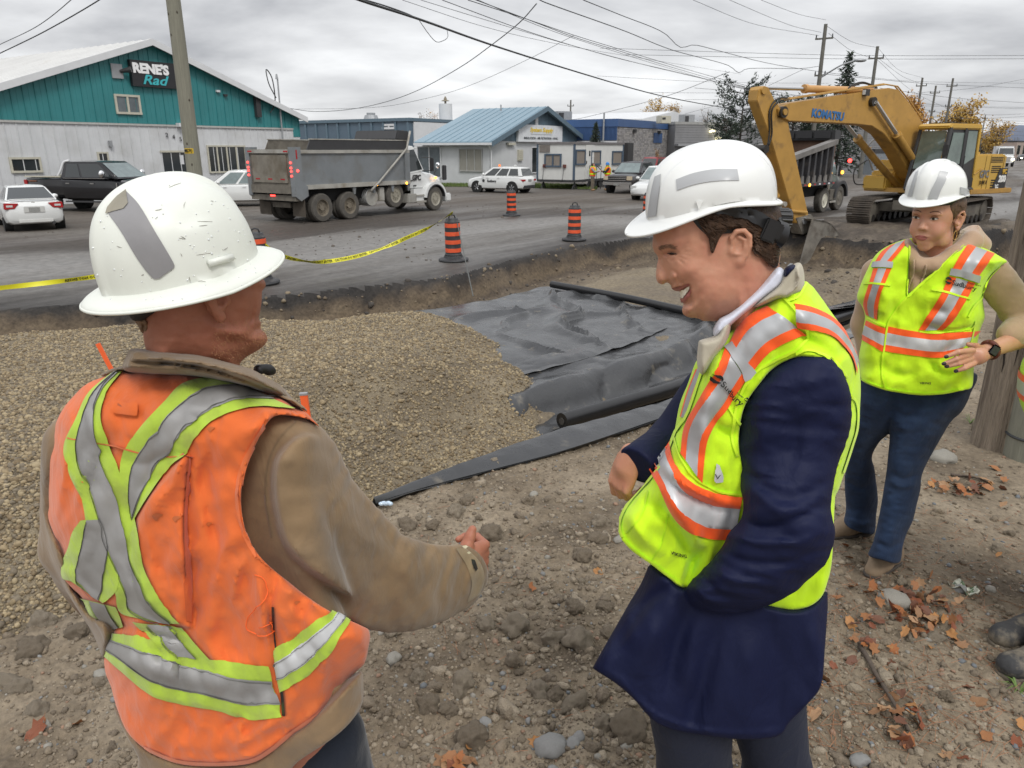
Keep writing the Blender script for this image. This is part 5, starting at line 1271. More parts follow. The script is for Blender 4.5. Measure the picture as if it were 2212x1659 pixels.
 for z,h in((zt-.05,.13),(zb-.02,.28)):
  m_=MB();m_.b(X0-.09,X0-.02,-1.1,1.1,z-h/2,z+h/2);m_.build('tailgate_rail',M_boxr if z>2 else M_boxd,tg)
 m_=MB();m_.b(X0-.06,X0-.021,-.95,.95,zb+.22,zt-.18);m_.build('tailgate_panel',mat('tail_panel',(.22,.20,.165),rough=.55,var=.2,vs=1.5,col2=(.13,.11,.08),c2s=1.3,c2t=(.45,.65),metal=.2),tg)
 for y in(-.7,0,.7):boxpart(tg,'reflector',M_red,X0-.065,X0-.062,y-.12,y+.12,zb+.32,zb+.37)
 for y in(-1.0,1.0):boxpart(tg,'reflector',M_red,X0-.095,X0-.092,y-.12,y+.12,zt-.08,zt-.02)
 boxpart(t,'rear_bumper',M_boxd,X0+.0,X0+.3,-1.25,1.25,zb-.42,zb-.22)
 for y in(-.25,0,.25):
  boxpart(t,'tail_lamp',M_redon,X0+.28,X0+.33,y-.05,y+.05,.86,.93)if y else boxpart(t,'tail_lamp',M_redon,X0-.03,X0+0.,-.12,.12,.98,1.03)
 boxpart(t,'lamp_panel',M_boxd,X0+.34,X0+.4,-.5,.5,.55,1.0)
 boxpart(t,'headboard',M_boxd,X1-.04,X1+.02,-1.2,1.2,zb,zt+.35)
 m_=MB();m_.prism([(X1-.7,zt+.40),(X1+.15,zt+.35),(X1+.15,zt+.75),(X1-.55,zt+.78)],-1.22,1.22);m_.build('tarp_housing',M_dark,t,bevel=.04)
 m_=MB();m_.cyl((2.75,-1.15,.78),(2.75,-.6,.78),.34,n=24);m_.build('fuel_tank',M_boxr,t,smooth=True,sharp=40)
 for y in np.linspace(-1.14,-.65,6):
  m_=MB();m_.lathe([(.345,y-.012),(.36,y),(.345,y+.012)],(2.75,0,.78),24,axis='y');m_.build('tank_rib',M_steel,t)
 boxpart(t,'tool_box',M_boxr,3.15,3.45,-1.2,-.7,.6,1.15,bevel=.02);boxpart(t,'battery_box',M_boxr,4.85,5.45,-1.22,-.7,.42,.8,bevel=.03)
 boxpart(t,'step',M_boxr,5.45,6.1,-1.2,-.85,.40,.48);boxpart(t,'step',M_boxr,5.5,6.1,-1.16,-.9,.68,.74);boxpart(t,'side_skirt',M_carw,5.4,6.05,-1.1,-.9,.48,1.0)
 loft([(5.2,.95,1.75,1.0,.98,0),(6.0,.95,1.75,1.02,.97,0),(6.1,.95,1.72,1.03,.92,.02),(7.0,.9,1.62,.98,.80,.05),(7.6,.8,1.45,.86,.75,.05),(7.75,.75,1.25,.7,.8,0)],t,'hood',M_carw,sub=3)
 cabin(t,((5.15,1.6),(5.2,2.72),(5.75,2.78),(6.25,1.72)),1.02,.84,M_carw,M_cglass,(),gl2=M_cglassl)
 boxpart(t,'sun_visor',M_carw,5.72,6.0,-.85,.85,2.66,2.72,bevel=.02)
 for y in(-.5,0,.5):
  m_=MB();m_.ell((5.65,y,2.84),(.08,.05,.04),5);m_.build('roof_lamp',M_ambon,t)
 for s_ in(-1,1):
  m_=MB();th=np.linspace(.1,math.pi-.1,12);out=[(6.75+.76*math.cos(a),.53+.74*math.sin(a))for a in th]+[(6.75+.64*math.cos(a),.53+.62*math.sin(a))for a in th[::-1]]
  m_.prism(out,s_*.8,s_*1.24);m_.build('mudguard',M_carw,t,smooth=True,sharp=40)
  m_=MB();out2=[(6.75+.645*math.cos(a),.53+.625*math.sin(a))for a in th]+[(6.75+.60*math.cos(a),.53+.58*math.sin(a))for a in th[::-1]];m_.prism(out2,s_*.8,s_*1.26);m_.build('mudguard_lip',M_dark,t)
  m_=MB();m_.cyl((5.05,s_*.98,.95),(5.05,s_*.98,3.05),.105,n=14);m_.tube(spline([(5.05,s_*.98,3.0),(5.05,s_*.98,3.2),(4.92,s_*.98,3.36)],8),.08,12);m_.build('exhaust_stack',mat('stack_dark',(.09,.085,.08),rough=.5,metal=.5)if s_<0 else M_chrome,t,smooth=True)
  m_=MB();m_.box((6.35,s_*1.36,2.0),(.12,.2,.55));mi=m_.build('mirror',M_dark if s_<0 else M_chrome,t,bevel=.03)
  m_=MB();m_.tube([(6.1,s_*1.0,2.3),(6.35,s_*1.36,2.3)],.02,6);m_.tube([(6.1,s_*1.0,1.75),(6.35,s_*1.36,1.75)],.02,6);m_.build('mirror_arm',M_dark,mi)
  m_=MB();m_.ell((7.1,s_*1.08,1.95),(.09,.12,.14),8);hm=m_.build('hood_mirror',M_chrome,t,smooth=True);m_=MB();m_.tube([(7.1,s_*1.08,1.95),(7.05,s_*.85,1.5)],.015,6);m_.build('mirror_arm',M_dark,hm)
  m_=MB();m_.b(7.45,7.7,s_*1.0,s_*1.12,1.3,1.95)if s_<0 else m_.b(7.5,7.7,s_*.7,s_*.9,1.05,1.2);m_.build('mirror_case' if s_<0 else 'headlamp',M_dark if s_<0 else M_hl,t,bevel=.03)
  m_=MB();m_.ell((6.9,s_*1.1,1.42),(.09,.03,.05),6);m_.build('turn_lamp',M_ambon,t)
  text_part('GPC',.32,M_dark,t,(5.68,s_*1.045,1.45),(math.pi/2,0,0 if s_<0 else math.pi),name='door_lettering',bold=.01,sx=.9)
  m_=MB();m_.box((5.35,s_*1.035,1.35),(.16,.02,.04));m_.build('door_handle',M_dark,t)
  m_=MB();m_.box((5.55,s_*1.03,1.12),(.2,.012,.06));m_.build('door_decal',M_dark,t)
 boxpart(t,'bumper',M_carw,7.55,7.95,-1.15,1.15,.35,.72,bevel=.05);boxpart(t,'grille',M_chrome,7.7,7.8,-.45,.45,.8,1.4)
dump_truck()
def black_dump_truck():
 t=thing('dump_truck',(10.93,32.01,ZR),'black ribbed rock dump truck waiting behind the excavator arm','dump truck',R(47));s_=-1
 M_bk=mat('rock_box_black',(.045,.045,.05),rough=.55,var=.25,vs=1.5,col2=(.12,.105,.09),c2s=1.6,c2t=(.5,.75),metal=.2)
 M_bw=mat('rock_box_worn',(.16,.15,.14),rough=.6,var=.3,vs=2)
 X0,X1=-2.0,2.75;z0,z1a,z1b=1.2,2.15,2.85
 for y in(-1,1):
  m_=MB();m_.prism([(X0,z0+.1),(X1,z0),(X1,z1b),(X0,z1a)],y*1.16,y*1.24);sd=m_.build('box_side',M_bk,t)
  for k in range(8):
   x=X0+.25+k*.6;q=MB();zt=z1a+(z1b-z1a)*(x-X0)/(X1-X0);q.prism([(x-.1,z0+.15),(x+.1,z0+.15),(x+.07,zt),(x-.07,zt)],y*1.24,y*1.40);q.build('side_rib',M_bk,sd)
   if y<0:
    q=MB();q.prism([(x-.16,z0+.12),(x+.16,z0+.12),(x+.08,z0+.42),(x-.08,z0+.42)],y*1.38,y*1.44);q.build('rib_foot',M_bw,sd)
  q=MB();q.prism([(X0,z1a),(X1,z1b),(X1,z1b+.2),(X0,z1a+.2)],y*1.12,y*1.44);q.build('top_rail',M_bw,sd)
  q=MB();q.b(X0,X1,y*1.2,y*1.42,z0,z0+.15);q.build('bottom_rail',M_bk,sd)
  for k in range(10):
   q=MB();x=X0+.2+k*.5;q.b(x,x+.2,y*1.421,y*1.428,z0+.03,z0+.09);q.build('reflector',M_red if k%2 else M_white,sd)
  m_=MB();m_.cyl((X0+2.2,y*1.43,z0+.05),(X0+2.2,y*1.46,z0+.05),.06,n=8);m_.build('marker_lamp',M_ambon,sd)
  for x in(-1.5,-.2):wheel(t,x,y*1.2,.52,.3,rimc=M_alloy,side=y,spokes=0,tyre=M_tyred)
  wheel(t,2.65,y*1.2,.52,.3,rimc=mat('cream_rim',(.50,.48,.40),rough=.5),side=y,spokes=0,tyre=M_tyred);wheel(t,4.5,y*1.15,.55,.3,rimc=M_boxd,side=y,spokes=0,tyre=M_tyred)
  m_=MB();th=np.linspace(.05,math.pi-.05,12);out=[(4.5+.8*math.cos(a),.55+.76*math.sin(a))for a in th]+[(4.5+.66*math.cos(a),.55+.62*math.sin(a))for a in th[::-1]];m_.prism(out,y*.75,y*1.22);m_.build('mudguard',M_dark,t,smooth=True,sharp=40)
  boxpart(t,'step',M_boxr,3.3,3.95,y*.8,y*1.2,.38,.46);boxpart(t,'battery_box',M_boxd,3.3,3.9,y*.8,y*1.15,.5,.95)
  m_=MB();m_.b(4.2,4.45,y*1.05,y*1.15,1.5,1.95);m_.build('mirror',M_dark,t,bevel=.02)
  m_=MB();m_.ell((4.35,y*1.18,1.66),(.07,.07,.08),6);m_.build('turn_lamp',M_ambon,t)
  m_=MB();m_.ell((5.05,y*1.2,2.15),(.09,.09,.09),6);m_.build('beacon',M_redon,t)
 m_=MB();m_.b(X0-.05,X0+.05,-1.16,1.16,z0+.05,z1a+.1);m_.build('tailgate',M_bk,t)
 m_=MB();m_.b(X0,X1,-1.16,1.16,z0,z0+.1);m_.build('box_floor',M_bk,t)
 m_=MB();m_.prism([(X1-.05,z0),(X1+.3,z0),(X1+.45,3.35),(X1+.2,3.35)],-1.2,1.2);hb=m_.build('headboard',mat('head_rust',(.13,.075,.05),rough=.8,var=.3,vs=2),t)
 m_=MB();m_.prism([(X1-.1,3.0),(X1+.6,3.05),(X1+.55,3.42),(X1-.15,3.42)],-1.3,1.3);ty=m_.build('tarp_housing',M_dark,t,bevel=.03)
 for k in range(3):
  m_=MB();m_.b(X1-.2,X1-.16,-1.15+k*.8,-.45+k*.8,3.1,3.35);m_.build('tarp_panel',M_black,ty)
 loft([(3.35,.9,1.6,.95,.98,0),(4.2,.9,1.6,1.0,.95,0),(4.9,.85,1.5,.95,.8,.05),(5.4,.8,1.3,.8,.8,0)],t,'hood',mat('cab_green_grey',(.12,.14,.12),rough=.4),sub=3)
 cabin(t,((3.3,1.5),(3.35,2.5),(3.95,2.5),(4.35,1.6)),.98,.82,mat('cab_green_grey',(.12,.14,.12)),M_cglassl,())
 m_=MB();m_.cyl((3.3,-1.0,.9),(3.3,-1.0,2.9),.09,n=12);m_.build('exhaust_stack',M_chrome,t,smooth=True,sharp=40)
 for y in(-1,1):boxpart(t,'chassis_rail',M_under,-1.9,5.2,y*.35,y*.5,.8,1.1)
 boxpart(t,'underbody',M_under,-1.9,3.2,-.85,.85,.7,1.19)
black_dump_truck()
M_yel=mat('digger_yellow',(.40,.225,.05),rough=.5,var=.14,vs=1.6,col2=(.17,.10,.04),c2s=2.2,c2t=(.55,.78))
M_yelb=mat('digger_yellow_panel',(.50,.31,.055),rough=.42,var=.05,vs=1.0)
M_grease=mat('grease_black',(.02,.017,.014),rough=.5,var=.2)
M_ddirt=mat('dirty_track',(.12,.10,.08),rough=.9,var=.35,vs=5,col2=(.06,.05,.042),c2s=4,c2t=(.4,.6))
def excavator():
 EX=np.array([13.70,25.43,-.544]);th=R(210.5)
 t=thing('excavator',EX,'yellow tracked excavator with black cab frame and raised boom digging at the pit','excavator',th)
 c,s_=math.cos(th),math.sin(th);ux=np.array([c,s_,0]);uy=np.array([-s_,c,0])
 def loc(x,y,yo=0.):
  P=onplane(x,y,EX+uy*yo,uy)-EX;return P@ux,P[2]
 tr=R(44)-th
 ct,st=math.cos(tr),math.sin(tr)
 def T(x,y,z):return(ct*x-st*y,st*x+ct*y,z)
 L,H,r=4.1,.86,.40
 path=[];
 n=16
 for i in range(n+1):a=-math.pi/2+math.pi*i/n;path.append((L/2-r+.05+r*math.cos(a),r+.03+r*math.sin(a)))
 for i in range(n+1):a=math.pi/2+math.pi*i/n;path.append((-L/2+r-.05+r*math.cos(a),r+.03+r*math.sin(a)))
 path.append(path[0]);path=np.array(path);d=np.r_[0,np.cumsum(np.linalg.norm(np.diff(path,axis=0),axis=1))]
 for sy in(-1,1):
  y0=sy*1.2;N=46;sh=None
  base=None
  for k in range(N):
   q=d[-1]*k/N;i=min(np.searchsorted(d,q,'right')-1,len(path)-2);u=(q-d[i])/(d[i+1]-d[i]+1e-9);p=path[i]*(1-u)+path[i+1]*u;g=path[i+1]-path[i]
   if np.linalg.norm(g)<1e-6:g=path[(i+2)%len(path)]-path[i]
   an=math.atan2(g[1],g[0])
   if base is None:
    m_=MB();m_.b(-.10,.085,-.38,.38,-.02,.02)
    for gx in(-.07,0,.065):m_.b(gx-.012,gx+.012,-.38,.38,-.055,-.0201)
    o=m_.build('track_shoe',M_ddirt,t);base=o.data
   else:
    o=bpy.data.objects.new('track_shoe',base);C.objects.link(o);o.parent=t
   P=T(p[0],y0,p[1]);o.location=P;o.rotation_euler=Euler((0,-an,0));o.rotation_mode='XYZ'
   o.rotation_euler=(Matrix.Rotation(tr,3,'Z')@Matrix.Rotation(-an,3,'Y')).to_euler()
  m_=MB();m_.prism([(-1.6,.2),(1.6,.2),(1.75,.42),(1.6,.66),(-1.6,.66),(-1.75,.42)],y0-.2,y0+.2);m_.xf(Matrix.Rotation(tr,4,'Z'));m_.build('track_frame',M_boxd,t)
  for x in np.linspace(-1.45,1.45,7):
   m_=MB();m_.cyl((x,y0-.26,.2),(x,y0+.26,.2),.13,n=14);m_.xf(Matrix.Rotation(tr,4,'Z'));m_.build('track_roller',M_grease,t)
  for x in(-L/2+r,L/2-r):
   m_=MB();m_.cyl((x,y0-.25,r+.03),(x,y0+.25,r+.03),r-.06,n=24);m_.xf(Matrix.Rotation(tr,4,'Z'));m_.build('idler',M_boxd,t)
 m_=MB();m_.b(-.9,.9,-1.0,1.0,.42,.72);m_.b(-1.3,1.3,-.45,.45,.5,.8);m_.xf(Matrix.Rotation(tr,4,'Z'));m_.build('track_crossmember',M_boxd,t)
 m_=MB();m_.cyl((0,0,.72),(0,0,1.08),.62,n=32);m_.build('slew_ring',M_grease,t)
 boxpart(t,'deck',M_yel,-2.5,1.3,-1.3,1.3,1.05,1.18)
 m_=MB();m_.prism([(-2.05,1.10),(-.3,1.10),(-.3,2.22),(-.5,2.24),(-2.05,2.24)],.55,1.33);bd=m_.build('side_body',M_yelb,t,bevel=.05)
 m_=MB();m_.prism([(-2.05,1.10),(1.0,1.10),(1.0,1.7),(.3,1.75),(-.3,2.2),(-2.05,2.24)],-1.33,-.5);m_.build('far_body',M_yelb,t,bevel=.05)
 boxpart(t,'engine_hood',M_yelb,-2.1,-.45,-.55,.6,1.2,2.30,bevel=.08)
 m_=MB();pr=[(-2.0,-1.33)]+[(-2.05-.7*math.sin(a),-1.33*math.cos(a))for a in np.linspace(.12,math.pi-.12,18)]+[(-2.0,1.33)]
 m_.prism(pr,1.08,2.22,axes='xy');m_.build('counterweight',M_yelb,t,smooth=True,sharp=40,bevel=.05)
 m_=MB();m_.prism([(-2.7,1.0),(-.25,1.0),(-.25,1.16),(-2.7,1.16)],1.30,1.40);m_.build('skirt',M_yel,t,bevel=.02)
 boxpart(t,'exhaust_cover',mat('cover_dark',(.06,.06,.065),rough=.6),-2.0,-.9,-.3,.55,2.3,2.62,bevel=.06)
 for k in range(6):boxpart(t,'cover_slot',M_under,-1.9+k*.16,-1.8+k*.16,.551,.56,2.42,2.54)
 for(x0,x1,z0,z1)in((-1.95,-1.25,1.98,2.17),(-1.9,-1.35,1.66,1.9),(-1.75,-1.45,1.17,1.48)):
  for k in range(4):
   zz=z0+(z1-z0)*k/4;boxpart(bd,'louvre',M_under,x0,x1,1.334,1.339,zz,zz+(z1-z0)/8)
 for k in range(5):boxpart(t,'far_louvre',M_under,1.002,1.008,-1.1,-.75,1.34+k*.05,1.36+k*.05)
 for x in(-.95,-1.22,-2.02):boxpart(bd,'panel_gap',mat('gap',(.14,.08,.02),rough=.8),x-.008,x+.008,1.334,1.338,1.14,2.2)
 m_=MB();m_.prism([(-1.55,1.14),(-2.33,1.14),(-2.33,1.80),(-1.85,1.80)],1.345,1.352);pl=m_.build('model_plate',M_black,t)
 def lett(s,sz,x,z,mt,**k):return text_part(s,sz,mt,t,(x,1.36,z),(math.pi/2,0,math.pi),name='lettering',**k)
 M_lw=mat('letter_white',(.7,.7,.68),rough=.5)
 lett('PC',.20,-2.13,1.68,mat('letter_yellow',(.6,.36,.04),rough=.5),bold=.008);lett('200',.28,-2.05,1.45,M_lw,bold=.014);lett('LC',.16,-1.8,1.22,M_lw,bold=.006)
 lett('GPC',.32,-.95,1.62,mat('letter_grey',(.16,.17,.19),rough=.6),bold=.006,sx=.85,depth=.003);lett('3-07-1',.18,-.95,1.36,mat('letter_brown',(.08,.05,.015),rough=.6),sx=.9)
 m_=MB();m_.tube([(-.35,1.36,1.62),(-.75,1.36,1.80)],.02,6);m_.build('trim_bar',M_yel,t)
 P={}
 x0,x1,y0,y1,z0,z1=-.40,1.5,.28,1.33,1.18,3.02
 fx=1.22
 corners=dict(A=(x1,y0,z0),B=(x1,y1,z0),C=(x0,y1,z0),D=(x0,y0,z0),E=(fx,y0+.05,z1),F=(fx,y1-.06,z1),G=(x0+.03,y1-.06,z1),H=(x0+.03,y0+.05,z1))
 def post(a,b_,w=.055,name='cab_pillar',mt=None):
  m_=MB();m_.tube([a,b_],w,6);return m_.build(name,mt or M_dark,t)
 cc=corners
 def lerp(p,q,u):return tuple(p[i]+(q[i]-p[i])*u for i in range(3))
 post(cc['A'],cc['E']);post(cc['B'],cc['F'],.075);post(cc['C'],cc['G'],.06,mt=M_yelb);post(cc['D'],cc['H'],.06,mt=M_yelb)
 for a,b_ in(('A','B'),('B','C'),('C','D')):post(cc[a],cc[b_],.06,'cab_sill')
 mid0,mid1=(.45,y1+.0,z0),(.40,y1-.06,z1);post(mid0,mid1,.06,'door_pillar');mid2,mid3=(.30,y1,z0),(.25,y1-.06,z1)
 m_=MB();m_.prism([(x0-.05,z1-.05),(fx+.1,z1-.05),(fx+.16,z1+.03),(fx,z1+.12),(x0,z1+.12)],y0,y1);m_.build('cab_roof',M_yelb,t,bevel=.04)
 m_=MB();m_.b(.1,fx-.15,y0+.2,y1-.2,z1+.12,z1+.15);m_.build('roof_hatch',M_dark,t)
 Mg=mat('cab_glass',(.12,.16,.14),rough=.05,var=.35,vs=1.3,spec=.9)
 def pane(pts,name='cab_window',mt=None):
  m_=MB();m_.add(pts,[tuple(range(len(pts)))]);o=m_.build(name,mt or Mg,t);return o
 g=.012
 pane([(x1+g,y0+.08,z0+.62),(x1+g,y1-.1,z0+.62),(fx+.04,y1-.14,z1-.12),(fx+.04,y0+.12,z1-.12)],'windscreen')if False else None
 def fr(u,v):
  a=lerp(cc['A'],cc['B'],u);b_=lerp(cc['E'],cc['F'],u);return lerp(a,b_,v)
 pane([fr(.08,.34),fr(.90,.34),fr(.90,.95),fr(.08,.95)],'windscreen');pane([fr(.08,.05),fr(.90,.05),fr(.90,.31),fr(.08,.31)],'lower_windscreen',mat('cab_glass_low',(.05,.05,.055),rough=.1,var=.4,vs=3))
 post(fr(.04,.325),fr(.93,.325),.02,'windscreen_bar')
 def sd(u,v,o=.01):a=lerp(cc['B'],cc['C'],u);b_=lerp(cc['F'],cc['G'],u);p=lerp(a,b_,v);return(p[0],p[1]+o,p[2])
 m_=MB();m_.add([sd(.03,0,-.01),sd(.98,0,-.01),sd(.98,.98,-.01),sd(.03,.98,-.01)],[(0,1,2,3)]);dr=m_.build('cab_side',M_dark,t)
 pane([sd(.08,.42),sd(.50,.42),sd(.50,.92),sd(.12,.92)],'door_window');pane([sd(.62,.40),sd(.93,.52),sd(.93,.95),sd(.62,.95)],'rear_quarter_window');pane([sd(.10,.10),sd(.50,.10),sd(.50,.36),sd(.09,.36)],'door_lower_window',mat('cab_glass_low',(.05,.05,.055)))
 post(sd(.55,.02,.02),sd(.55,.96,.02),.045,'door_frame');post(sd(.60,.3,.03),sd(.60,.55,.03),.02,'door_handle')
 m_=MB();m_.prism([(-.38,1.2),(.0,1.2),(.1,1.62),(-.38,1.5)],y1+.012,y1+.02);m_.build('lower_side_panel',M_black,t)
 m_=MB();m_.box((1.62,y1+.12,2.35),(.05,.16,.34));mi=m_.build('mirror',M_dark,t,bevel=.02);m_=MB();m_.tube([(1.42,y1,2.5),(1.62,y1+.12,2.5)],.015,6);m_.build('mirror_arm',M_dark,mi)
 m_=MB();m_.box((.3,.75,1.75),(.5,.5,.12));m_.box((.08,.75,2.05),(.12,.5,.65));m_.build('seat',M_black,t,bevel=.03)
 m_=MB();m_.tube(spline([(1.1,-1.2,1.7),(1.5,-1.25,2.4),(1.3,-1.1,2.75),(.6,-1.1,2.8)],16),.025,6);m_.build('handrail',M_steel,t)
 m_=MB();m_.tube(spline([(1.3,-1.25,1.25),(1.75,-1.35,1.3),(1.85,-1.35,1.75),(1.4,-1.25,2.05)],16),.02,6);m_.build('guard_rail',M_dark,t)
 boxpart(t,'tool_box',M_yelb,1.0,1.4,-1.33,-.5,1.1,1.55,bevel=.05);boxpart(t,'tank_cover',M_yelb,.2,.9,-1.2,-.55,1.7,2.05,bevel=.05)
 YB=-.10
 def bp(pts):return[loc(x,y,YB)for x,y in pts]
 boom=[(1972,352),(1988,395),(1978,408),(1955,385),(1925,330),(1895,290),(1868,272),(1830,268),(1690,262),(1668,250),(1666,236),(1690,224),(1800,207),(1905,191),(1925,195),(1950,225),(1975,262),(1990,300)]
 m_=MB();m_.prism(bp(boom),YB-.24,YB+.24);m_.build('boom',M_yel,t,bevel=.015)
 A=loc(1733,252,YB);B=loc(1811,247,YB);an=math.atan2(B[1]-A[1],-(B[0]-A[0]));o=text_part('KOMATSU',.30,mat('letter_blue',(.03,.13,.32),rough=.5),t,((A[0]+B[0])/2,YB+.255,(A[1]+B[1])/2),(math.pi/2,an,math.pi),name='lettering',bold=.014,sx=abs(B[0]-A[0])/1.55,depth=.004)
 m_=MB();m_.tube([(a,YB+.2,b_+.06)for a,b_ in bp([(1680,222),(1800,203),(1900,188),(1925,192),(1950,222),(1978,262)])],.022,6);m_.tube([(a,YB+.1,b_+.08)for a,b_ in bp([(1680,222),(1800,203),(1900,188),(1925,192),(1950,222),(1978,262)])],.022,6);m_.build('boom_pipe',M_yel,t)
 stick=[(1625,218),(1628,195),(1640,186),(1650,190),(1662,215),(1690,255),(1740,480),(1725,487),(1708,480),(1655,300),(1640,260)]
 m_=MB();m_.prism(bp(stick),YB-.17,YB+.17);m_.build('stick',M_yel,t,bevel=.015)
 def pin(x,y,r,w,nm='pin',mt=None):
  a=loc(x,y,YB);q=MB();q.cyl((a[0],YB-w,a[1]),(a[0],YB+w,a[1]),r,n=18);return q.build(nm,mt or M_grease,t,smooth=True,sharp=40)
 pin(1676,243,.15,.30);pin(1676,243,.08,.34,mt=M_yel);pin(1866,221,.13,.36);pin(1640,322,.11,.26);pin(1725,476,.10,.24,mt=M_steel);pin(1638,196,.10,.22,mt=M_yel);pin(1985,395,.18,.32)
 def cyl(a,b_,mid,r1,r2,yo,nm,m1=M_yel,m2=M_chrome):
  A,B=loc(*a,YB),loc(*b_,YB);A=np.array([A[0],YB+yo,A[1]]);B=np.array([B[0],YB+yo,B[1]]);M_=A*(1-mid)+B*mid
  q=MB();q.cyl(A,M_,r1,n=18);q.cyl(M_-(B-A)*.012,M_+(B-A)*.012,r1*1.22,n=18);o=q.build(nm,m1,t,smooth=True,sharp=40);q=MB();q.cyl(M_,B,r2,n=14);q.build('piston_rod',m2,o,smooth=True,sharp=40)
  return o
 cyl((1882,196),(1642,189),.62,.10,.055,0,'stick_cylinder',m1=mat('ram_tan',(.50,.27,.09),rough=.45,var=.06))
 cyl((1985,398),(1868,222),.62,.11,.06,.36,'boom_cylinder');cyl((1972,415),(1838,250),.72,.11,.06,-.40,'boom_cylinder')
 cyl((1642,330),(1682,440),.85,.09,.05,0,'bucket_cylinder')
 m_=MB();a=loc(1874,212,YB+.26);m_.box((a[0]+.15,YB+.3,a[1]+.15),(.18,.12,.18));w_=m_.build('work_lamp',M_dark,t);m_=MB();m_.box((a[0]+.25,YB+.3,a[1]+.15),(.02,.09,.13));m_.build('lamp_lens',M_hl,w_)
 def hose(pts,r=.022,yo=.2):
  P_=[np.array([loc(x,y,YB)[0],YB+yo,loc(x,y,YB)[1]])for x,y in pts];q=MB();q.tube(spline(P_,24),r,6);q.build('hydraulic_hose',M_grease,t,smooth=True)
 hose([(1692,215),(1670,220),(1655,240),(1655,290),(1648,315)]);hose([(1688,212),(1664,216),(1650,240),(1650,285),(1645,318)]);hose([(1880,185),(1855,178),(1832,186),(1820,198)],yo=.1);hose([(1895,190),(1865,180),(1840,188),(1830,198)],yo=0)
 q=MB();A=loc(1665,452,YB);B=loc(1730,458,YB);q.cyl((A[0],YB+.2,A[1]),(B[0],YB+.2,B[1]),.05,n=8);q.cyl((A[0],YB-.2,A[1]),(B[0],YB-.2,B[1]),.05,n=8);q.build('bucket_link',M_yel,t)
 A=loc(1682,440,YB);B=loc(1660,460,YB);q=MB();q.cyl((A[0],YB-.25,A[1]),(A[0],YB+.25,A[1]),.07,n=12);q.cyl((B[0],YB-.3,B[1]),(B[0],YB+.3,B[1]),.07,n=12);q.build('link_pin',M_boxr,t)
 M_bk=mat('bucket_steel',(.20,.185,.16),rough=.6,var=.3,vs=3,col2=(.10,.085,.07),c2s=2.5,c2t=(.45,.65),metal=.2)
 back=bp([(1722,470),(1758,478),(1780,505),(1782,540),(1764,565),(1730,577),(1694,572)])
 bk=thing('tmp',(0,0,0),None,None);bpy.data.objects.remove(bk)
 q=MB();W=.55
 inner=[(a*.93+.07*back[3][0]-.0,b_*.93+.07*back[0][1])for a,b_ in back]
 V=[];n=len(back);bb=spline(np.array(back),24)
 ctr=bb.mean(0);bi=ctr+(bb-ctr)*.93
 for P_ in(bb,bi):
  for yy in(-W,W):V+=[(p[0],YB+yy,p[1])for p in P_]
 k=len(bb);F=[]
 for i in range(k-1):F+=[(i,i+1,k+i+1,k+i),(2*k+i,3*k+i,3*k+i+1,2*k+i+1),(i,2*k+i,2*k+i+1,i+1),(k+i,k+i+1,3*k+i+1,3*k+i)]
 F+=[(0,k,3*k,2*k),(k-1,3*k-1,4*k-1,2*k-1)];q.add(V,F)
 bo=q.build('bucket',M_bk,t,smooth=True,sharp=40)
 for yy in(-W,W-.04):
  q=MB();q.prism([tuple(p)for p in bb],YB+yy,YB+yy+.04);q.build('bucket_cheek',M_bk,bo)
 for i in range(5):
  yy=YB-W+.08+i*(2*W-.16)/4;e=bb[-1];q=MB();q.prism([(e[0]-.03,e[1]+.07),(e[0]-.03,e[1]-.07),(e[0]+.25,e[1]-.10)],yy-.05,yy+.05);q.build('bucket_tooth',M_steel,bo)
 q=MB();q.prism([tuple(p)for p in bp([(1708,470),(1740,462),(1760,490),(1722,505)])],YB-.2,YB+.2);q.build('bucket_ear',M_bk,bo)
excavator()
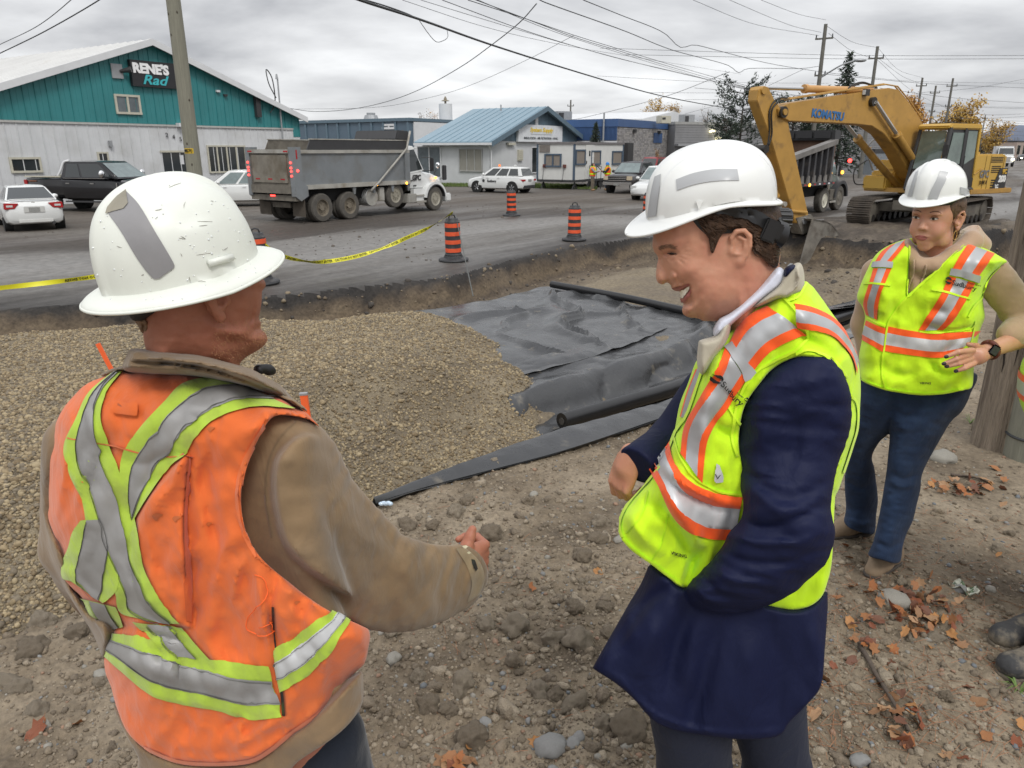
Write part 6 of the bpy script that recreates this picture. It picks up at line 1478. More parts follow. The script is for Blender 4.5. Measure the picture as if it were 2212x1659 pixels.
def surfnet(f,lo,hi,h,band=2.2):
 lo=np.array(lo,float);hi=np.array(hi,float);B=4
 nb=np.ceil((hi-lo)/(h*B)).astype(int)+1;n=nb*B
 g=[lo[i]+(np.arange(nb[i])*B+B/2-.5)*h for i in range(3)]
 X=np.stack(np.meshgrid(*g,indexing='ij'),-1);D=f(X.reshape(-1,3)).reshape(nb)
 act=np.abs(D)<h*B*band
 Fv=np.repeat(np.repeat(np.repeat(np.where(D>0,1.,-1.),B,0),B,1),B,2).astype(np.float32)*h*B
 idx=np.argwhere(act)
 if not len(idx):return np.zeros((0,3)),np.zeros((0,4),int)
 o=np.stack(np.meshgrid(*[np.arange(B)]*3,indexing='ij'),-1).reshape(-1,3)
 I=(idx[:,None]*B+o[None]).reshape(-1,3)
 P=lo+I*h;out=np.empty(len(P),np.float32)
 for s in range(0,len(P),400000):out[s:s+400000]=f(P[s:s+400000])
 Fv[I[:,0],I[:,1],I[:,2]]=out
 neg=Fv<0
 c=neg[:-1,:-1,:-1].astype(np.int8);cnt=np.zeros_like(c)
 for a in(0,1):
  for b_ in(0,1):
   for d in(0,1):cnt+=neg[a:n[0]-1+a,b_:n[1]-1+b_,d:n[2]-1+d]
 cell=np.argwhere((cnt>0)&(cnt<8));vid=-np.ones(tuple(n-1),np.int64);vid[cell[:,0],cell[:,1],cell[:,2]]=np.arange(len(cell))
 acc=np.zeros((len(cell),3));num=np.zeros(len(cell))
 cs=[(a,b_,d)for a in(0,1)for b_ in(0,1)for d in(0,1)]
 val={q:Fv[cell[:,0]+q[0],cell[:,1]+q[1],cell[:,2]+q[2]].astype(float)for q in cs}
 for q in cs:
  for ax in range(3):
   if q[ax]:continue
   r=list(q);r[ax]=1;r=tuple(r);a,b_=val[q],val[r];m=(a<0)!=(b_<0)
   t=np.where(m,a/np.where(m,a-b_,1),0);p=np.array(q,float)[None]+np.zeros((len(cell),3));p[:,ax]+=t
   acc+=p*m[:,None];num+=m
 V=lo+(cell+acc/num[:,None])*h
 Q=[]
 for ax in range(3):
  u,v=(ax+1)%3,(ax+2)%3
  sl0=[slice(None)]*3;sl1=[slice(None)]*3;sl0[ax]=slice(0,-1);sl1[ax]=slice(1,None)
  m=neg[tuple(sl0)]!=neg[tuple(sl1)];e=np.argwhere(m);e=e[(e[:,u]>0)&(e[:,v]>0)&(e[:,u]<n[u]-1)&(e[:,v]<n[v]-1)]
  s=neg[e[:,0],e[:,1],e[:,2]]
  def g_(du,dv):
   k=e.copy();k[:,u]-=du;k[:,v]-=dv;return vid[k[:,0],k[:,1],k[:,2]]
  a,b_,c_,d_=g_(1,1),g_(0,1),g_(0,0),g_(1,0)
  q=np.stack([a,b_,c_,d_],1);q[~s]=q[~s][:,::-1];Q.append(q)
 Q=np.vstack(Q);Q=Q[(Q>=0).all(1)]
 return V,Q
def smin(a,b_,k):
 hh=np.clip(.5+.5*(b_-a)/k,0,1);return b_*(1-hh)+a*hh-k*hh*(1-hh)
def smax(a,b_,k):return-smin(-a,-b_,k)
def capsule(P,a,b_,ra,rb):
 a=np.array(a,float);b_=np.array(b_,float);d=b_-a;t=np.clip(((P-a)@d)/(d@d),0,1);return np.linalg.norm(P-(a+t[:,None]*d),axis=1)-(ra+(rb-ra)*t)
def ellip(P,c,r,rot=None):
 Q=P-np.array(c,float)
 if rot is not None:Q=Q@np.array(rot)
 r=np.array(r,float);k0=np.linalg.norm(Q/r,axis=1);k1=np.linalg.norm(Q/(r*r),axis=1);return k0*(k0-1)/np.maximum(k1,1e-9)
def chain(P,pts,rad,k=.01):
 d=None
 for i in range(len(pts)-1):
  q=capsule(P,pts[i],pts[i+1],rad[i],rad[i+1]);d=q if d is None else smin(d,q,k)
 return d
class Pic:
 0
 S=2.
 def __init__(s,x0,y0,x1,y1):
  s.x0,s.y0=x0,y0;s.nx,s.ny=int((x1-x0)/s.S)+1,int((y1-y0)/s.S)+1
  s.X,s.Y=np.meshgrid(x0+np.arange(s.nx)*s.S,y0+np.arange(s.ny)*s.S,indexing='ij');s.A=np.zeros((s.nx,s.ny))
 def poly(s,P,smooth=True):
  P=np.array(P,float)
  if smooth:P=closed_spline(P)
  s.A=polydist(s.X.ravel(),s.Y.ravel(),P,True).reshape(s.nx,s.ny);return s
 def line(s,P,amp,w,taper=True):
  amp=amp*(1.5 if w>5 else 1.);P=spline(np.array(P,float),24);best=np.full(s.X.shape,1e9);tt=np.zeros(s.X.shape)
  for i in range(len(P)-1):
   a,b_=P[i],P[i+1];d=b_-a;t=np.clip(((s.X-a[0])*d[0]+(s.Y-a[1])*d[1])/(d@d+1e-9),0,1);q=np.hypot(s.X-a[0]-d[0]*t,s.Y-a[1]-d[1]*t);u=q<best;best=np.where(u,q,best);tt=np.where(u,(i+t)/(len(P)-1),tt)
  s.A+=amp*np.exp(-(best/w)**2)*(np.sin(np.pi*np.clip(tt,.02,.98))**.5 if taper else 1);return s
 def pad(s,P,amp,w=6,smooth=True):
  d=Pic(s.x0,s.y0,s.x0+(s.nx-1)*s.S+.1,s.y0+(s.ny-1)*s.S+.1).poly(P,smooth).A;s.A+=amp*sstep(w,-w,d);return s
 def blob(s,x,y,rx,ry,amp,a=0):
  c,n=math.cos(a),math.sin(a);u=((s.X-x)*c+(s.Y-y)*n)/rx;v=(-(s.X-x)*n+(s.Y-y)*c)/ry;s.A+=amp*np.exp(-(u*u+v*v));return s
 def noise(s,sx,sy,amp,seed,a=0,oct=2,ridged=False):
  c,n=math.cos(a),math.sin(a);q=np.stack([(s.X*c+s.Y*n)/sx,(-s.X*n+s.Y*c)/sy],-1);v=noise(q,1,seed,oct)
  if ridged:v=1-2.5*np.abs(v)
  s.A+=amp*v;return s
 def at(s,x,y):
  fx=np.clip((x-s.x0)/s.S,0,s.nx-1.001);fy=np.clip((y-s.y0)/s.S,0,s.ny-1.001);i=fx.astype(int);j=fy.astype(int);u=fx-i;v=fy-j
  r=s.A[i,j]*(1-u)*(1-v)+s.A[i+1,j]*u*(1-v)+s.A[i,j+1]*(1-u)*v+s.A[i+1,j+1]*u*v
  ox=np.maximum(np.maximum(s.x0-x,x-(s.x0+(s.nx-1)*s.S)),0);oy=np.maximum(np.maximum(s.y0-y,y-(s.y0+(s.ny-1)*s.S)),0)
  return r,np.hypot(ox,oy)
def closed_spline(P,m=4):
 n=len(P);out=[]
 for i in range(n):
  a,b_,c,d=P[i-1],P[i],P[(i+1)%n],P[(i+2)%n]
  for k in range(m):
   t=k/m;out.append(.5*((2*b_)+(-a+c)*t+(2*a-5*b_+4*c-d)*t*t+(-a+3*b_-3*c+d)*t**3))
 return np.array(out)
class Inflate:
 0
 def __init__(s,poly,Y0,T,Rr,smooth=True,relief=None,both=False,hem=None):
  P=np.array(poly,float);s.cut=None
  if hem:
   ym,cx,cy,k=hem;A=P.min(0)-50;B_=P.max(0)+50;s.cut=Pic(A[0],A[1],B_[0],B_[1]).poly(P,smooth);v=P-[cx,cy];v/=np.linalg.norm(v,axis=1)[:,None];P=P+v*(k*sstep(ym-20,ym+20,P[:,1]))[:,None]
  x0,y0=P.min(0)-60;x1,y1=P.max(0)+60
  s.pic=Pic(x0,y0,x1,y1).poly(P,smooth);s.Y0=Y0;s.T=T;s.R=Rr;s.rel=relief;s.both=both
 def __call__(s,P,shrink=0.):
  x,y,t=proj(P);d,o=s.pic.at(x,y);d=(d+o)*t/FPX
  Y0=s.Y0(x,y)if callable(s.Y0)else s.Y0;T=s.T(x,y)if callable(s.T)else s.T
  w=P[:,1]-Y0
  q=np.maximum(d+s.R,0);T_=np.maximum(T,.01);r=np.hypot(q,w*s.R/T_)-s.R
  r=r*np.where(np.abs(w)>q,np.minimum(T_/s.R,1.),1.)if not np.isscalar(T_)or T_<s.R else r
  r=r+shrink
  if s.rel is not None:
   v,_=s.rel.at(x,y);r=r-v*(1. if s.both else sstep(.02,-.03,w))
  if s.cut is not None:
   a,o2=s.cut.at(x,y);r=smax(r,(a+o2)*t/FPX+shrink*.3,.004)
  return r
def sdf_object(f,lo,hi,h,name,mt,parent,sharp=None,mirror=None,idx=None):
 V,Q=surfnet(f,lo,hi,h)
 o=mesh_np(name,V,Q,mt,parent,True,world_co=True)
 return o,V,Q
def bvh_of(V,Q):return BVHTree.FromPolygons([tuple(v)for v in V],[tuple(int(i)for i in q)for q in Q])
def cast(bvh,x,y,lift=.003):
 d=Vector(ray(x,y)).normalized();r=bvh.ray_cast(Vector(O),d,60)
 if r[0]is None:return None
 return np.array(r[0]-d*lift*.35+r[1]*lift*(1 if r[1].dot(d)<0 else-1))
def fill_grid(G_):
 0
 n,m=len(G_),len(G_[0])
 hit=[(i,j)for i in range(n)for j in range(m)if G_[i][j][0]is not None]
 if not hit:return None
 for i in range(n):
  for j in range(m):
   if G_[i][j][0]is None:
    a,b_=min(hit,key=lambda q:(q[0]-i)**2+(q[1]-j)**2);p=G_[a][b_][0];x,y,t=proj(np.array(p));G_[i][j]=(ont(G_[i][j][1],G_[i][j][2],t*1.003),0,0,1)
 return np.array([[c[0]for c in r]for r in G_])
def ribbon(name,mt,parent,bvh,A,B_,nu=40,nv=6,lift=.003,thick=True,label=None,sm=True):
 0
 a=spline(A,nu)if sm else np.array(A,float);b_=spline(B_,len(a))if sm else np.array(B_,float)
 G_=[]
 for i in range(len(a)):
  row=[]
  for j in range(nv):
   v=j/(nv-1);x,y=a[i]*(1-v)+b_[i]*v;row.append((cast(bvh,x,y,lift),x,y))
  G_.append(row)
 G_=fill_grid(G_)
 if G_ is None:return None
 n,m=G_.shape[:2];V=G_.reshape(-1,3);F=grid_faces(n,m)
 back=V+(V-O)/np.linalg.norm(V-O,axis=1)[:,None]*lift*1.6
 k=len(V);per=[i*m for i in range(n)]+[(n-1)*m+j for j in range(1,m)]+[i*m+m-1 for i in range(n-2,-1,-1)]+[j for j in range(m-2,0,-1)]
 E=np.array([(per[i],per[(i+1)%len(per)],k+per[(i+1)%len(per)],k+per[i])for i in range(len(per))])
 o=mesh_np(name,np.vstack([V,back]),np.vstack([F,E]),mt,parent,True,world_co=True,sharp=50)
 if label:o['label']=label
 return o
def patch(name,mt,parent,bvh,poly,lift=.003,n=26,smooth=False,label=None):
 0
 P=np.array(poly,float);P=closed_spline(P)if smooth else P
 c=P.mean(0);ring=[]
 d=np.r_[0,np.cumsum(np.linalg.norm(np.diff(np.vstack([P,P[:1]]),axis=0),axis=1))]
 Q=np.array([[np.interp(s,d,np.r_[P[:,k],P[0,k]])for k in(0,1)]for s in np.linspace(0,d[-1],n*2,endpoint=False)])
 V=[];last=None;rows=5
 for r in range(rows):
  for q in Q:
   x,y=c+(q-c)*(1-r/rows);p=cast(bvh,x,y,lift)
   if p is None and last is not None:_,_,t=proj(last);p=ont(x,y,t)
   if p is None:continue
   last=p;V.append(p)
 p=cast(bvh,c[0],c[1],lift);V.append(p if p is not None else last)
 k=len(Q)
 if len(V)!=rows*k+1:return None
 F=[(r*k+i,r*k+(i+1)%k,(r+1)*k+(i+1)%k,(r+1)*k+i)for r in range(rows-1)for i in range(k)]+[((rows-1)*k+i,(rows-1)*k+(i+1)%k,rows*k)for i in range(k)]
 o=mesh_np(name,np.array(V),F,mt,parent,True,world_co=True)
 if label:o['label']=label
 return o
def text_on(txt,mt,parent,bvh,org,ux,uy,size=1.,lift=.006,name='lettering',shear=0.,bold=0.,font=None):
 0
 cu=bpy.data.curves.new(name,'FONT');cu.body=txt;cu.size=1;cu.shear=shear;cu.offset=bold;cu.resolution_u=3
 tmp=bpy.data.objects.new('t',cu);C.objects.link(tmp);dg=bpy.context.evaluated_depsgraph_get();me=bpy.data.meshes.new_from_object(tmp.evaluated_get(dg));bpy.data.objects.remove(tmp)
 ux,uy,org=np.array(ux,float),np.array(uy,float),np.array(org,float);last=None;ok=[]
 for v in me.vertices:
  x,y=org+ux*v.co.x*size+uy*v.co.y*size;p=cast(bvh,x,y,lift)
  if p is None:p=last
  ok.append(p);last=p if p is not None else last
 ref=next((p for p in ok if p is not None),None)
 if ref is None:return None
 ref_=wloc(parent)
 for v,p in zip(me.vertices,ok):v.co=Vector((p if p is not None else ref)-ref_)
 me.materials.clear();me.materials.append(mt);o=bpy.data.objects.new(name,me);C.objects.link(o);o.parent=parent;return o
def frame_mat(fwd,up=(0,0,1)):
 f=np.array(fwd,float);f/=np.linalg.norm(f);u=np.array(up,float);l=np.cross(u,f);l/=np.linalg.norm(l);u=np.cross(f,l);return np.stack([f,l,u],1)
def ear_sdf(P,c,Rm,s=1.,side=1):
 0
 Q=(P-np.array(c))@Rm/s;Q=Q*np.array([1,side,1])
 rim=[(.010,.003,.006),(.012,.006,.022),(.004,.010,.033),(-.010,.013,.033),(-.020,.014,.020),(-.020,.012,.002),(-.012,.008,-.015),(-.004,.005,-.024)]
 d=chain(Q,rim,[.0035,.0042,.0045,.0047,.0047,.0045,.005,.006],.002)
 anti=[(-.002,.007,.022),(-.012,.009,.014),(-.012,.009,.0),(-.005,.006,-.011),(.004,.005,-.010)]
 d=smin(d,chain(Q,anti,[.003,.0035,.0038,.0035,.004],.002),.004)
 d=smin(d,ellip(Q,(-.003,.004,-.026),(.0085,.005,.010)),.006)
 d=smin(d,ellip(Q,(-.004,-.001,.004),(.019,.0055,.030)),.004)
 d=smin(d,ellip(Q,(.012,.002,-.003),(.006,.006,.009)),.004)
 d=smax(d,-ellip(Q,(.001,.008,.003),(.0075,.008,.010)),.003)
 return d*s
def hard_hat(parent,c,Rm,full_brim,s=1.,mt=None,ridge=3,tape=None,name='hard_hat',suspension=True,peak=.060,dims=(.138,.112,.158),bw=.046,up=.012,sus=(1.,0.)):
 UP=up
 nt,ns=120,46;L,W,H=dims
 def surf(th,q,off=0.):
  0
  ct,st=math.cos(th),math.sin(th)
  if q<=1:
   a=q*math.pi/2;rr=math.sin(a)**.86;hh=math.cos(a)**.80
   x=L*rr*ct;y=W*rr*st;z=H*hh
   ay=abs(y)
   if ridge==3:
    b=0
    for yc,wd,am in((0,.026,.0085),):b+=am*(1/(1+(ay/wd)**6))
    b+=.0035*math.exp(-((ay-.045)/.006)**2)
    z+=b*min(1,hh*1.6+.1)*(1 if True else 0);x+=b*rr*.6*(1 if ct>0 else-1)*abs(ct)
   else:
    b=.011/(1+(ay/.016)**6);z+=b*min(1,hh*1.4+.05);x+=b*rr*.5*(1 if ct>0 else-1)*abs(ct)
   bo=.004*math.exp(-((th_wrap(th)-1.57)/.20)**2)*sst(.62,.72,q)
   x+=bo*ct;y+=bo*st*1.5
   if not full_brim:z+=UP*(1-abs(ct)**1.5)*q**3
   return(x,y,z)
  e=q-1
  if full_brim:w=bw+.006*max(0,ct);dz=-.010*e-.006*e*e-.010*e*(1-abs(ct));rise=.0
  else:
   w=.011+(peak-.011)*max(0,ct)**2.2;dz=-(.006+.020*max(0,ct)**2)*e
  up=0 if full_brim else UP*(1-abs(ct)**1.5)
  fl=1-(1-e)**1.6 if full_brim else e
  return(L*ct+w*fl*ct*(1. if not full_brim else 1),W*st+w*fl*st*(.9 if not full_brim else .92),dz+up)
 def th_wrap(t):
  t=(t+math.pi)%(2*math.pi)-math.pi;return abs(t)
 def sst(a,b_,x):x=min(max((x-a)/(b_-a),0),1);return x*x*(3-2*x)
 qs=list(np.linspace(0.0,1,34)**.9)+list(1+np.linspace(0,1,12)[1:])
 V=[]
 for i in range(nt):
  for q in qs:V.append(surf(2*math.pi*i/nt,q))
 V=np.array(V)*s;m=len(qs)
 ctr=np.array([0,0,.02*s]);Vi=V.copy();d=V-ctr;Vi[:,:]=V-d/np.linalg.norm(d,axis=1)[:,None]*.0035*s
 br=np.array([q>1 for q in qs]*nt);Vi[br]=V[br]+np.array([0,0,-.0035*s])
 F=[]
 for i in range(nt):
  j=(i+1)%nt
  for k in range(m-1):F.append((i*m+k,i*m+k+1,j*m+k+1,j*m+k));F.append((nt*m+i*m+k,nt*m+j*m+k,nt*m+j*m+k+1,nt*m+i*m+k+1))
  F.append((i*m+m-1,nt*m+i*m+m-1,nt*m+j*m+m-1,j*m+m-1))
 A=np.vstack([V,Vi])@Rm.T+np.array(c)
 o=mesh_np(name,A,F,mt,parent,True,world_co=True,sharp=60)
 tri=[(f[0],f[1],f[2],f[3])for f in F]
 bv=BVHTree.FromPolygons([tuple(v)for v in A],tri)
 edge=(V.reshape(nt,m,3)[:,-1]+np.array([0,0,-.0018*s]))@Rm.T+np.array(c);e=MB();e.tube(list(edge)+[edge[0]],.0032*s,6);e.build('brim_lip',mt,o,smooth=True,world_co=True)
 if suspension:
  mk=mat('suspension_black',(.012,.012,.013),rough=.35,spec=.5)
  q=MB();ths=np.linspace(0,2*math.pi,60)
  for(z0,z1,k)in((-.030,.012,.86),):
   Vv=[]
   for t_ in ths:
    for z,kk in((z0,k),(z1,k+.03),(z1,k),(z0,k-.03)):
     back=max(0,-math.cos(t_));Vv.append((L*kk*math.cos(t_)*(sus[0]if math.cos(t_)<0 else 1),W*kk*math.sin(t_),z-.022*back+sus[1]))
   Ff=[(i*4+a,(i+1)*4+a,(i+1)*4+(a+1)%4,i*4+(a+1)%4)for i in range(59)for a in range(4)];q.add(np.array(Vv)*s@Rm.T+np.array(c),Ff)
  sb=q.build('headband',mk,o,smooth=True,sharp=40,world_co=True)
  q=MB()
  def loc_(x,y,z):return np.array([x*sus[0],y,z+sus[1]])*s@Rm.T+np.array(c)
  q.cyl(loc_(-.125,0,-.040),loc_(-.150,0,-.046),.021*s,n=18);
  for k in range(12):
   a=k*math.pi/6;q.cyl(loc_(-.128,.021*math.cos(a),-.041+.021*math.sin(a)),loc_(-.149,.021*math.cos(a),-.046+.021*math.sin(a)),.003*s,n=6)
  q.build('ratchet_knob',mk,sb,smooth=True,sharp=40,world_co=True)
  q=MB()
  for sy in(-1,1):q.tube(spline([loc_(-.105,sy*.045,-.032),loc_(-.118,sy*.03,-.040),loc_(-.122,sy*.012,-.042)],8),[.011*s]*8,8)
  q.build('ratchet_housing',mk,sb,smooth=True,world_co=True)
 return o,bv
def hand_sdf(P,M,c,s=1.,curl=(0.3,.3,.3,.3),thumb='out',spread=.0,side=1):
 0
 Q=(P-np.array(c))@M/s;Q=Q*np.array([1,side,1])
 d=ellip(Q,(-.038,.0,-.002),(.052,.043,.016));d=smin(d,capsule(Q,(-.075,.022,-.004),(-.01,.028,-.002),.014,.012),.012);d=smin(d,capsule(Q,(-.075,-.02,-.004),(-.01,-.028,-.004),.013,.011),.012)
 d=smin(d,capsule(Q,(-.100,0,0),(-.06,0,0),.026,.028),.02)
 ys=(.030,.0105,-.0095,-.0285);Ls=(.044,.049,.046,.036)
 for i in range(4):
  x,y,z=0.,ys[i],0.;a=-curl[i]*1.1;L=Ls[i];pts=[(-.012,y*.97,0),(x,y,0)];ang=0
  yy=y;sp=spread*(1.5-i)*.25
  for j,(l,r)in enumerate(((L,.009),(L*.62,.0082),(L*.5,.0074))):
   ang+=curl[i]*(1.35,1.55,1.0)[j];x+=l*math.cos(ang);z-=l*math.sin(ang);yy+=l*sp;pts.append((x,yy,z))
  rr=[.0105,.0102,.0092,.0083,.0072];d=smin(d,chain(Q,pts,rr,.003),.0045)
 if thumb=='out':T=[(-.078,.024,-.006),(-.052,.046,-.012),(-.026,.062,-.014),(-.002,.068,-.014)]
 elif thumb=='short':T=[(-.078,.024,-.004),(-.060,.046,-.004),(-.052,.064,-.004),(-.046,.078,-.003)]
 elif thumb=='up':T=[(-.078,.024,-.004),(-.050,.048,-.006),(-.034,.078,-.006),(-.028,.104,-.004)]
 else:T=[(-.078,.022,-.008),(-.050,.040,-.022),(-.020,.034,-.036),(.006,.018,-.040)]
 d=smin(d,chain(Q,T,[.015,.0135,.0112,.0092],.006),.008)
 return d*s
def wrinkle(m,N,L,b,tc):
 n=N.new('ShaderNodeTexNoise');n.inputs['Scale'].default_value=16;n.inputs['Detail'].default_value=4;n.inputs['Distortion'].default_value=.8
 mp=N.new('ShaderNodeMapping');mp.inputs['Scale'].default_value=(1,1,.55);mp.inputs['Rotation'].default_value=(.4,.5,0);L.new(tc.outputs['Object'],mp.inputs[0]);L.new(mp.outputs[0],n.inputs['Vector'])
 b2=N.new('ShaderNodeBump');b2.inputs['Strength'].default_value=.55;b2.inputs['Distance'].default_value=.011;L.new(n.outputs[0],b2.inputs['Height'])
 b1=[q for q in N if q.type=='BUMP' and q!=b2][0];L.new(b2.outputs[0],b1.inputs['Normal'])
def cloth(name,col,rough=.8,weave=900,wb=.12,var=.06,vs=3,col2=None,c2s=4,c2t=(.55,.75),sheen=.2,spec=.3,**k):
 k.setdefault('extra',wrinkle)
 return mat(name,col,rough=rough,var=var,vs=vs,col2=col2,c2s=c2s,c2t=c2t,bump=wb,bs=weave,bdist=.0015,sheen=sheen,spec=spec,**k)
M_lime=cloth('lime_vest',(.56,.86,.012),var=.05,rough=.75)
M_limeb=cloth('lime_binding',(.62,.92,.02),var=.02,rough=.6)
M_limed=cloth('lime_pocket',(.50,.80,.012),var=.05,rough=.75)
M_orgs=cloth('orange_stripe',(.90,.105,.012),var=.04,rough=.7)
M_silver=mat('silver_tape',(.42,.43,.44),rough=.42,var=.04,vs=8,metal=.15,bump=.05,bs=300,bdist=.001)
M_silverw=mat('silver_tape_clean',(.56,.57,.58),rough=.4,var=.06,vs=10,metal=.1)
M_orv=cloth('worn_orange_vest',(.68,.138,.030),var=.09,vs=5,col2=(.58,.14,.04),c2s=6,c2t=(.52,.72),rough=.85)
M_limo=cloth('worn_lime_tape',(.40,.56,.055),var=.10,vs=14,col2=(.30,.36,.07),c2s=9,c2t=(.55,.75))
M_silo=mat('worn_silver_tape',(.30,.295,.29),rough=.5,var=.10,vs=9,metal=.1,col2=(.22,.215,.21),c2s=7,c2t=(.5,.75))
M_tan=cloth('tan_canvas',(.228,.152,.082),var=.10,vs=6,col2=(.165,.115,.070),c2s=5,c2t=(.45,.65),weave=1200)
M_tand=cloth('collar_canvas',(.185,.125,.070),var=.1,vs=8)
M_tanc=cloth('worn_cuff_canvas',(.27,.20,.115),var=.12,vs=20)
M_navy=cloth('navy_coat',(.0050,.0080,.036),rough=.65,var=.05,weave=1500,wb=.05,sheen=.0,spec=.22)
M_trou=cloth('slate_trousers',(.012,.016,.034),sheen=.05,rough=.8,var=.05)
M_shirt=cloth('white_shirt',(.66,.68,.78),rough=.8,var=.03)
M_cream=cloth('cream_collar',(.46,.42,.33),rough=.85,var=.06)
M_hood=cloth('beige_hoodie',(.40,.27,.175),rough=.9,var=.08,vs=10,sheen=.4)
M_jean=cloth('blue_jeans',(.013,.028,.066),sheen=.05,rough=.85,var=.25,vs=9,col2=(.026,.048,.098),c2s=6,c2t=(.5,.75),weave=700)
M_jeand=cloth('dark_jeans',(.010,.014,.024),rough=.85,var=.2,vs=9)
def skin_extra(m,N,L,b,tc):pass
M_skinA=mat('skin_ruddy',(.40,.165,.105),rough=.55,var=.09,vs=16,col2=(.33,.12,.075),c2s=11,c2t=(.4,.7),bump=.22,bs=260,bdist=.0015,sss=.12,spec=.35)
M_skinB=mat('skin_fair',(.53,.265,.17),rough=.5,var=.10,vs=22,col2=(.50,.215,.14),c2s=13,c2t=(.42,.66),bump=.18,bs=300,bdist=.001,sss=.15,spec=.4)
M_skinC=mat('skin_warm',(.52,.275,.18),rough=.42,var=.06,vs=18,col2=(.50,.23,.15),c2s=14,c2t=(.45,.7),bump=.1,bs=300,bdist=.001,sss=.15,spec=.45)
M_hairB=mat('hair_brown',(.050,.026,.014),rough=.5,var=.45,vs=14,stretch=(14,14,3),bump=.9,bs=30,bdist=.004,spec=.4)
M_hairC=mat('hair_dark_blonde',(.10,.055,.028),rough=.5,var=.5,vs=14,stretch=(10,10,3),bump=.8,bs=30,bdist=.004)
M_hat=mat('helmet_white',(.74,.75,.73),rough=.22,var=.02,vs=3,coat=.35,spec=.5)
M_hatw=mat('helmet_worn',(.70,.72,.66),rough=.38,var=.05,vs=6,col2=(.55,.54,.44),c2s=16,c2t=(.68,.78),bump=.04,bs=40,bdist=.002)
M_tapeg=mat('grey_reflector',(.40,.41,.42),rough=.35,var=.04)
M_lip=mat('lips',(.36,.115,.10),rough=.4,var=.05)
M_eyew=mat('eye_white',(.62,.58,.55),rough=.2,var=0);M_iris=mat('iris',(.03,.02,.015),rough=.1,var=0)
M_tooth=mat('teeth',(.80,.75,.62),rough=.25,var=.05)
M_ink=mat('black_print',(.012,.012,.012),rough=.6,var=0)
def Yp(y0,k=0.,xc=0.):return lambda x,y:y0+k*(x-xc)
def worker():
 root=thing('person',(-.52,1.25,0),'man in a worn orange safety vest and tan jacket seen from behind, pointing','person')
 head=[(330,796),(316,760),(308,715),(300,660),(296,590),(330,520),(420,480),(510,500),(552,550),(561,580),(565,596),(573,610),(573,620),(566,628),(565,648),(561,676),(558,688),(563,695),(564,702),(561,708),(567,714),(577,727),(574,742),(557,757),(532,771),(518,785),(512,800),(450,806),(380,800)]
 rel=Pic(260,460,640,920)
 rel.line([(452,700),(478,716),(520,720),(548,706)],.004,12).blob(535,660,26,30,.004).blob(500,735,30,12,-.004).line([(552,640),(545,670),(540,705),(548,730)],-.003,4).line([(556,655),(551,690),(545,715)],.002,3)
 for k in range(5):rel.line([(335+6*k,738+6*k),(400,748+8*k),(470,765+6*k)],-.0016,2.5)
 rel.noise(14,9,.0012,5)
 hs=Inflate(head,lambda x,y:1.255+(x-470)/FPX*1.25*.55,.078,.062,relief=rel,smooth=True)
 Rh=frame_mat((.66,.75,.02))
 earc=onY(472,648,1.170)
 wrist=onY(1012,1205,1.66);hand_c=onY(1046,1204,1.66)
 def arm_end(P):
  M=frame_mat((.55,.78,-.12),(0,0,1))
  Mh=np.stack([M[:,0],M[:,2],-M[:,1]],1)
  return Mh
 Mh=arm_end(None)
 def f(P):
  d=hs(P);e=ear_sdf(P,earc,np.stack([Rh[:,0],-Rh[:,1]*1.,Rh[:,2]],1)@np.eye(3),1.05)
  return smin(d,e,.006)
 V1,Q1=surfnet(f,(-.80,1.02,1.30),(-.32,1.46,1.86),.0036)
 V2,Q2=surfnet(lambda P:hand_sdf(P,Mh,hand_c,1.16,curl=(.8,1.0,1.05,1.1),thumb='short',side=1),hand_c-.17,hand_c+.17,.0034)
 def core(P):
  d=chain(P,[(-.57,1.29,1.34),(-.55,1.30,1.1),(-.53,1.30,.9)],[.09,.10,.11],.05);d=smin(d,chain(P,[(-.44,1.25,.86),(-.42,1.27,.48),(-.40,1.30,.07)],[.085,.065,.05],.03),.05);d=smin(d,chain(P,[(-.62,1.32,.86),(-.64,1.36,.48),(-.66,1.34,.07)],[.085,.065,.05],.03),.05)
  return d
 V3,Q3=surfnet(core,(-.9,1.0,-.02),(-.2,1.6,1.5),.014)
 V=np.vstack([V1,V2,V3]);Q=np.vstack([Q1,Q2+len(V1),Q3+len(V1)+len(V2)])
 mesh_np('body',V,Q,M_skinA,root,True,world_co=True)
 st=MB();rs=np.random.RandomState(3);bv=bvh_of(V1,Q1)
 for k in range(800):
  x,y=rs.uniform(455,577),rs.uniform(690,775)
  if k%3==0:x,y=rs.uniform(555,578),rs.uniform(690,760)
  p=cast(bv,x,y,.0005)
  if p is None:continue
  d=np.array([.5,.1,-.8])+rs.normal(size=3)*.5;d/=np.linalg.norm(d);w=np.cross(d,ray(x,y));w/=np.linalg.norm(w);l=rs.uniform(.003,.006);st.add([p-w*.00022,p+w*.00022,p+d*l+(-ray(x,y))*.001],[(0,1,2)])
 st.build('beard',mat('stubble_ginger',(.42,.20,.09),rough=.6),root,world_co=True)['kind']='stuff'
 hn=Inflate([(292,690),(300,676),(322,672),(336,684),(336,706),(330,722),(318,727),(306,716)],1.20,.05,.018,relief=Pic(270,650,360,750).noise(3,16,.004,8,ridged=True))
 sdf_object(hn,(-.75,1.1,1.5),(-.5,1.3,1.7),.003,'hair',mat('hair_sandy',(.17,.095,.05),rough=.6,var=.4,vs=30,stretch=(8,8,2)),root)
 hb=Inflate([(268,648),(300,644),(400,638),(420,652),(380,660),(340,676),(318,690),(300,694),(284,690),(272,664)],lambda x,y:1.165+(x-300)*.0002,.075,.03,relief=Pic(240,590,450,720).noise(20,5,.002,4))
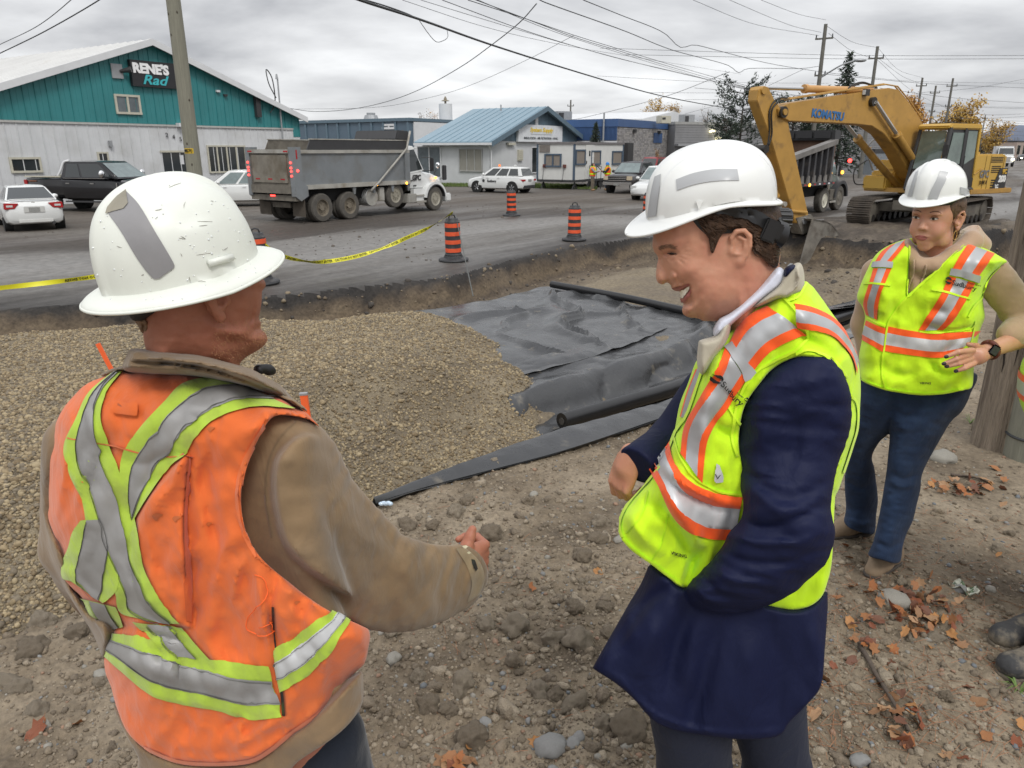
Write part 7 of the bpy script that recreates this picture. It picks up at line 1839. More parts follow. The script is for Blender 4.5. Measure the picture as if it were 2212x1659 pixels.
 sdf_object(hb,(-.8,1.02,1.5),(-.45,1.32,1.72),.004,'headband',mat('cap_band_black',(.012,.011,.011),rough=.8,var=.2),root)
 hc=np.array([-.545,1.225,1.660]);Rm=frame_mat((.63,.765,.19),(-.02,0,1))
 hat,hb_=hard_hat(root,hc,Rm,True,.875,M_hatw,ridge=1,dims=(.146,.124,.166),bw=.040,suspension=False)
 ribbon('reflective_tape',mat('dull_tape',(.23,.225,.23),rough=.45,var=.1,vs=14),hat,hb_,[(271,412),(300,442),(335,500),(375,568),(376,578)],[(232,458),(262,500),(298,560),(330,600),(345,601)],26,5,.0016)
 patch('tape_fold',mat('old_tape',(.24,.22,.17),rough=.5,var=.15,vs=20),hat,hb_,[(272,410),(278,440),(268,452),(228,462),(232,448),(252,425)],.0024)
 q=MB();a=cast(hb_,450,574,.004);b_=cast(hb_,498,561,.004);a=a if a is not None else ont(450,574,1.12);b_=b_ if b_ is not None else ont(498,561,1.14)
 q.tube([a+[0,0,.004],b_+[0,0,.004]],[.006,.006],6);q.build('accessory_slot',M_hatw,hat,smooth=True,world_co=True)
 rs=np.random.RandomState(2);q=MB()
 for k in range(26):
  x,y=rs.uniform(260,560),rs.uniform(390,620);p=cast(hb_,x,y,.0006);p2=cast(hb_,x+rs.normal()*12,y+rs.normal()*6,.0006)
  if p is not None and p2 is not None and np.linalg.norm(p-p2)<.03:q.tube([p,(p+p2)/2+rs.normal(size=3)*.0004,p2],[.0002,.0005,.0002],4)
 q.build('scratch',mat('scratch',(.22,.2,.17),rough=.7),hat,world_co=True)
 q=MB()
 for k in range(90):
  x,y=rs.uniform(200,600),rs.uniform(420,655);p=cast(hb_,x,y,.0002)
  if p is not None:q.ell(p,[rs.uniform(.0008,.0018)]*3,3)
 q.build('rain_drops',mat('water_drop',(.75,.78,.78),rough=.05,var=0,spec=1.),hat,smooth=True,world_co=True)['kind']='stuff'
 trunk=[(265,790),(190,830),(140,900),(104,960),(94,1040),(92,1130),(104,1200),(150,1290),(200,1370),(225,1440),(245,1530),(270,1585),(300,1640),(310,1700),(560,1720),(640,1648),(712,1600),(757,1560),(785,1512),(784,1440),(780,1340),(740,1220),(705,1080),(700,960),(660,880),(560,830),(420,800)]
 rj=Pic(60,740,860,1760);rj.noise(60,40,.004,3).line([(640,1648),(712,1596),(757,1556),(785,1508)],.003,8,False)
 tj=Inflate(trunk,Yp(1.27,-.00022,400),.156,.09,relief=rj,hem=(1560,500,1200,70))
 sl=[(560,905),(590,893),(640,897),(700,932),(737,985),(755,1024),(797,1078),(830,1112),(866,1152),(893,1166),(944,1178),(985,1177),(1019,1182),(1041,1205),(1055,1235),(1052,1258),(1044,1276),(1024,1302),(990,1324),(944,1346),(899,1361),(850,1365),(808,1361),(760,1344),(705,1317),(659,1290),(622,1256),(580,1215),(545,1170),(524,1110),(522,1050),(532,990),(545,945)]
 rs_=Pic(480,840,1120,1430)
 for L,a,w in(([(1010,1190),(1000,1215),(985,1240),(975,1290)],-.007,9),([(980,1185),(965,1215),(950,1270),(955,1330)],-.006,8),([(1030,1200),(1018,1240),(1008,1290)],.006,7),([(995,1200),(975,1240),(965,1300)],.006,7),([(930,1180),(915,1210),(925,1260)],-.005,10),([(905,1175),(880,1200),(885,1250),(905,1290)],.005,12),([(640,1120),(700,1180),(770,1230),(820,1290)],.0012,30),([(760,1060),(790,1120),(850,1180),(890,1215)],-.005,20),([(600,1240),(660,1270),(760,1310),(850,1330)],-.004,16),([(620,915),(585,960),(566,1020),(566,1100),(580,1170)],-.0035,4),([(612,912),(577,958),(557,1020),(556,1100),(570,1170)],.002,5),([(700,1000),(720,1080),(760,1150)],.002,24),([(860,1240),(840,1290),(850,1340)],-.004,14),([(940,1230),(925,1290),(930,1340)],.004,10)):
  rs_.line(L,a,w)
 rs_.noise(46,22,.0035,13,a=.7).noise(16,10,.0010,14).noise(90,26,.0035,33,a=-1.1,ridged=True).noise(44,11,.0016,34,a=-1.25,ridged=True)
 def ysl(x,y):return 1.20+.22*sstep(640,900,x)+.22*sstep(860,1060,x)
 def tsl(x,y):return .082-.030*sstep(900,1050,x)
 sj=Inflate(sl,ysl,tsl,.075,relief=rs_)
 lf=lambda P:chain(P,[onY(172,960,1.33),onY(158,1180,1.38),onY(190,1300,1.5)],[.062,.056,.05],.03)
 col=[(268,800),(276,764),(284,753),(323,755),(382,760),(442,770),(486,781),(516,789),(546,799),(583,819),(612,838),(637,868),(634,876),(600,862),(568,848),(511,828),(425,813),(340,808)]
 cr=Pic(240,730,660,900).line([(272,786),(340,783),(440,795),(540,825),(632,868)],-.004,4).line([(272,778),(340,775),(440,786),(540,815),(630,858)],.002,4).noise(30,10,.0015,5)
 def ycol(x,y):return 1.20-.0001*(x-400)+.12*sstep(520,640,x)
 cj=Inflate(col,ycol,.105,.014,relief=cr)
 VP=[(268,800),(197,824),(157,856),(126,901),(112,953),(104,1027),(99,1078),(104,1124),(121,1169),(136,1209),(152,1268),(192,1329),(232,1360),(226,1449),(254,1534),(305,1612),(380,1647),(454,1655),(540,1649),(625,1592),(682,1551),(739,1494),(788,1432),(798,1363),(770,1300),(640,1200),(600,1100),(600,1000),(650,940),(700,938),(668,896),(600,856),(470,818),(330,803)]
 vm=Pic(40,740,860,1700).poly(VP)
 def jk(P):
  x,y,t=proj(P);a,o_=vm.at(x,y);return smin(smin(tj(P)+.026*sstep(6,-14,a+o_),sj(P),.012),lf(P),.02)
 o,Vs,Qs=sdf_object(jk,(-.98,.98,.50),(.05,1.85,1.56),.0062,'jacket',M_tan,root)
 sdf_object(cj,(-.85,1.0,1.38),(-.2,1.5,1.62),.004,'jacket_collar',M_tand,root)
 bj=bvh_of(Vs,Qs)
 ribbon('cuff_wear',M_tanc,o,bj,[(1006,1184),(1036,1215),(1046,1250),(1036,1284)],[(984,1186),(1008,1224),(1018,1262),(1008,1302)],18,5,.0015)
 patch('cuff_hole',M_black,o,bj,[(1016,1208),(1024,1210),(1030,1228),(1026,1234),(1020,1222)],.003,8)
 ribbon('shoulder_seam',M_tand,o,bj,[(636,910),(598,950),(575,1010),(572,1080),(585,1160)],[(640,912),(602,952),(579,1011),(576,1080),(589,1160)],24,2,.0012)
 for px,py,r_ in((1004,1182,7),(1012,1194,5),(990,1176,5)):
  patch('paint_spot',mat('paint_spot',(.6,.55,.38),rough=.7),o,bj,[(px-r_,py),(px,py-r_*.6),(px+r_,py),(px,py+r_*.6)],.0016,6)
 q=MB();a=onY(553,800,1.30);b_=onY(592,803,1.33);q.tube(spline([a,(a+b_)/2+[0,0,.004],b_],8),[.008,.010,.009,.009,.010,.011,.009,.006],10);q.build('lapel_radio',mat('radio_black',(.01,.01,.011),rough=.5),root,smooth=True,world_co=True)
 vest=[(268,800),(197,824),(157,856),(126,901),(112,953),(104,1027),(99,1078),(104,1124),(121,1169),(136,1209),(134,1241),(152,1268),(176,1290),(192,1329),(232,1360),(224,1406),(226,1449),(242,1494),(254,1534),(274,1580),(305,1612),(340,1632),(380,1647),(454,1655),(540,1649),(585,1625),(625,1592),(682,1551),(739,1494),(768,1454),(788,1432),(796,1397),(798,1363),(770,1300),(700,1250),(640,1200),(600,1100),(600,1000),(650,940),(700,938),(668,896),(636,872),(600,856),(540,835),(470,818),(400,808),(330,803)]
 vr=Pic(60,760,840,1700)
 vr.noise(80,60,.006,23).noise(26,40,.0016,24,a=.3).noise(9,9,.0005,25)
 flap=[(402,985),(360,1030),(318,1082),(296,1140),(290,1190),(296,1240),(308,1290),(340,1325),(392,1352),(412,1355),(414,1300),(404,1220),(398,1120),(402,1050)]
 vr.pad(flap,.012,5).pad([(244,868),(300,872),(300,896),(246,890)],.003,3)
 for L,a,w in(([(226,1350),(300,1360),(400,1382)],-.006,9),([(600,1240),(585,1300),(590,1400),(606,1500),(612,1560)],-.006,5),([(556,1240),(570,1330),(590,1420)],.006,10),([(230,1395),(300,1430),(420,1462),(540,1478)],.006,20),([(130,1180),(180,1240),(230,1290)],-.005,12),([(150,900),(130,1000),(125,1100)],.005,16),([(640,1300),(680,1270),(720,1290)],-.006,14),([(600,1270),(660,1290),(720,1330)],.006,14),([(300,1620),(420,1640),(540,1632),(640,1570),(740,1480)],.003,8),([(470,1600),(500,1560),(560,1530)],-.005,10),([(500,1620),(560,1580),(600,1560)],.005,9),([(536,985),(520,1050),(524,1120),(560,1200),(620,1255)],.005,6),([(440,1010),(450,1100),(470,1200)],-.002,18),([(200,950),(300,1000),(380,980)],-.002,14),([(480,1100),(500,1200),(520,1300)],.003,16)):
  vr.line(L,a,w)
 vr.noise(46,100,.0046,29,a=.25,ridged=True).noise(22,50,.0018,30,a=-.35,ridged=True);tv=Inflate(vest,Yp(1.27,-.00022,400),.170,.09,relief=vr,hem=(1540,500,1150,60))
 arm=Pic(480,820,900,1420).poly([(590,900),(560,945),(536,1000),(522,1052),(523,1110),(536,1160),(560,1200),(590,1230),(625,1258),(660,1286),(705,1316),(760,1342),(820,1360),(860,1300),(860,1100),(760,930),(708,938),(676,912),(640,900)])
 def fv(P):
  d=tv(P);x,y,t=proj(P);a,o_=arm.at(x,y);hole=(a+o_)*t/FPX
  return smax(d,-np.maximum(hole,(P[:,1]-1.30)*1.),.004)
 ov,Vv,Qv=sdf_object(fv,(-.98,.98,.52),(-.12,1.55,1.56),.0056,'vest',M_orv,root)
 b=bvh_of(Vv,Qv)
 def tape(A,B_,n=60,m=9,l=.0038,wl=.30):
  0
  A=spline(A,n);B_=spline(B_,n);ribbon('lime_band',M_limo,ov,b,A,B_,n,m+2,l,sm=False)
  c0=A*(1-wl)+B_*wl;c1=A*wl+B_*(1-wl);return c0,c1,n,m,l
 for A,B_,wl in(([(246,806),(195,850),(168,905),(143,960),(148,1010),(180,1080),(195,1150),(225,1215),(250,1270),(262,1320),(330,1340)],[(268,800),(232,850),(222,905),(240,960),(260,1015),(285,1080),(300,1140),(310,1210),(330,1260),(352,1300),(388,1345)],.28),([(470,815),(400,830),(355,872),(310,920),(274,965),(262,1010),(270,1070),(290,1115)],[(636,886),(545,882),(470,905),(420,950),(402,985),(370,1010),(320,1080),(292,1125)],.27),([(178,1122),(160,1150),(152,1180),(140,1210),(138,1245),(160,1255),(195,1280)],[(232,1118),(262,1160),(268,1200),(262,1240),(256,1270),(240,1290),(226,1300)],.26),([(290,1342),(310,1362),(330,1385),(352,1410)],[(395,1352),(412,1372),(432,1396),(458,1424)],.30),([(176,1290),(196,1330),(238,1362)],[(252,1308),(262,1330),(270,1352)],.28),([(236,1366),(300,1375),(380,1400),(470,1425),(580,1437)],[(222,1412),(265,1448),(330,1500),(400,1520),(470,1532),(540,1552),(612,1548)],.27),([(590,1404),(640,1372),(690,1335),(715,1320)],[(608,1494),(670,1452),(715,1405),(740,1365),(756,1340)],.30)):
  c0,c1,n,m,l=tape(A,B_,wl=wl);ribbon('silver_band',M_silverw if A[0][1]>1360 and A[0][0]>300 else M_silo,ov,b,c0,c1,n,m,l+.0016,sm=False)
  for e in(c0,c1):
   ribbon('tape_seam',mat('seam_grey',(.14,.14,.13),rough=.8),ov,b,e+[0,3.2]if e is c0 else e-[0,3.2],e+[0,4.4]if e is c0 else e-[0,4.4],n,2,l+.003,sm=False)
 ribbon('pocket_gusset',cloth('vest_orange_edge',(.50,.09,.02)),ov,b,[(404,990),(397,1060),(393,1150),(398,1240),(402,1340)],[(408,990),(408,1060),(407,1150),(411,1240),(410,1345)],24,3,.004)
 ribbon('armhole_binding',cloth('vest_binding',(.70,.16,.05)),ov,b,[(576,905),(543,955),(520,1005),(510,1055),(514,1112),(527,1160),(550,1204)],[(588,912),(553,960),(531,1008),(522,1055),(525,1110),(539,1156),(560,1198)],34,3,.002)
 ribbon('side_zip',M_black,ov,b,[(590,1310),(592,1370),(600,1440),(610,1510),(612,1545)],[(594,1310),(597,1370),(605,1440),(616,1510),(618,1545)],20,3,.003)
 ribbon('hem_binding',cloth('vest_binding',(.70,.16,.05)),ov,b,[(312,1610),(380,1638),(454,1645),(536,1639),(580,1616),(622,1582),(680,1541),(736,1485)],[(312,1618),(380,1646),(454,1653),(540,1647),(584,1624),(626,1590),(684,1549),(741,1492)],34,3,.002)
 ribbon('yoke_seam',cloth('vest_binding',(.70,.16,.05)),ov,b,[(150,944),(240,958),(330,980),(420,985)],[(150,947),(240,961),(330,983),(420,988)],24,2,.0045)
 patch('strap_loop',M_orv,ov,b,[(246,870),(300,873),(300,896),(247,890)],.006,12)
 q=MB();rs2=np.random.RandomState(9)
 for P_ in([(556,1240),(572,1262),(566,1300),(542,1330),(538,1355),(560,1366)],[(566,1352),(590,1340),(594,1354),(580,1366),(560,1368)]):
  pp=[cast(b,x,y,.006)for x,y in spline(P_,20)];pp=[p for p in pp if p is not None]
  if len(pp)>3:q.tube(pp,.0009,5)
 if q.n:q.build('loose_thread',mat('thread',(.9,.13,.02),rough=.7),ov,smooth=True,world_co=True)
 for px,py,r_ in((338,1112,9),(380,1118,7),(455,925,6),(450,1130,5),(150,1000,5),(640,1300,5)):
  patch('stain',cloth('vest_stain',(.48,.115,.028)),ov,b,[(px-r_,py+2),(px-1,py-r_*.5),(px+r_*1.8,py-1),(px+r_*.6,py+r_*.6),(px,py+r_*1.5)],.0012,6,smooth=True)
 rt=Pic(540,1480,820,1800).noise(30,30,.004,3).line([(700,1600),(715,1660)],.004,8)
 tr_=lambda P:smin(chain(P,[onY(700,1600,1.27),(-.37,1.28,.48),(-.36,1.30,.06)],[.088,.075,.065],.03),chain(P,[(-.55,1.33,.70),(-.60,1.38,.45),(-.62,1.36,.06)],[.095,.075,.065],.03),.04)
 sdf_object(tr_,(-.85,1.1,.02),(-.2,1.6,.95),.011,'trousers',M_jeand,root)
 q=MB()
 for x,y in((-.36,1.30),(-.62,1.36)):q.ell((x+.03,y+.09,.055),(.055,.15,.055),8,rot=Euler((0,0,-.3)))
 q.build('boot',mat('boot_brown',(.09,.055,.03),rough=.8),root,smooth=True,world_co=True)
worker()
def logo_sudbury(ov,b,org,ux,uy,s):
 0
 text_on('Sudbury',M_ink,ov,b,org,ux,uy,s,.006,bold=.012)
 o2=np.array(org)+np.array(ux)*s*2.0+np.array(uy)*s*.82
 text_on('Greater Grand',M_ink,ov,b,o2,ux,uy,s*.30,.006,name='small_lettering',bold=.02)
 ux,uy=np.array(ux,float),np.array(uy,float);c=np.array(org)-ux*s*.52+uy*s*.42
 for sg in(1,-1):
  A=[c+(ux*math.cos(a)+uy*math.sin(a))*s*.50*sg for a in np.linspace(.3,2.9,9)];B_=[c+(ux*math.cos(a)*.9+uy*math.sin(a)*.9)*s*(.50-.34*math.sin((a-.3)/2.6*math.pi)**.7)*sg for a in np.linspace(.3,2.9,9)]
  ribbon('swirl_emblem',M_ink,ov,b,A,B_,14,3,.006)
def stripes(ov,b,A,B_,n=40,w=.27,clean=False,l=.0034,m=6,gap=None):
 n=int(n*1.5)
 0
 A=spline(A,n);B_=spline(B_,n);L_=lambda t:A*(1-t)+B_*t
 ribbon('orange_stripe',M_orgs,ov,b,L_(0),L_(w),n,m,l,sm=False);ribbon('orange_stripe',M_orgs,ov,b,L_(1-w),L_(1),n,m,l,sm=False)
 ribbon('silver_stripe',M_silverw if clean else M_silver,ov,b,L_(w),L_(1-w),n,m+1,l,sm=False)
def suit_man():
 root=thing('person',(.55,1.52,0),'smiling man in navy coat, lime vest and white helmet, standing in profile','person')
 Y0=1.43
 hp=[(1655,700),(1668,640),(1683,590),(1684,520),(1672,440),(1630,380),(1540,350),(1450,390),(1414,450),(1411,500),(1411,535),(1414,545),(1421,553),(1427,562),(1431,575),(1440,600),(1447,612),(1450,618),(1451,623),(1455,627),(1462,627),(1464,631),(1466,638),(1466,645),(1470,651),(1477,655),(1476,661),(1474,668),(1476,678),(1483,684),(1494,686),(1508,687),(1520,694),(1545,698),(1570,702),(1585,740),(1600,790),(1660,790)]
 rel=Pic(1380,320,1720,820)
 rel.blob(1449,548,15,8,-.0065).blob(1428,533,16,6,.0035,.2).blob(1436,549,5,4,-.004).line([(1442,546),(1451,544),(1462,548)],-.003,2.2).line([(1440,553),(1452,553),(1462,552)],.0022,2.6).line([(1440,541),(1452,538),(1464,543)],.0022,2.6).line([(1443,559),(1453,563),(1462,557)],-.0016,2.5)
 for a,b_ in(((1464,546),(1490,533)),((1464,549),(1494,543)),((1464,552),(1492,553)),((1462,556),(1486,562)),((1470,541),(1486,524)),((1462,560),(1478,571))):rel.line([a,((a[0]+b_[0])/2,(a[1]+b_[1])/2-1.5),b_],-.0024,2.4)
 rel.blob(1456,598,7,8,.0055).line([(1449,583),(1459,588),(1464,598),(1459,607)],-.0026,3).blob(1486,588,24,20,.0055).line([(1463,603),(1478,616),(1488,632),(1492,650),(1490,664)],-.0032,4).line([(1500,620),(1508,645),(1506,665)],-.0014,5)
 rel.line([(1456,622),(1470,617),(1486,613)],.0020,4).line([(1472,652),(1484,641),(1492,630)],.0022,4).blob(1484,668,12,10,.003).line([(1478,658),(1486,655)],-.0015,4).line([(1498,686),(1520,676),(1535,660)],.002,10).blob(1540,620,34,40,.0035).line([(1520,692),(1560,690),(1590,672),(1602,640),(1604,600)],-.0035,14)
 rel.line([(1600,620),(1598,680),(1590,740)],.0025,6).line([(1612,620),(1618,670),(1612,730)],-.002,5).blob(1500,505,30,22,.002).blob(1530,560,26,22,-.002).noise(9,9,.0007,5).noise(26,26,.0016,6)
 h1=Inflate(hp,lambda x,y:Y0+.0*x,lambda x,y:.074-.016*sstep(640,740,y)+.0*x,.070,relief=rel,both=True)
 npoly=[(1425,552),(1422,560),(1419,574),(1417,588),(1417,598),(1419,607),(1424,612),(1432,615),(1441,612),(1452,611),(1462,610),(1466,600),(1462,585),(1452,570),(1445,556),(1436,548)]
 hn=Inflate(npoly,Y0,lambda x,y:.012+.012*sstep(560,600,y),.012,relief=Pic(1400,540,1480,630).blob(1457,599,6,7,.004).blob(1440,611,6,3,-.003).line([(1450,586),(1461,592),(1464,602)],-.003,2.5),both=True)
 mouth=Inflate([(1461,628),(1474,622),(1488,614),(1494,617),(1494,624),(1489,634),(1478,646),(1470,650),(1465,640)],Y0,.10,.10,smooth=True)
 ec=onY(1592,536,Y0-.072)
 Re=frame_mat((-.98,-.12,-.16));Re=np.stack([Re[:,0],Re[:,1],Re[:,2]],1)
 hc=onY(1338,1050,1.525);M=frame_mat((-.25,.0,-.97),(-.80,-.58,.1));Mh=np.stack([M[:,0],-M[:,1],M[:,2]],1)
 def f(P):
  d=smin(h1(P),hn(P),.006);d=smin(d,ear_sdf(P,ec,Re,.97),.006)
  x,y,t=proj(P);a,o_=mouth.pic.at(x,y);return smax(d,-np.maximum((a+o_)*t/FPX,np.abs(np.abs(P[:,1]-Y0)-.045)-.05+0*a)-.0,.002)if False else d
 mrel=Pic(1440,600,1510,665).poly([(1463,629),(1474,623),(1488,615),(1493,619),(1491,628),(1484,638),(1474,648),(1468,648),(1465,638)])
 def f2(P):
  d=f(P);x,y,t=proj(P);a,o_=mrel.at(x,y);return d+.0045*sstep(2.5,-3.5,a+o_*2)
 V1,Q1=surfnet(f2,(.20,1.28,1.46),(.60,1.58,1.90),.0027)
 V2,Q2=surfnet(lambda P:hand_sdf(P,Mh,hc,.84,curl=(.42,.5,.58,.68),thumb='in',side=1),hc-.17,hc+.19,.0034)
 def core(P):
  d=chain(P,[(.50,1.5,1.42),(.50,1.5,1.1),(.52,1.5,.9)],[.09,.10,.11],.04);d=smin(d,chain(P,[(.49,1.5,.8),(.50,1.5,.48),(.50,1.5,.09)],[.05,.04,.03],.03),.04);return smin(d,chain(P,[(.62,1.57,.8),(.65,1.59,.48),(.66,1.6,.09)],[.05,.04,.03],.03),.04)
 V3,Q3=surfnet(core,(.2,1.3,-.02),(.9,1.8,1.6),.014)
 bd=mesh_np('body',np.vstack([V1,V2,V3]),np.vstack([Q1,Q2+len(V1),Q3+len(V1)+len(V2)]),M_skinB,root,True,world_co=True)
 b=bvh_of(V1,Q1)
 patch('mouth',mat('mouth_dark',(.20,.06,.045),rough=.5),bd,b,[(1465,630),(1475,624),(1488,616),(1492,620),(1489,629),(1482,638),(1474,645),(1468,643)],.001,20)
 tx=[(1465.0,630,1471,627.5,1475,644,1469.5,647),(1471.1,627.3,1477.2,624,1480,639.5,1475.2,643.8),(1477.3,623.8,1483,620.5,1484.6,634.5,1480.1,639),(1483.1,620.3,1488,617.5,1488.8,629,1484.7,634),(1488.1,617.4,1491,616.6,1491,624,1488.9,628)]
 for q in tx:patch('tooth',M_tooth,bd,b,[(q[0],q[1]),(q[2],q[3]),(q[4],q[5]),(q[6],q[7])],.0026,8,smooth=True)
 ribbon('upper_lip',M_lip,bd,b,[(1452,622),(1460,621),(1474,617),(1489,612)],[(1458,628),(1465,629),(1476,622.5),(1490,615)],16,4,.0012)
 ribbon('lower_lip',M_lip,bd,b,[(1469,645),(1476,643),(1486,634),(1492,624)],[(1471,654),(1479,651),(1489,641),(1494,629)],16,4,.0012)
 patch('eye',M_iris,bd,b,[(1444,547.5),(1449,545.5),(1456,547),(1460,549),(1455,550.5),(1448,550.5)],.0006,10,smooth=True)
 ribbon('eyelashes',mat('lash',(.03,.015,.01),rough=.7),bd,b,[(1441,547),(1449,544.4),(1458,546.2),(1463,549)],[(1443,548.6),(1449,546),(1457,547.6),(1463,550)],12,2,.0016)
 rs=np.random.RandomState(1);q=MB()
 def hairs(n,pts,w,L,drop,lift,wd,jit=.25,bv=b):
  P_=spline(pts,40)
  for k in range(n):
   i=rs.randint(0,39);x,y=P_[i]+rs.normal(size=2)*w;p=cast(bv,x,y,lift)
   if p is None:continue
   a=np.array(drop)+rs.normal(size=2)*jit;a=a/np.linalg.norm(a)*L*rs.uniform(.6,1.2);p2=cast(bv,x+a[0]*.5,y+a[1]*.5,lift*1.6);p3=cast(bv,x+a[0],y+a[1],lift)
   if p2 is None or p3 is None or np.linalg.norm(p3-p)>.05:continue
   q.tube([p,p2,p3],[wd*.6,wd,wd*.2],3)
 hairs(130,[(1424,536),(1432,532),(1446,532),(1458,536)],1.6,8,(1,.1),.0008,.0004)
 q.build('eyebrow',mat('brow_hair',(.22,.12,.07),rough=.6),root,smooth=True,world_co=True)
 hpoly=[(1500,420),(1680,430),(1690,480),(1686,530),(1684,556),(1678,578),(1664,574),(1648,556),(1632,549),(1616,545),(1612,520),(1606,502),(1590,494),(1570,500),(1556,512),(1548,530),(1540,548),(1534,540),(1533,522),(1528,508),(1516,492),(1507,475),(1502,455)]
 hr=Pic(1460,400,1720,620).noise(40,7,.0022,3,a=.9,ridged=True).noise(16,4,.0010,6,a=1.0,ridged=True)
 def fh(P):
  d=h1(P)-.0055;x,y,t=proj(P);a,o_=hpic.at(x,y);v,_=hr.at(x,y);hole=ellip(P,ec+[0,.01,0],(.032,.06,.040));return smax(smax(d-v,(a+o_)*t/FPX,.003),-hole,.002)
 hpic=Pic(1460,380,1740,640).poly(hpoly)
 oh,Vh,Qh=sdf_object(fh,(.25,1.32,1.55),(.62,1.56,1.82),.003,'hair',M_hairB,root)
 bh=bvh_of(Vh,Qh);q=MB()
 hairs(1100,[(1516,466),(1560,480),(1610,500),(1650,520),(1674,545)],17,26,(.80,.45),.0026,.0007,.22,bh)
 hairs(420,[(1616,528),(1650,552),(1674,570)],9,18,(.5,.9),.0024,.0007,.3,bh);hairs(160,[(1526,490),(1535,515),(1537,540)],4,12,(.15,1),.0012,.0005,.3,bh)
 q.build('hair_strands',mat('hair_brown_light',(.085,.046,.026),rough=.45,var=.4,vs=60),oh,smooth=True,world_co=True)['kind']='stuff'
 mk=mat('suspension_black',(.012,.012,.013),rough=.35,spec=.5)
 st=ribbon('helmet_strap',mk,oh,bh,[(1500,452),(1540,444),(1590,446),(1630,456),(1662,474),(1682,500)],[(1512,462),(1550,462),(1590,468),(1620,480),(1648,500),(1664,528)],30,6,.006)
 a=cast(bh,1652,492,0.);a=a if a is not None else onY(1652,492,1.38)
 q=MB();q.box((0,0,0),(.026,.022,.040),rot=Euler((0,.35,0)));q.box((.020,.014,-.004),(.014,.020,.030),rot=Euler((0,.35,0)));q.xf(Matrix.Translation(Vector(a+[.006,-.006,-.004])));q.build('buckle',mk,st,world_co=True,bevel=.003)
 q=MB();q.cyl(a+[.024,.03,-.012],a+[.042,.035,-.018],.026,n=20);q.build('ratchet_knob',mk,st,smooth=True,sharp=40,world_co=True)
 c=onY(1536,449,Y0);Rm=frame_mat((-.985,-.06,-.155),(.02,-.10,1))
 hat,hb=hard_hat(root,c,Rm,False,.86,M_hat,ridge=3,peak=.052,dims=(.138,.112,.132),up=.032,sus=(1.16,-.006))
 ribbon('reflective_tape',M_tapeg,hat,hb,[(1461,388),(1500,374),(1545,366),(1592,366)],[(1463,411),(1504,398),(1548,391),(1596,390)],24,5,.0014)
 ribbon('reflective_tape',M_tapeg,hat,hb,[(1415,382),(1408,410),(1403,440),(1399,470)],[(1428,376),(1426,405),(1422,435),(1418,466)],18,4,.0014)
 q=MB();a=cast(hb,1510,433,0.);a=a if a is not None else ont(1510,433,1.33);q.prism([(-.006,.004),(.006,.004),(.0,-.011)],-.0015,.0015);q.xf(Matrix.Translation(Vector(a+[0,-.002,-.005])));q.build('strap_lug',M_hat,hat,world_co=True)
 def collar(poly,y0,T,nm,mt,r=.010,rl=None,h=.0035):
  g=Inflate(poly,y0,T,r,relief=rl);P=np.array(poly,float);x0,y0_=P.min(0)-12;x1,y1_=P.max(0)+12;cs=np.array([onY(a,b_,yy)for a in(x0,x1)for b_ in(y0_,y1_)for yy in(1.28,1.62)]);return sdf_object(g,cs.min(0),cs.max(0),h,nm,mt,root)
 collar([(1540,715),(1552,690),(1575,676),(1600,655),(1640,618),(1665,590),(1680,577),(1692,582),(1700,600),(1690,620),(1650,650),(1600,690),(1560,725),(1548,735)],Y0-.005,.079,'shirt_collar',M_shirt,rl=Pic(1520,560,1720,760).line([(1548,730),(1600,690),(1690,620)],-.004,4))
 collar([(1690,590),(1715,570),(1731,570),(1738,600),(1733,632),(1700,650),(1680,650),(1640,665),(1620,668),(1640,645),(1675,615)],Y0-.005,.088,'coat_collar',M_cream,r=.012,rl=Pic(1600,550,1760,700).line([(1722,576),(1725,610),(1700,640)],.002,3))
 collar([(1694,582),(1708,572),(1724,572),(1718,584),(1700,604),(1690,604)],Y0-.01,.093,'collar_lining',M_navy,r=.008)
 collar([(1506,790),(1508,745),(1512,735),(1535,728),(1547,722),(1560,700),(1580,695),(1570,740),(1545,775),(1520,812)],Y0-.02,.075,'coat_lapel',M_cream,r=.012)
 coat=[(1480,860),(1440,1000),(1420,1120),(1402,1215),(1366,1290),(1322,1368),(1284,1436),(1284,1446),(1330,1476),(1370,1511),(1405,1551),(1440,1572),(1500,1586),(1600,1597),(1680,1591),(1706,1560),(1745,1520),(1774,1480),(1782,1400),(1789,1300),(1796,1200),(1802,1100),(1830,960),(1840,840),(1800,720),(1740,660),(1650,660),(1560,740)]
 rc=Pic(1240,620,1900,1640)
 for L,a,w in(([(1560,1330),(1530,1420),(1500,1520),(1490,1580)],-.004,22),([(1460,1290),(1410,1380),(1370,1470)],.005,26),([(1500,1300),(1460,1400),(1430,1520)],-.004,20),([(1660,1330),(1680,1430),(1670,1560)],-.003,24),([(1480,1250),(1400,1300),(1330,1400)],-.003,10),([(1290,1436),(1340,1468),(1410,1540),(1500,1574),(1600,1585),(1690,1578)],.0025,5)):rc.line(L,a,w)
 rc.noise(60,90,.004,5).noise(70,260,.0022,15,a=.12,ridged=True)
 cs_=Inflate(coat,Yp(1.50,-.0001,1600),lambda x,y:.150+.03*sstep(1200,1500,y),.065,relief=rc,smooth=True,hem=(1330,1560,1200,70))
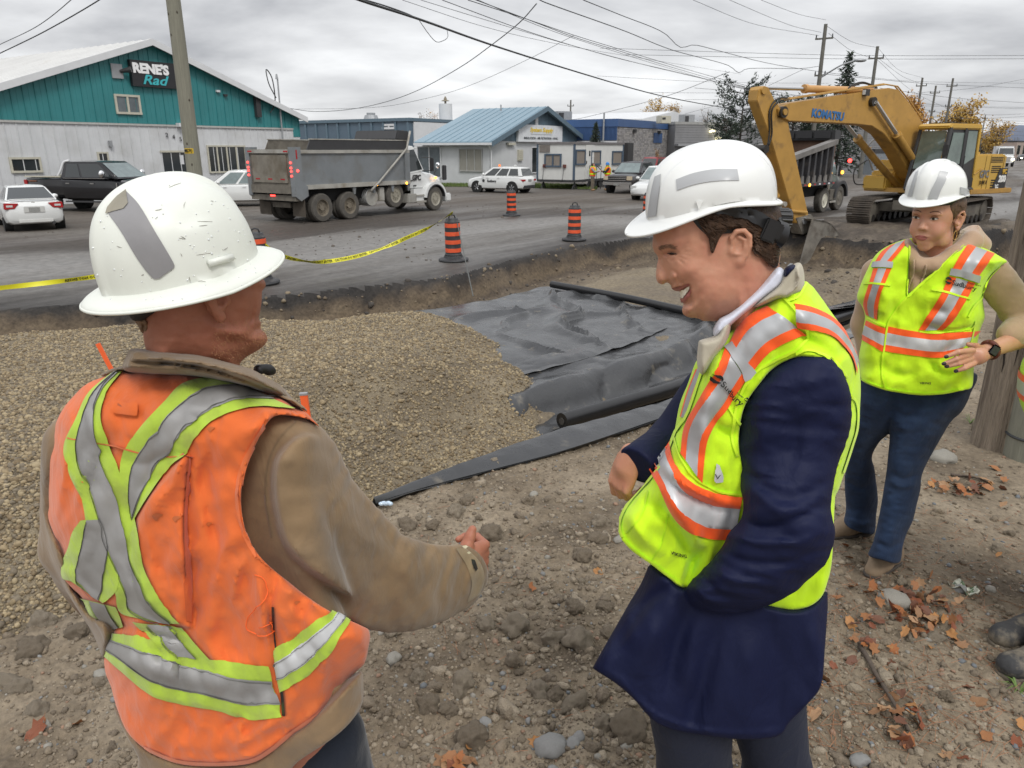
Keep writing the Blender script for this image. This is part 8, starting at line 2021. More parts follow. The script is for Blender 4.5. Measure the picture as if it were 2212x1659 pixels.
 vest=[(1738,606),(1710,596),(1690,606),(1658,637),(1612,664),(1568,711),(1537,745),(1506,776),(1486,826),(1467,873),(1455,933),(1438,975),(1420,1012),(1388,1049),(1360,1081),(1342,1112),(1337,1138),(1342,1163),(1369,1191),(1406,1218),(1438,1243),(1475,1270),(1530,1262),(1600,1290),(1690,1316),(1740,1313),(1774,1290),(1789,1252),(1796,1220),(1799,1183),(1801,1137),(1804,1081),(1812,1058),(1825,1021),(1843,965),(1855,919),(1859,873),(1860,826),(1854,780),(1838,743),(1815,701),(1787,660),(1760,623)]
 vr=Pic(1300,560,1900,1360)
 for L,a,w in(([(1400,1090),(1440,1110),(1480,1170),(1500,1240)],-.008,16),([(1440,1060),(1480,1130),(1530,1200)],.008,18),([(1510,800),(1480,870),(1470,940)],-.004,12),([(1530,900),(1560,930),(1600,940)],-.005,14),([(1560,760),(1530,860),(1515,960)],.005,14),([(1440,1030),(1510,1075),(1600,1100)],-.007,12),([(1430,1000),(1480,1050),(1560,1085),(1605,1090)],.008,10),([(1360,1100),(1380,1150),(1440,1200)],.006,14),([(1530,1180),(1500,1210),(1480,1262)],-.006,10),([(1700,680),(1730,720),(1800,770)],-.004,12)):vr.line(L,a,w)
 vr.noise(40,90,.0028,16,a=.3,ridged=True).noise(70,60,.004,6).noise(24,30,.0016,7)
 tv=Inflate(vest,Yp(1.50,-.0001,1600),lambda x,y:.172-.03*sstep(1050,1200,y)+0*x,.065,relief=vr,hem=(1110,1600,900,60))
 sleeve=[(1712,768),(1672,790),(1638,824),(1610,866),(1595,910),(1589,962),(1596,1000),(1603,1058),(1606,1104),(1596,1128),(1577,1148),(1560,1180),(1535,1212),(1508,1240),(1484,1268),(1486,1290),(1508,1312),(1560,1322),(1624,1318),(1693,1292),(1740,1258),(1780,1220),(1797,1187),(1803,1146),(1796,1104),(1798,1058),(1806,1012),(1824,965),(1838,919),(1838,873),(1829,826),(1810,786),(1780,766),(1745,762)]
 sr=Pic(1440,720,1880,1370)
 for L,a,w in(([(1610,1120),(1640,1140),(1700,1130),(1780,1090)],-.006,9),([(1590,1150),(1640,1175),(1720,1170),(1790,1150)],.006,10),([(1560,1190),(1620,1215),(1700,1215),(1770,1190)],-.006,9),([(1540,1220),(1580,1250),(1650,1265)],.006,9),([(1520,1240),(1545,1275),(1600,1300)],-.005,8),([(1500,1262),(1520,1290),(1560,1310)],.004,7),([(1620,1050),(1680,1100),(1740,1110)],.005,12),([(1600,1000),(1650,1050),(1720,1075),(1790,1040)],-.005,12),([(1700,790),(1660,860),(1650,960)],.004,26),([(1770,800),(1790,880),(1770,980)],-.004,22),([(1712,880),(1718,960),(1700,1040)],-.004,16)):sr.line(L,a,w)
 sr.noise(50,34,.003,9).noise(80,24,.0035,19,a=.1,ridged=True)
 sj=Inflate(sleeve,lambda x,y:1.360-.065*sstep(960,1130,y)-.0002*(x-1700)+.00025*np.maximum(1560-x,0),.078,.07,relief=sr)
 vm=Pic(1290,560,1900,1360).poly(vest)
 def fc(P):
  x,y,t=proj(P);a,o_=vm.at(x,y);return smin(cs_(P)+.030*sstep(8,-16,a+o_),sj(P),.010)
 farm=lambda P:chain(P,[onY(1530,850,1.62),onY(1450,960,1.60),onY(1376,1004,1.50)],[.062,.056,.047],.02)
 cut=lambda P:smax(farm(P),((P-onY(1372,1006,1.50))@(frame_mat(onY(1365,1015,1.50)-onY(1420,960,1.57))[:,0])),.004)
 oc,Vc,Qc=sdf_object(lambda P:np.minimum(fc(P),cut(P)),(.10,1.12,.55),(.92,1.80,1.60),.0060,'coat',M_navy,root)
 hole=Pic(1560,700,1880,1250).poly([(1712,774),(1668,798),(1640,830),(1612,870),(1600,910),(1596,960),(1604,1000),(1612,1058),(1640,1120),(1760,1120),(1790,1060),(1806,1000),(1826,940),(1834,880),(1826,830),(1800,790),(1760,772)])
 def fv(P):
  d=tv(P);x,y,t=proj(P);a,o_=hole.at(x,y);return smax(d,-np.maximum((a+o_)*t/FPX,P[:,1]-1.50),.004)
 ov,Vv,Qv=sdf_object(fv,(.10,1.20,.78),(.92,1.80,1.64),.0052,'vest',M_lime,root)
 b=bvh_of(Vv,Qv)
 stripes(ov,b,[(1658,663),(1625,680),(1597,706),(1576,745)],[(1745,722),(1700,738),(1660,762),(1622,806)],26,.26)
 stripes(ov,b,[(1568,752),(1548,800),(1520,850),(1482,920),(1472,980)],[(1612,822),(1592,850),(1570,884),(1530,940),(1516,1042)],36,.24)
 ribbon('silver_tab',M_silver,ov,b,[(1566,752),(1590,785),(1612,824)],[(1584,740),(1608,772),(1634,804)],12,4,.005)
 stripes(ov,b,[(1448,950),(1456,992),(1482,1035),(1530,1062),(1604,1074)],[(1402,1014),(1424,1050),(1460,1120),(1510,1158),(1584,1166)],36,.25,True)
 stripes(ov,b,[(1716,657),(1760,668),(1800,690),(1830,725),(1850,760)],[(1724,706),(1765,716),(1800,730),(1836,770),(1848,808)],30,.25)
 stripes(ov,b,[(1504,798),(1484,850),(1470,900)],[(1524,790),(1500,850),(1484,905)],16,.2,l=.0018,m=3)
 for L,w in(([(1606,664),(1566,708),(1530,770),(1506,840),(1484,900),(1462,930),(1444,975),(1424,1012),(1392,1050),(1362,1084),(1345,1114),(1340,1138),(1346,1160)],6),([(1346,1162),(1370,1187),(1408,1214),(1440,1239),(1474,1264)],5),([(1606,664),(1650,640),(1672,634),(1700,650),(1725,680),(1745,715),(1746,730),(1730,745),(1716,758)],6),([(1700,652),(1722,642),(1742,612)],5),([(1716,758),(1670,780),(1630,806),(1602,850),(1588,900),(1582,950),(1592,985)],6),([(1552,853),(1580,890),(1602,923)],4),([(1456,940),(1470,985),(1500,1030),(1550,1060),(1606,1068)],4),([(1826,846),(1848,870),(1850,920),(1838,965),(1820,1020)],5),([(1718,764),(1750,758),(1800,780),(1828,815)],5)):
  A=spline(L,30);t=np.gradient(A,axis=0);n=np.stack([-t[:,1],t[:,0]],1);n/=np.linalg.norm(n,axis=1)[:,None];ribbon('edge_binding',M_limeb,ov,b,A-n*w/2,A+n*w/2,30,3,.0030,sm=False)
 ribbon('pocket_seam',M_limed,ov,b,[(1400,1060),(1385,1110),(1352,1150)],[(1403,1061),(1388,1111),(1355,1151)],14,2,.002);ribbon('pocket_seam',M_limed,ov,b,[(1442,1110),(1430,1170),(1406,1212)],[(1445,1110),(1433,1171),(1409,1213)],14,2,.002)
 logo_sudbury(ov,b,(1551,830),(.80,.74),(.66,-.72),19)
 patch('care_label',M_silverw,ov,b,[(1546,1000),(1556,1005),(1563,1040),(1545,1041)],.004,10)
 text_on('V',M_ink,ov,b,(1546,1032),(1,.1),(0,-1),14,.006)
 text_on('VIKING',M_ink,ov,b,(1449,1195),(.97,.32),(-.1,-1.),10,.004,bold=.03)
 tr_=lambda P:smin(chain(P,[onY(1490,1500,1.47),onY(1500,1662,1.50),(.50,1.5,.07)],[.105,.088,.07],.03),chain(P,[onY(1650,1500,1.55),onY(1680,1662,1.57),(.66,1.6,.07)],[.10,.082,.07],.03),.012)
 sdf_object(tr_,(.25,1.3,.03),(.9,1.8,.85),.009,'trousers',M_trou,root)
 q=MB()
 for x,y in((.50,1.5),(.66,1.6)):q.ell((x-.08,y,.05),(.15,.055,.05),8)
 q.build('shoe',mat('shoe_black',(.02,.018,.016),rough=.4),root,smooth=True,world_co=True)
suit_man()
def head_sdf(P,c,Rm,s,female=True):
 0
 Q=(P-np.array(c))@Rm/s;A=Q*np.array([1,1,1.]);Q=A.copy();Q[:,1]=np.abs(Q[:,1])
 d=ellip(Q,(-.008,0,.055),(.098,.074,.085));d=smin(d,ellip(Q,(.038,0,.02),(.058,.062,.075)),.03);d=smin(d,ellip(Q,(.035,0,-.030),(.055,.052,.056)),.03)
 d=smin(d,ellip(Q,(.067,0,-.083),(.022,.022,.018)),.028);d=smin(d,ellip(Q,(.068,.034,-.022),(.022,.024,.026)),.022);d=smin(d,ellip(Q,(.02,.045,-.062),(.035,.018,.025)),.022)
 d=smax(d,-ellip(Q,(.104,.031,.026),(.017,.019,.0125)),.012)
 d=smin(d,ellip(Q,(.082,.030,.042),(.012,.022,.006)),.010)
 d=smin(d,ellip(Q,(.0765,.031,.026),(.0135,.0150,.0125)),.004)
 d=smin(d,capsule(Q,(.086,0,.032),(.105,0,-.004),.0052,.0075),.011);d=smin(d,ellip(Q,(.106,0,-.008),(.0105,.0105,.009)),.007);d=smin(d,ellip(Q,(.096,.0108,-.012),(.0088,.0060,.0068)),.006)
 d=smax(d,-ellip(Q,(.104,.006,-.0185),(.006,.0036,.004)),.003)
 d=smin(d,ellip(Q,(.085,0,-.045),(.009,.028,.016)),.014)
 d=smin(d,ellip(Q,(.0925,.008,-.0395),(.0065,.018,.0048)),.004);d=smin(d,ellip(Q,(.0920,0,-.0495),(.0070,.018,.0056)),.004)
 d=smax(d,-capsule(Q,(.103,0,-.0438),(.085,.028,-.0412),.0016,.0014),.002)
 d=smin(d,ellip(Q,(.078,0,-.066),(.012,.02,.008)),.014)
 d=smin(d,capsule(Q,(-.018,0,-.03),(-.035,0,-.17),.052,.056),.02)
 return d*s
def woman():
 root=thing('person',(1.78,2.95,0),'woman in lime vest, beige hoodie and jeans with hand on hip by the wooden pole','person')
 Rm=frame_mat((-.80,-.60,-.10),(.03,.02,1));s=.99
 c=onY(2022,478,2.80)
 l=Rm[:,1];ec=c+l*.071*s+Rm[:,0]*-.006+np.array([0,0,.004]);er=c-l*.071*s
 Re=Rm.copy()
 wr=onY(2136,757,2.62);hc=onY(2108,773,2.60)
 tips=[(2043,771),(2038,786),(2044,792),(2064,802)];kn=[(2100,757),(2094,765),(2096,775),(2103,785)];mid=[(2070,760),(2066,775),(2070,785),(2083,795)]
 def fh(P):
  d=capsule(P,onY(2212,728,2.74),onY(2140,756,2.63),.040,.027);d=smin(d,capsule(P,onY(2138,757,2.63),onY(2116,768,2.605),.026,.024),.02)
  d=smin(d,ellip(P,onY(2112,770,2.60),(.038,.016,.032)),.015)
  for k in range(4):d=smin(d,chain(P,[onY(*kn[k],2.59),onY(*mid[k],2.567),onY(*tips[k],2.572)],[.0115,.0096,.0072],.003),.004)
  return smin(d,chain(P,[onY(2122,760,2.62),onY(2110,748,2.66),onY(2092,744,2.68)],[.014,.012,.009],.004),.01)
 def f(P):
  d=head_sdf(P,c,Rm,s);d=smin(d,ear_sdf(P,ec,Re,1.02),.006);return smin(d,ear_sdf(P,er,Re*np.array([1,1,1]),1.0,-1),.006)
 V1,Q1=surfnet(f,c-[.15,.16,.24],c+[.15,.16,.16],.0034);V2,Q2=surfnet(fh,(1.42,2.44,1.0),(2.1,2.84,1.45),.0042)
 def core(P):
  d=chain(P,[c+[0,.05,-.2],(1.72,2.95,1.1),(1.74,2.96,.95)],[.07,.10,.10],.04);d=smin(d,chain(P,[onY(1890,880,3.0),onY(1860,1000,3.08),onY(1856,1130,3.2)],[.05,.035,.025],.03),.04);return smin(d,chain(P,[onY(2000,880,2.93),onY(1950,1010,2.93),onY(1915,1185,2.93)],[.06,.04,.028],.03),.04)
 V3,Q3=surfnet(core,(1.4,2.7,-.02),(2.1,3.4,1.5),.014)
 bd=mesh_np('body',np.vstack([V1,V2,V3]),np.vstack([Q1,Q2+len(V1),Q3+len(V1)+len(V2)]),M_skinC,root,True,world_co=True)
 b=bvh_of(V1,Q1);L=lambda x,y,z:np.array([x,y,z])*s@Rm.T+c
 def P2(x,y,z):a=proj(L(x,y,z));return(float(a[0]),float(a[1]))
 for sy in(-1,1):
  y=.031*sy
  patch('eye',M_eyew,bd,b,[P2(.09,y+dy*sy,.026+dz)for dy,dz in((-.0135,-.0024),(-.007,.0016),(.002,.0032),(.010,.0022),(.0150,-.0002),(.009,-.0034),(0,-.0048),(-.008,-.0044))],.0006,14,smooth=True)
  patch('iris',mat('iris_brown',(.04,.022,.014),rough=.25),bd,b,[P2(.09,y-.001+.0054*math.cos(a),.0250+.0040*math.sin(a))for a in np.linspace(0,6.28,10)[:-1]],.0012,10,smooth=True)
  patch('pupil',M_ink,bd,b,[P2(.09,y-.001+.0022*math.cos(a),.0252+.0022*math.sin(a))for a in np.linspace(0,6.28,8)[:-1]],.0016,8,smooth=True)
  ribbon('eyelashes',mat('lash',(.03,.015,.01)),bd,b,[P2(.09,y+t*sy,z)for t,z in((-.0135,.0250),(-.006,.0298),(.002,.0315),(.010,.0300),(.0175,.0275))],[P2(.09,y+t*sy,z)for t,z in((-.0135,.0236),(-.006,.0272),(.002,.0288),(.010,.0276),(.0160,.0258))],12,2,.0014)
  ribbon('eyelid_crease',mat('eye_shadow',(.30,.115,.065),rough=.5),bd,b,[P2(.09,y+t*sy,z)for t,z in((-.011,.032),(-.003,.0375),(.006,.0375),(.015,.033))],[P2(.09,y+t*sy,z)for t,z in((-.0118,.0292),(-.004,.0338),(.006,.0338),(.0155,.0300))],12,3,.0008)
  ribbon('eyebrow',mat('brow_dark',(.095,.04,.025),rough=.7),bd,b,[P2(.09,y+t*sy,z)for t,z in((-.015,.0480),(-.005,.0520),(.006,.0535),(.016,.0515),(.024,.0450))],[P2(.09,y+t*sy,z)for t,z in((-.0155,.0448),(-.005,.0490),(.006,.0508),(.016,.0498),(.024,.0442))],16,3,.001)
 ribbon('upper_lip',M_lip,bd,b,[P2(.1,t,z)for t,z in((-.025,-.0418),(-.010,-.0368),(-.003,-.0355),(0,-.0364),(.003,-.0355),(.010,-.0368),(.025,-.0418))],[P2(.1,t,-.0440+3.4*t*t)for t in(-.025,-.01,-.003,0,.003,.01,.025)],20,3,.0006)
 ribbon('lower_lip',M_lip,bd,b,[P2(.1,t,-.0449+3.4*t*t)for t in(-.023,-.01,-.003,0,.003,.01,.023)],[P2(.1,t,z)for t,z in((-.023,-.0440),(-.010,-.0540),(-.003,-.0552),(0,-.0552),(.003,-.0552),(.010,-.0540),(.023,-.0440))],20,3,.0006)
 q=MB();e=ec+[0,0,-.036];q.tube([e+np.array([math.cos(a)*.006,-.004,math.sin(a)*.016-.014])for a in np.linspace(0,6.28,20)],.0013,6);q.build('hoop_earring',mat('gold',(.75,.5,.2),rough=.25,metal=1.),root,smooth=True,world_co=True)
 bh2=bvh_of(V2,Q2)
 for k in range(4):x,y=tips[k];patch('nail',M_black,bd,bh2,[(x-2,y-3),(x+5,y-3.5),(x+6,y+1),(x+1,y+3),(x-3,y+1)],.001,8,smooth=True)
 w=wr+(hc-wr)*-.1;q=MB();ax=(onY(2190,735,2.68)-hc);ax/=np.linalg.norm(ax);u=np.cross(ax,[0,1,0]);u/=np.linalg.norm(u);v=np.cross(ax,u)
 ring=[w+(u*math.cos(a)+v*math.sin(a))*.031 for a in np.linspace(0,6.28,24)]
 q.tube(ring,.0085,6);wt=q.build('watch_strap',mat('brown_leather',(.12,.03,.018),rough=.6),root,smooth=True,world_co=True)
 q=MB();m_=w+np.array([-.006,-.034,.006]);q.box((0,0,0),(.036,.010,.040));q.xf(Matrix.Translation(Vector(m_))@Matrix.Rotation(.5,4,'Y'));q.build('watch_case',mat('watch_black',(.035,.037,.04),rough=.25),wt,world_co=True,bevel=.006)
 hr=lambda P:(P-c)@Rm/s
 def fhair(P):
  Q=hr(P);n=noise(Q*np.array([1,1,.35]),60,4,2);d=ellip(Q,(-.014,0,.050),(.103,.084,.088));d=smin(d,ellip(Q,(-.075,.0,-.01),(.045,.055,.055)),.03);d=smin(d,ellip(Q,(-.095,.012,-.05),(.035,.035,.045)),.02)
  d=d*s-.002*n;A=np.abs(Q[:,1]);cut=(Q[:,0]-(.052-.6*np.maximum(.055-Q[:,2],0)-.5*np.maximum(A-.06,0)));return smax(smax(d,cut*s,.004),-ellip(P,ec+[0,0,-.002],(.022,.05,.034)),.004)
 oh,Vh,Qh=sdf_object(fhair,c-[.20,.2,.16],c+[.2,.2,.16],.0045,'hair',M_hairC,root)
 rs=np.random.RandomState(5);q=MB();bh=bvh_of(Vh,Qh)
 for k in range(260):
  x,y=rs.uniform(2048,2100),rs.uniform(440,510);p=cast(bh,x,y,.001)
  if p is None:continue
  d=Rm[:,0]*-1+np.array([0,0,-.5])+rs.normal(size=3)*.45;d/=np.linalg.norm(d);Lh=rs.uniform(.02,.05);q.tube([p,p+d*Lh*.5+rs.normal(size=3)*.002,p+d*Lh+rs.normal(size=3)*.008],[.0004,.0005,.0001],3)
 q.build('hair_strands',M_hairC,oh,smooth=True,world_co=True)['kind']='stuff'
 hcn=onY(2020,423,2.80);Rh=frame_mat((-.80,-.60,-.08),(.05,.05,1))
 hat,hb=hard_hat(root,hcn,Rh,False,.82,M_hat,ridge=3,peak=.044,dims=(.132,.120,.150),suspension=True)
 ribbon('reflective_tape',M_tapeg,hat,hb,[(2030,369),(2022,390),(2012,410),(2004,429)],[(2048,372),(2042,392),(2032,412),(2025,431)],16,4,.002)
 ribbon('reflective_tape',M_tapeg,hat,hb,[(1979,371),(1972,390),(1966,408),(1961,424)],[(1984,369),(1980,388),(1975,408),(1970,425)],16,4,.002)
 ribbon('reflective_tape',M_tapeg,hat,hb,[(2074,404),(2086,407),(2094,410)],[(2073,419),(2085,423),(2094,426)],10,4,.002)
 hood=[(1948,530),(1965,515),(1975,535),(1990,556),(2000,565),(2030,555),(2070,535),(2095,515),(2108,495),(2112,486),(2120,497),(2122,520),(2105,535),(2088,545),(2060,590),(2000,650),(1960,660),(1950,600)]
 hrr=Pic(1920,460,2160,700).line([(1972,570),(1992,590),(2020,580),(2060,560)],.004,6).line([(1970,585),(2000,600),(2050,580)],-.004,5).noise(10,5,.0015,3)
 hd=Inflate(hood,lambda x,y:2.86+.05*sstep(2040,2110,x),lambda x,y:.115+0*x,.05,relief=hrr)
 roll=lambda P:chain(P,[onY(1962,537,2.80),onY(1985,572,2.745),onY(2015,573,2.74),onY(2060,550,2.76),onY(2098,522,2.83),onY(2100,508,2.92)],[.020,.022,.024,.029,.036,.038],.02)-.0025*noise(P,45,4,2)
 vest=[(1978,516),(1966,514),(1941,521),(1917,531),(1898,544),(1884,561),(1871,587),(1858,617),(1851,637),(1853,650),(1862,662),(1868,684),(1864,710),(1861,736),(1855,769),(1857,792),(1860,818),(1871,828),(1904,840),(1937,847),(1987,853),(2037,851),(2080,843),(2100,835),(2104,792),(2113,736),(2119,709),(2128,684),(2124,640),(2138,602),(2164,574),(2178,567),(2168,557),(2146,544),(2113,531),(2086,524),(2040,530)]
 vr=Pic(1820,480,2220,880)
 for Ln,a,w in(([(2000,700),(2050,716),(2110,705)],-.005,6),([(1900,690),(1870,680)],-.005,8),([(2085,700),(2060,745),(2010,770)],-.004,8),([(2110,740),(2080,800),(2030,840)],.005,12),([(2085,640),(2060,680),(2000,695)],.006,12),([(1900,600),(1910,650),(1900,680)],.006,16),([(2040,620),(2030,670)],.006,18),([(1900,790),(1940,810),(1990,805)],-.004,10),([(2000,780),(2040,810),(2080,800)],-.005,8)):vr.line(Ln,a,w)
 vr.noise(26,50,.0028,18,a=.2,ridged=True).noise(40,34,.004,8).noise(14,18,.0015,9)
 YV=Yp(2.90,-.0004,1990)
 tv=Inflate(vest,YV,lambda x,y:.165+0*x,.075,relief=vr,hem=(818,1980,650,34))
 vo=Pic(1900,480,2140,700).poly([(1966,500),(1965,540),(1962,590),(1959,642),(1971,630),(1987,614),(2020,584),(2053,554),(2088,520),(2060,490)],False)
 up=lambda P:chain(P,[onY(2140,592,2.84),onY(2200,668,2.80),onY(2238,708,2.80)],[.070,.064,.060],.02)
 lo=lambda P:chain(P,[onY(2240,712,2.80),onY(2200,716,2.735),onY(2186,724,2.71)],[.066,.056,.050],.02)
 ur=lambda P:chain(P,[onY(1895,590,3.0),onY(1868,700,3.05),onY(1880,780,3.02)],[.062,.050,.045],.03)
 def fold(P):return .004*noise(P*np.array([1,1,2.2]),22,6,2)
 def fj(P):
  d=tv(P)+.024;d=smin(d,hd(P),.02);d=smin(d,roll(P),.006);d=smin(d,ellip(P,onY(2090,528,2.95),(.085,.075,.055))-.004*noise(P,30,4,2),.02);a=smin(up(P),lo(P),.012)-fold(P)
  cutn=((P-onY(2166,729,2.68))@(frame_mat(onY(2140,756,2.63)-onY(2186,724,2.71))[:,0]));a=smax(a,cutn,.006)
  return smin(np.minimum(smin(d,ur(P),.02),9),a,.012)
 oj,Vj,Qj=sdf_object(fj,(1.25,2.52,1.0),(2.25,3.25,1.62),.0068,'hoodie',M_hood,root)
 bj=bvh_of(Vj,Qj);q=MB()
 for A in([(1976,562),(1975,585),(1966,615),(1960,640)],[(2000,572),(1996,590),(1990,605),(1986,622)]):
  pp=[cast(bj,x,y,.004)for x,y in spline(A,14)];pp=[p for p in pp if p is not None]
  if len(pp)>2:q.tube(pp,.003,6)
 if q.n:q.build('drawstring',M_hood,oj,smooth=True,world_co=True)
 def fv(P):
  d=tv(P);x,y,t=proj(P);a,o_=vo.at(x,y);d=smax(d,-np.maximum((a+o_)*t/FPX,P[:,1]-2.90),.003);return smax(d,-(smin(up(P),lo(P),.012)-.008),.004)
 ov,Vv,Qv=sdf_object(fv,(1.25,2.62,.85),(2.2,3.2,1.62),.0066,'vest',M_lime,root)
 b=bvh_of(Vv,Qv)
 stripes(ov,b,[(2091,528),(2072,555),(2055,585)],[(2148,549),(2130,573),(2112,598)],16,.29,l=.003)
 stripes(ov,b,[(2050,596),(2030,640),(2005,680),(1984,713)],[(2106,611),(2085,650),(2060,690),(2036,714)],24,.27,l=.003)
 ribbon('silver_tab',M_silver,ov,b,[(2054,578),(2085,585),(2116,596)],[(2051,593),(2082,600),(2112,611)],12,4,.007)
 stripes(ov,b,[(1924,531),(1905,545),(1891,567)],[(1965,516),(1944,545),(1924,567)],14,.28,l=.003)
 stripes(ov,b,[(1888,580),(1876,620),(1866,655),(1872,680)],[(1925,580),(1906,625),(1898,660),(1896,692)],18,.27,l=.003)
 ribbon('silver_tab',M_silver,ov,b,[(1888,567),(1910,565),(1929,566)],[(1885,578),(1908,578),(1926,578)],10,4,.007)
 stripes(ov,b,[(1872,692),(1890,701),(1913,709)],[(1861,733),(1880,744),(1906,760)],14,.26,True,l=.003)
 stripes(ov,b,[(1916,704),(1960,713),(2020,721),(2080,718),(2119,714)],[(1908,758),(1960,766),(2010,772),(2036,772),(2068,762)],30,.26,True,l=.003)
 for Ln,w in(([(1965,521),(1963,580),(1959,640),(1974,628),(1990,613),(2022,585),(2054,555),(2084,527)],4),([(1959,640),(1935,668),(1917,700),(1908,760),(1904,800),(1912,838)],3.5),([(1862,820),(1905,837),(1937,844),(1987,850),(2037,848),(2080,840)],3),([(2012,625),(2050,633),(2094,645)],4),([(1866,612),(1890,612),(1922,616)],4),([(2160,576),(2136,602),(2122,640),(2102,662),(2090,684)],4),([(1874,686),(1890,695),(1912,704)],4),([(1985,716),(2030,719),(2090,712),(2106,700)],3.5),([(2106,692),(2098,730),(2088,762)],3)):
  A=spline(Ln,26);t=np.gradient(A,axis=0);n=np.stack([-t[:,1],t[:,0]],1);n/=np.linalg.norm(n,axis=1)[:,None]+1e-9;ribbon('edge_binding',M_limeb,ov,b,A-n*w/2,A+n*w/2,26,3,.0045,sm=False)
 logo_sudbury(ov,b,(2055,614),(.97,.28),(.2,-.98),15.5)
 text_on('VIKING',M_ink,ov,b,(1987,829),(1,.03),(.05,-1),7,.005,bold=.03)
 l1=[(1858,800),(1852,873),(1832,960),(1826,1010),(1824,1050),(1827,1100),(1823,1125),(1833,1139),(1850,1147),(1872,1153),(1889,1151),(1893,1110),(1897,1080),(1893,1040),(1889,1010),(1884,985),(1900,955),(1925,930),(1960,860),(1960,810)]
 l2=[(1900,800),(1915,880),(1921,934),(1919,975),(1914,1020),(1908,1060),(1901,1100),(1893,1140),(1886,1170),(1875,1198),(1902,1209),(1942,1216),(1950,1180),(1958,1155),(1972,1125),(1982,1085),(1989,1055),(1991,1030),(2003,1000),(2023,964),(2054,912),(2077,890),(2097,850),(2098,800)]
 jr=Pic(1800,780,2120,1240)
 for Ln,a,w in(([(1925,880),(1960,900),(1990,885)],-.005,7),([(1925,905),(1950,925),(1990,925)],.004,8),([(2000,900),(2030,920),(2060,890)],-.004,8),([(1920,1020),(1950,1035),(1985,1022)],-.006,6),([(1922,1040),(1950,1052),(1984,1045)],.005,6),([(1830,1040),(1860,1055),(1888,1045)],-.005,6),([(1890,1170),(1920,1182),(1948,1172)],-.005,6),([(1830,1120),(1860,1132),(1888,1126)],.005,6),([(1940,950),(1936,1010)],.005,16)):jr.line(Ln,a,w)
 jr.noise(26,14,.0028,4).noise(40,9,.0022,14,a=.2,ridged=True)
 def yl(k):return lambda x,y:(2.93+.16*sstep(850,1150,y)*k)
 j1=Inflate(l1,yl(1.8),lambda x,y:.115-.035*sstep(850,1000,y)+.03*sstep(1080,1150,y),.075,relief=jr,hem=(1115,1870,1000,26));j2=Inflate(l2,yl(0.0),lambda x,y:.125-.035*sstep(880,1000,y)+.02*sstep(1100,1200,y),.080,relief=jr,hem=(1180,1930,1050,26))
 sdf_object(lambda P:smin(j1(P),j2(P),.006),(1.3,2.7,.02),(2.05,3.5,1.0),.0078,'jeans',M_jean,root)
 M_sh=mat('tan_suede',(.26,.19,.125),rough=.9,var=.15,vs=20);M_so=mat('sole_dark',(.06,.05,.042),rough=.8)
 for(hx,hy),(tx,ty)in(((1868,1150),(1808,1160)),((1925,1215),(1893,1240))):
  a=onz(hx,hy,.0);b2=onz(tx,ty,0.)
  d=(b2-a);d[2]=0;d/=np.linalg.norm(d);a=a+d*.02;e=a+d*.17
  fs=lambda P:smax(smin(chain(P,[a+[0,0,.06],a+d*.10+[0,0,.055],e+[0,0,.035]],[.050,.048,.038],.02),capsule(P,a+[0,0,.05],a+[0,0,.12],.048,.045),.02),.018-P[:,2],.004)
  o_,_,_=sdf_object(fs,np.minimum(a,e)-.1,np.maximum(a,e)+[.1,.1,.2],.0055,'shoe',M_sh,root)
  fo=lambda P:smax(chain(P,[a+[0,0,.02],e+[0,0,.02]],[.052,.042],.01),np.abs(P[:,2]-.012)-.012,.003)
  sdf_object(fo,np.minimum(a,e)-.1,np.maximum(a,e)+[.1,.1,.1],.005,'sole',M_so,o_)
woman()
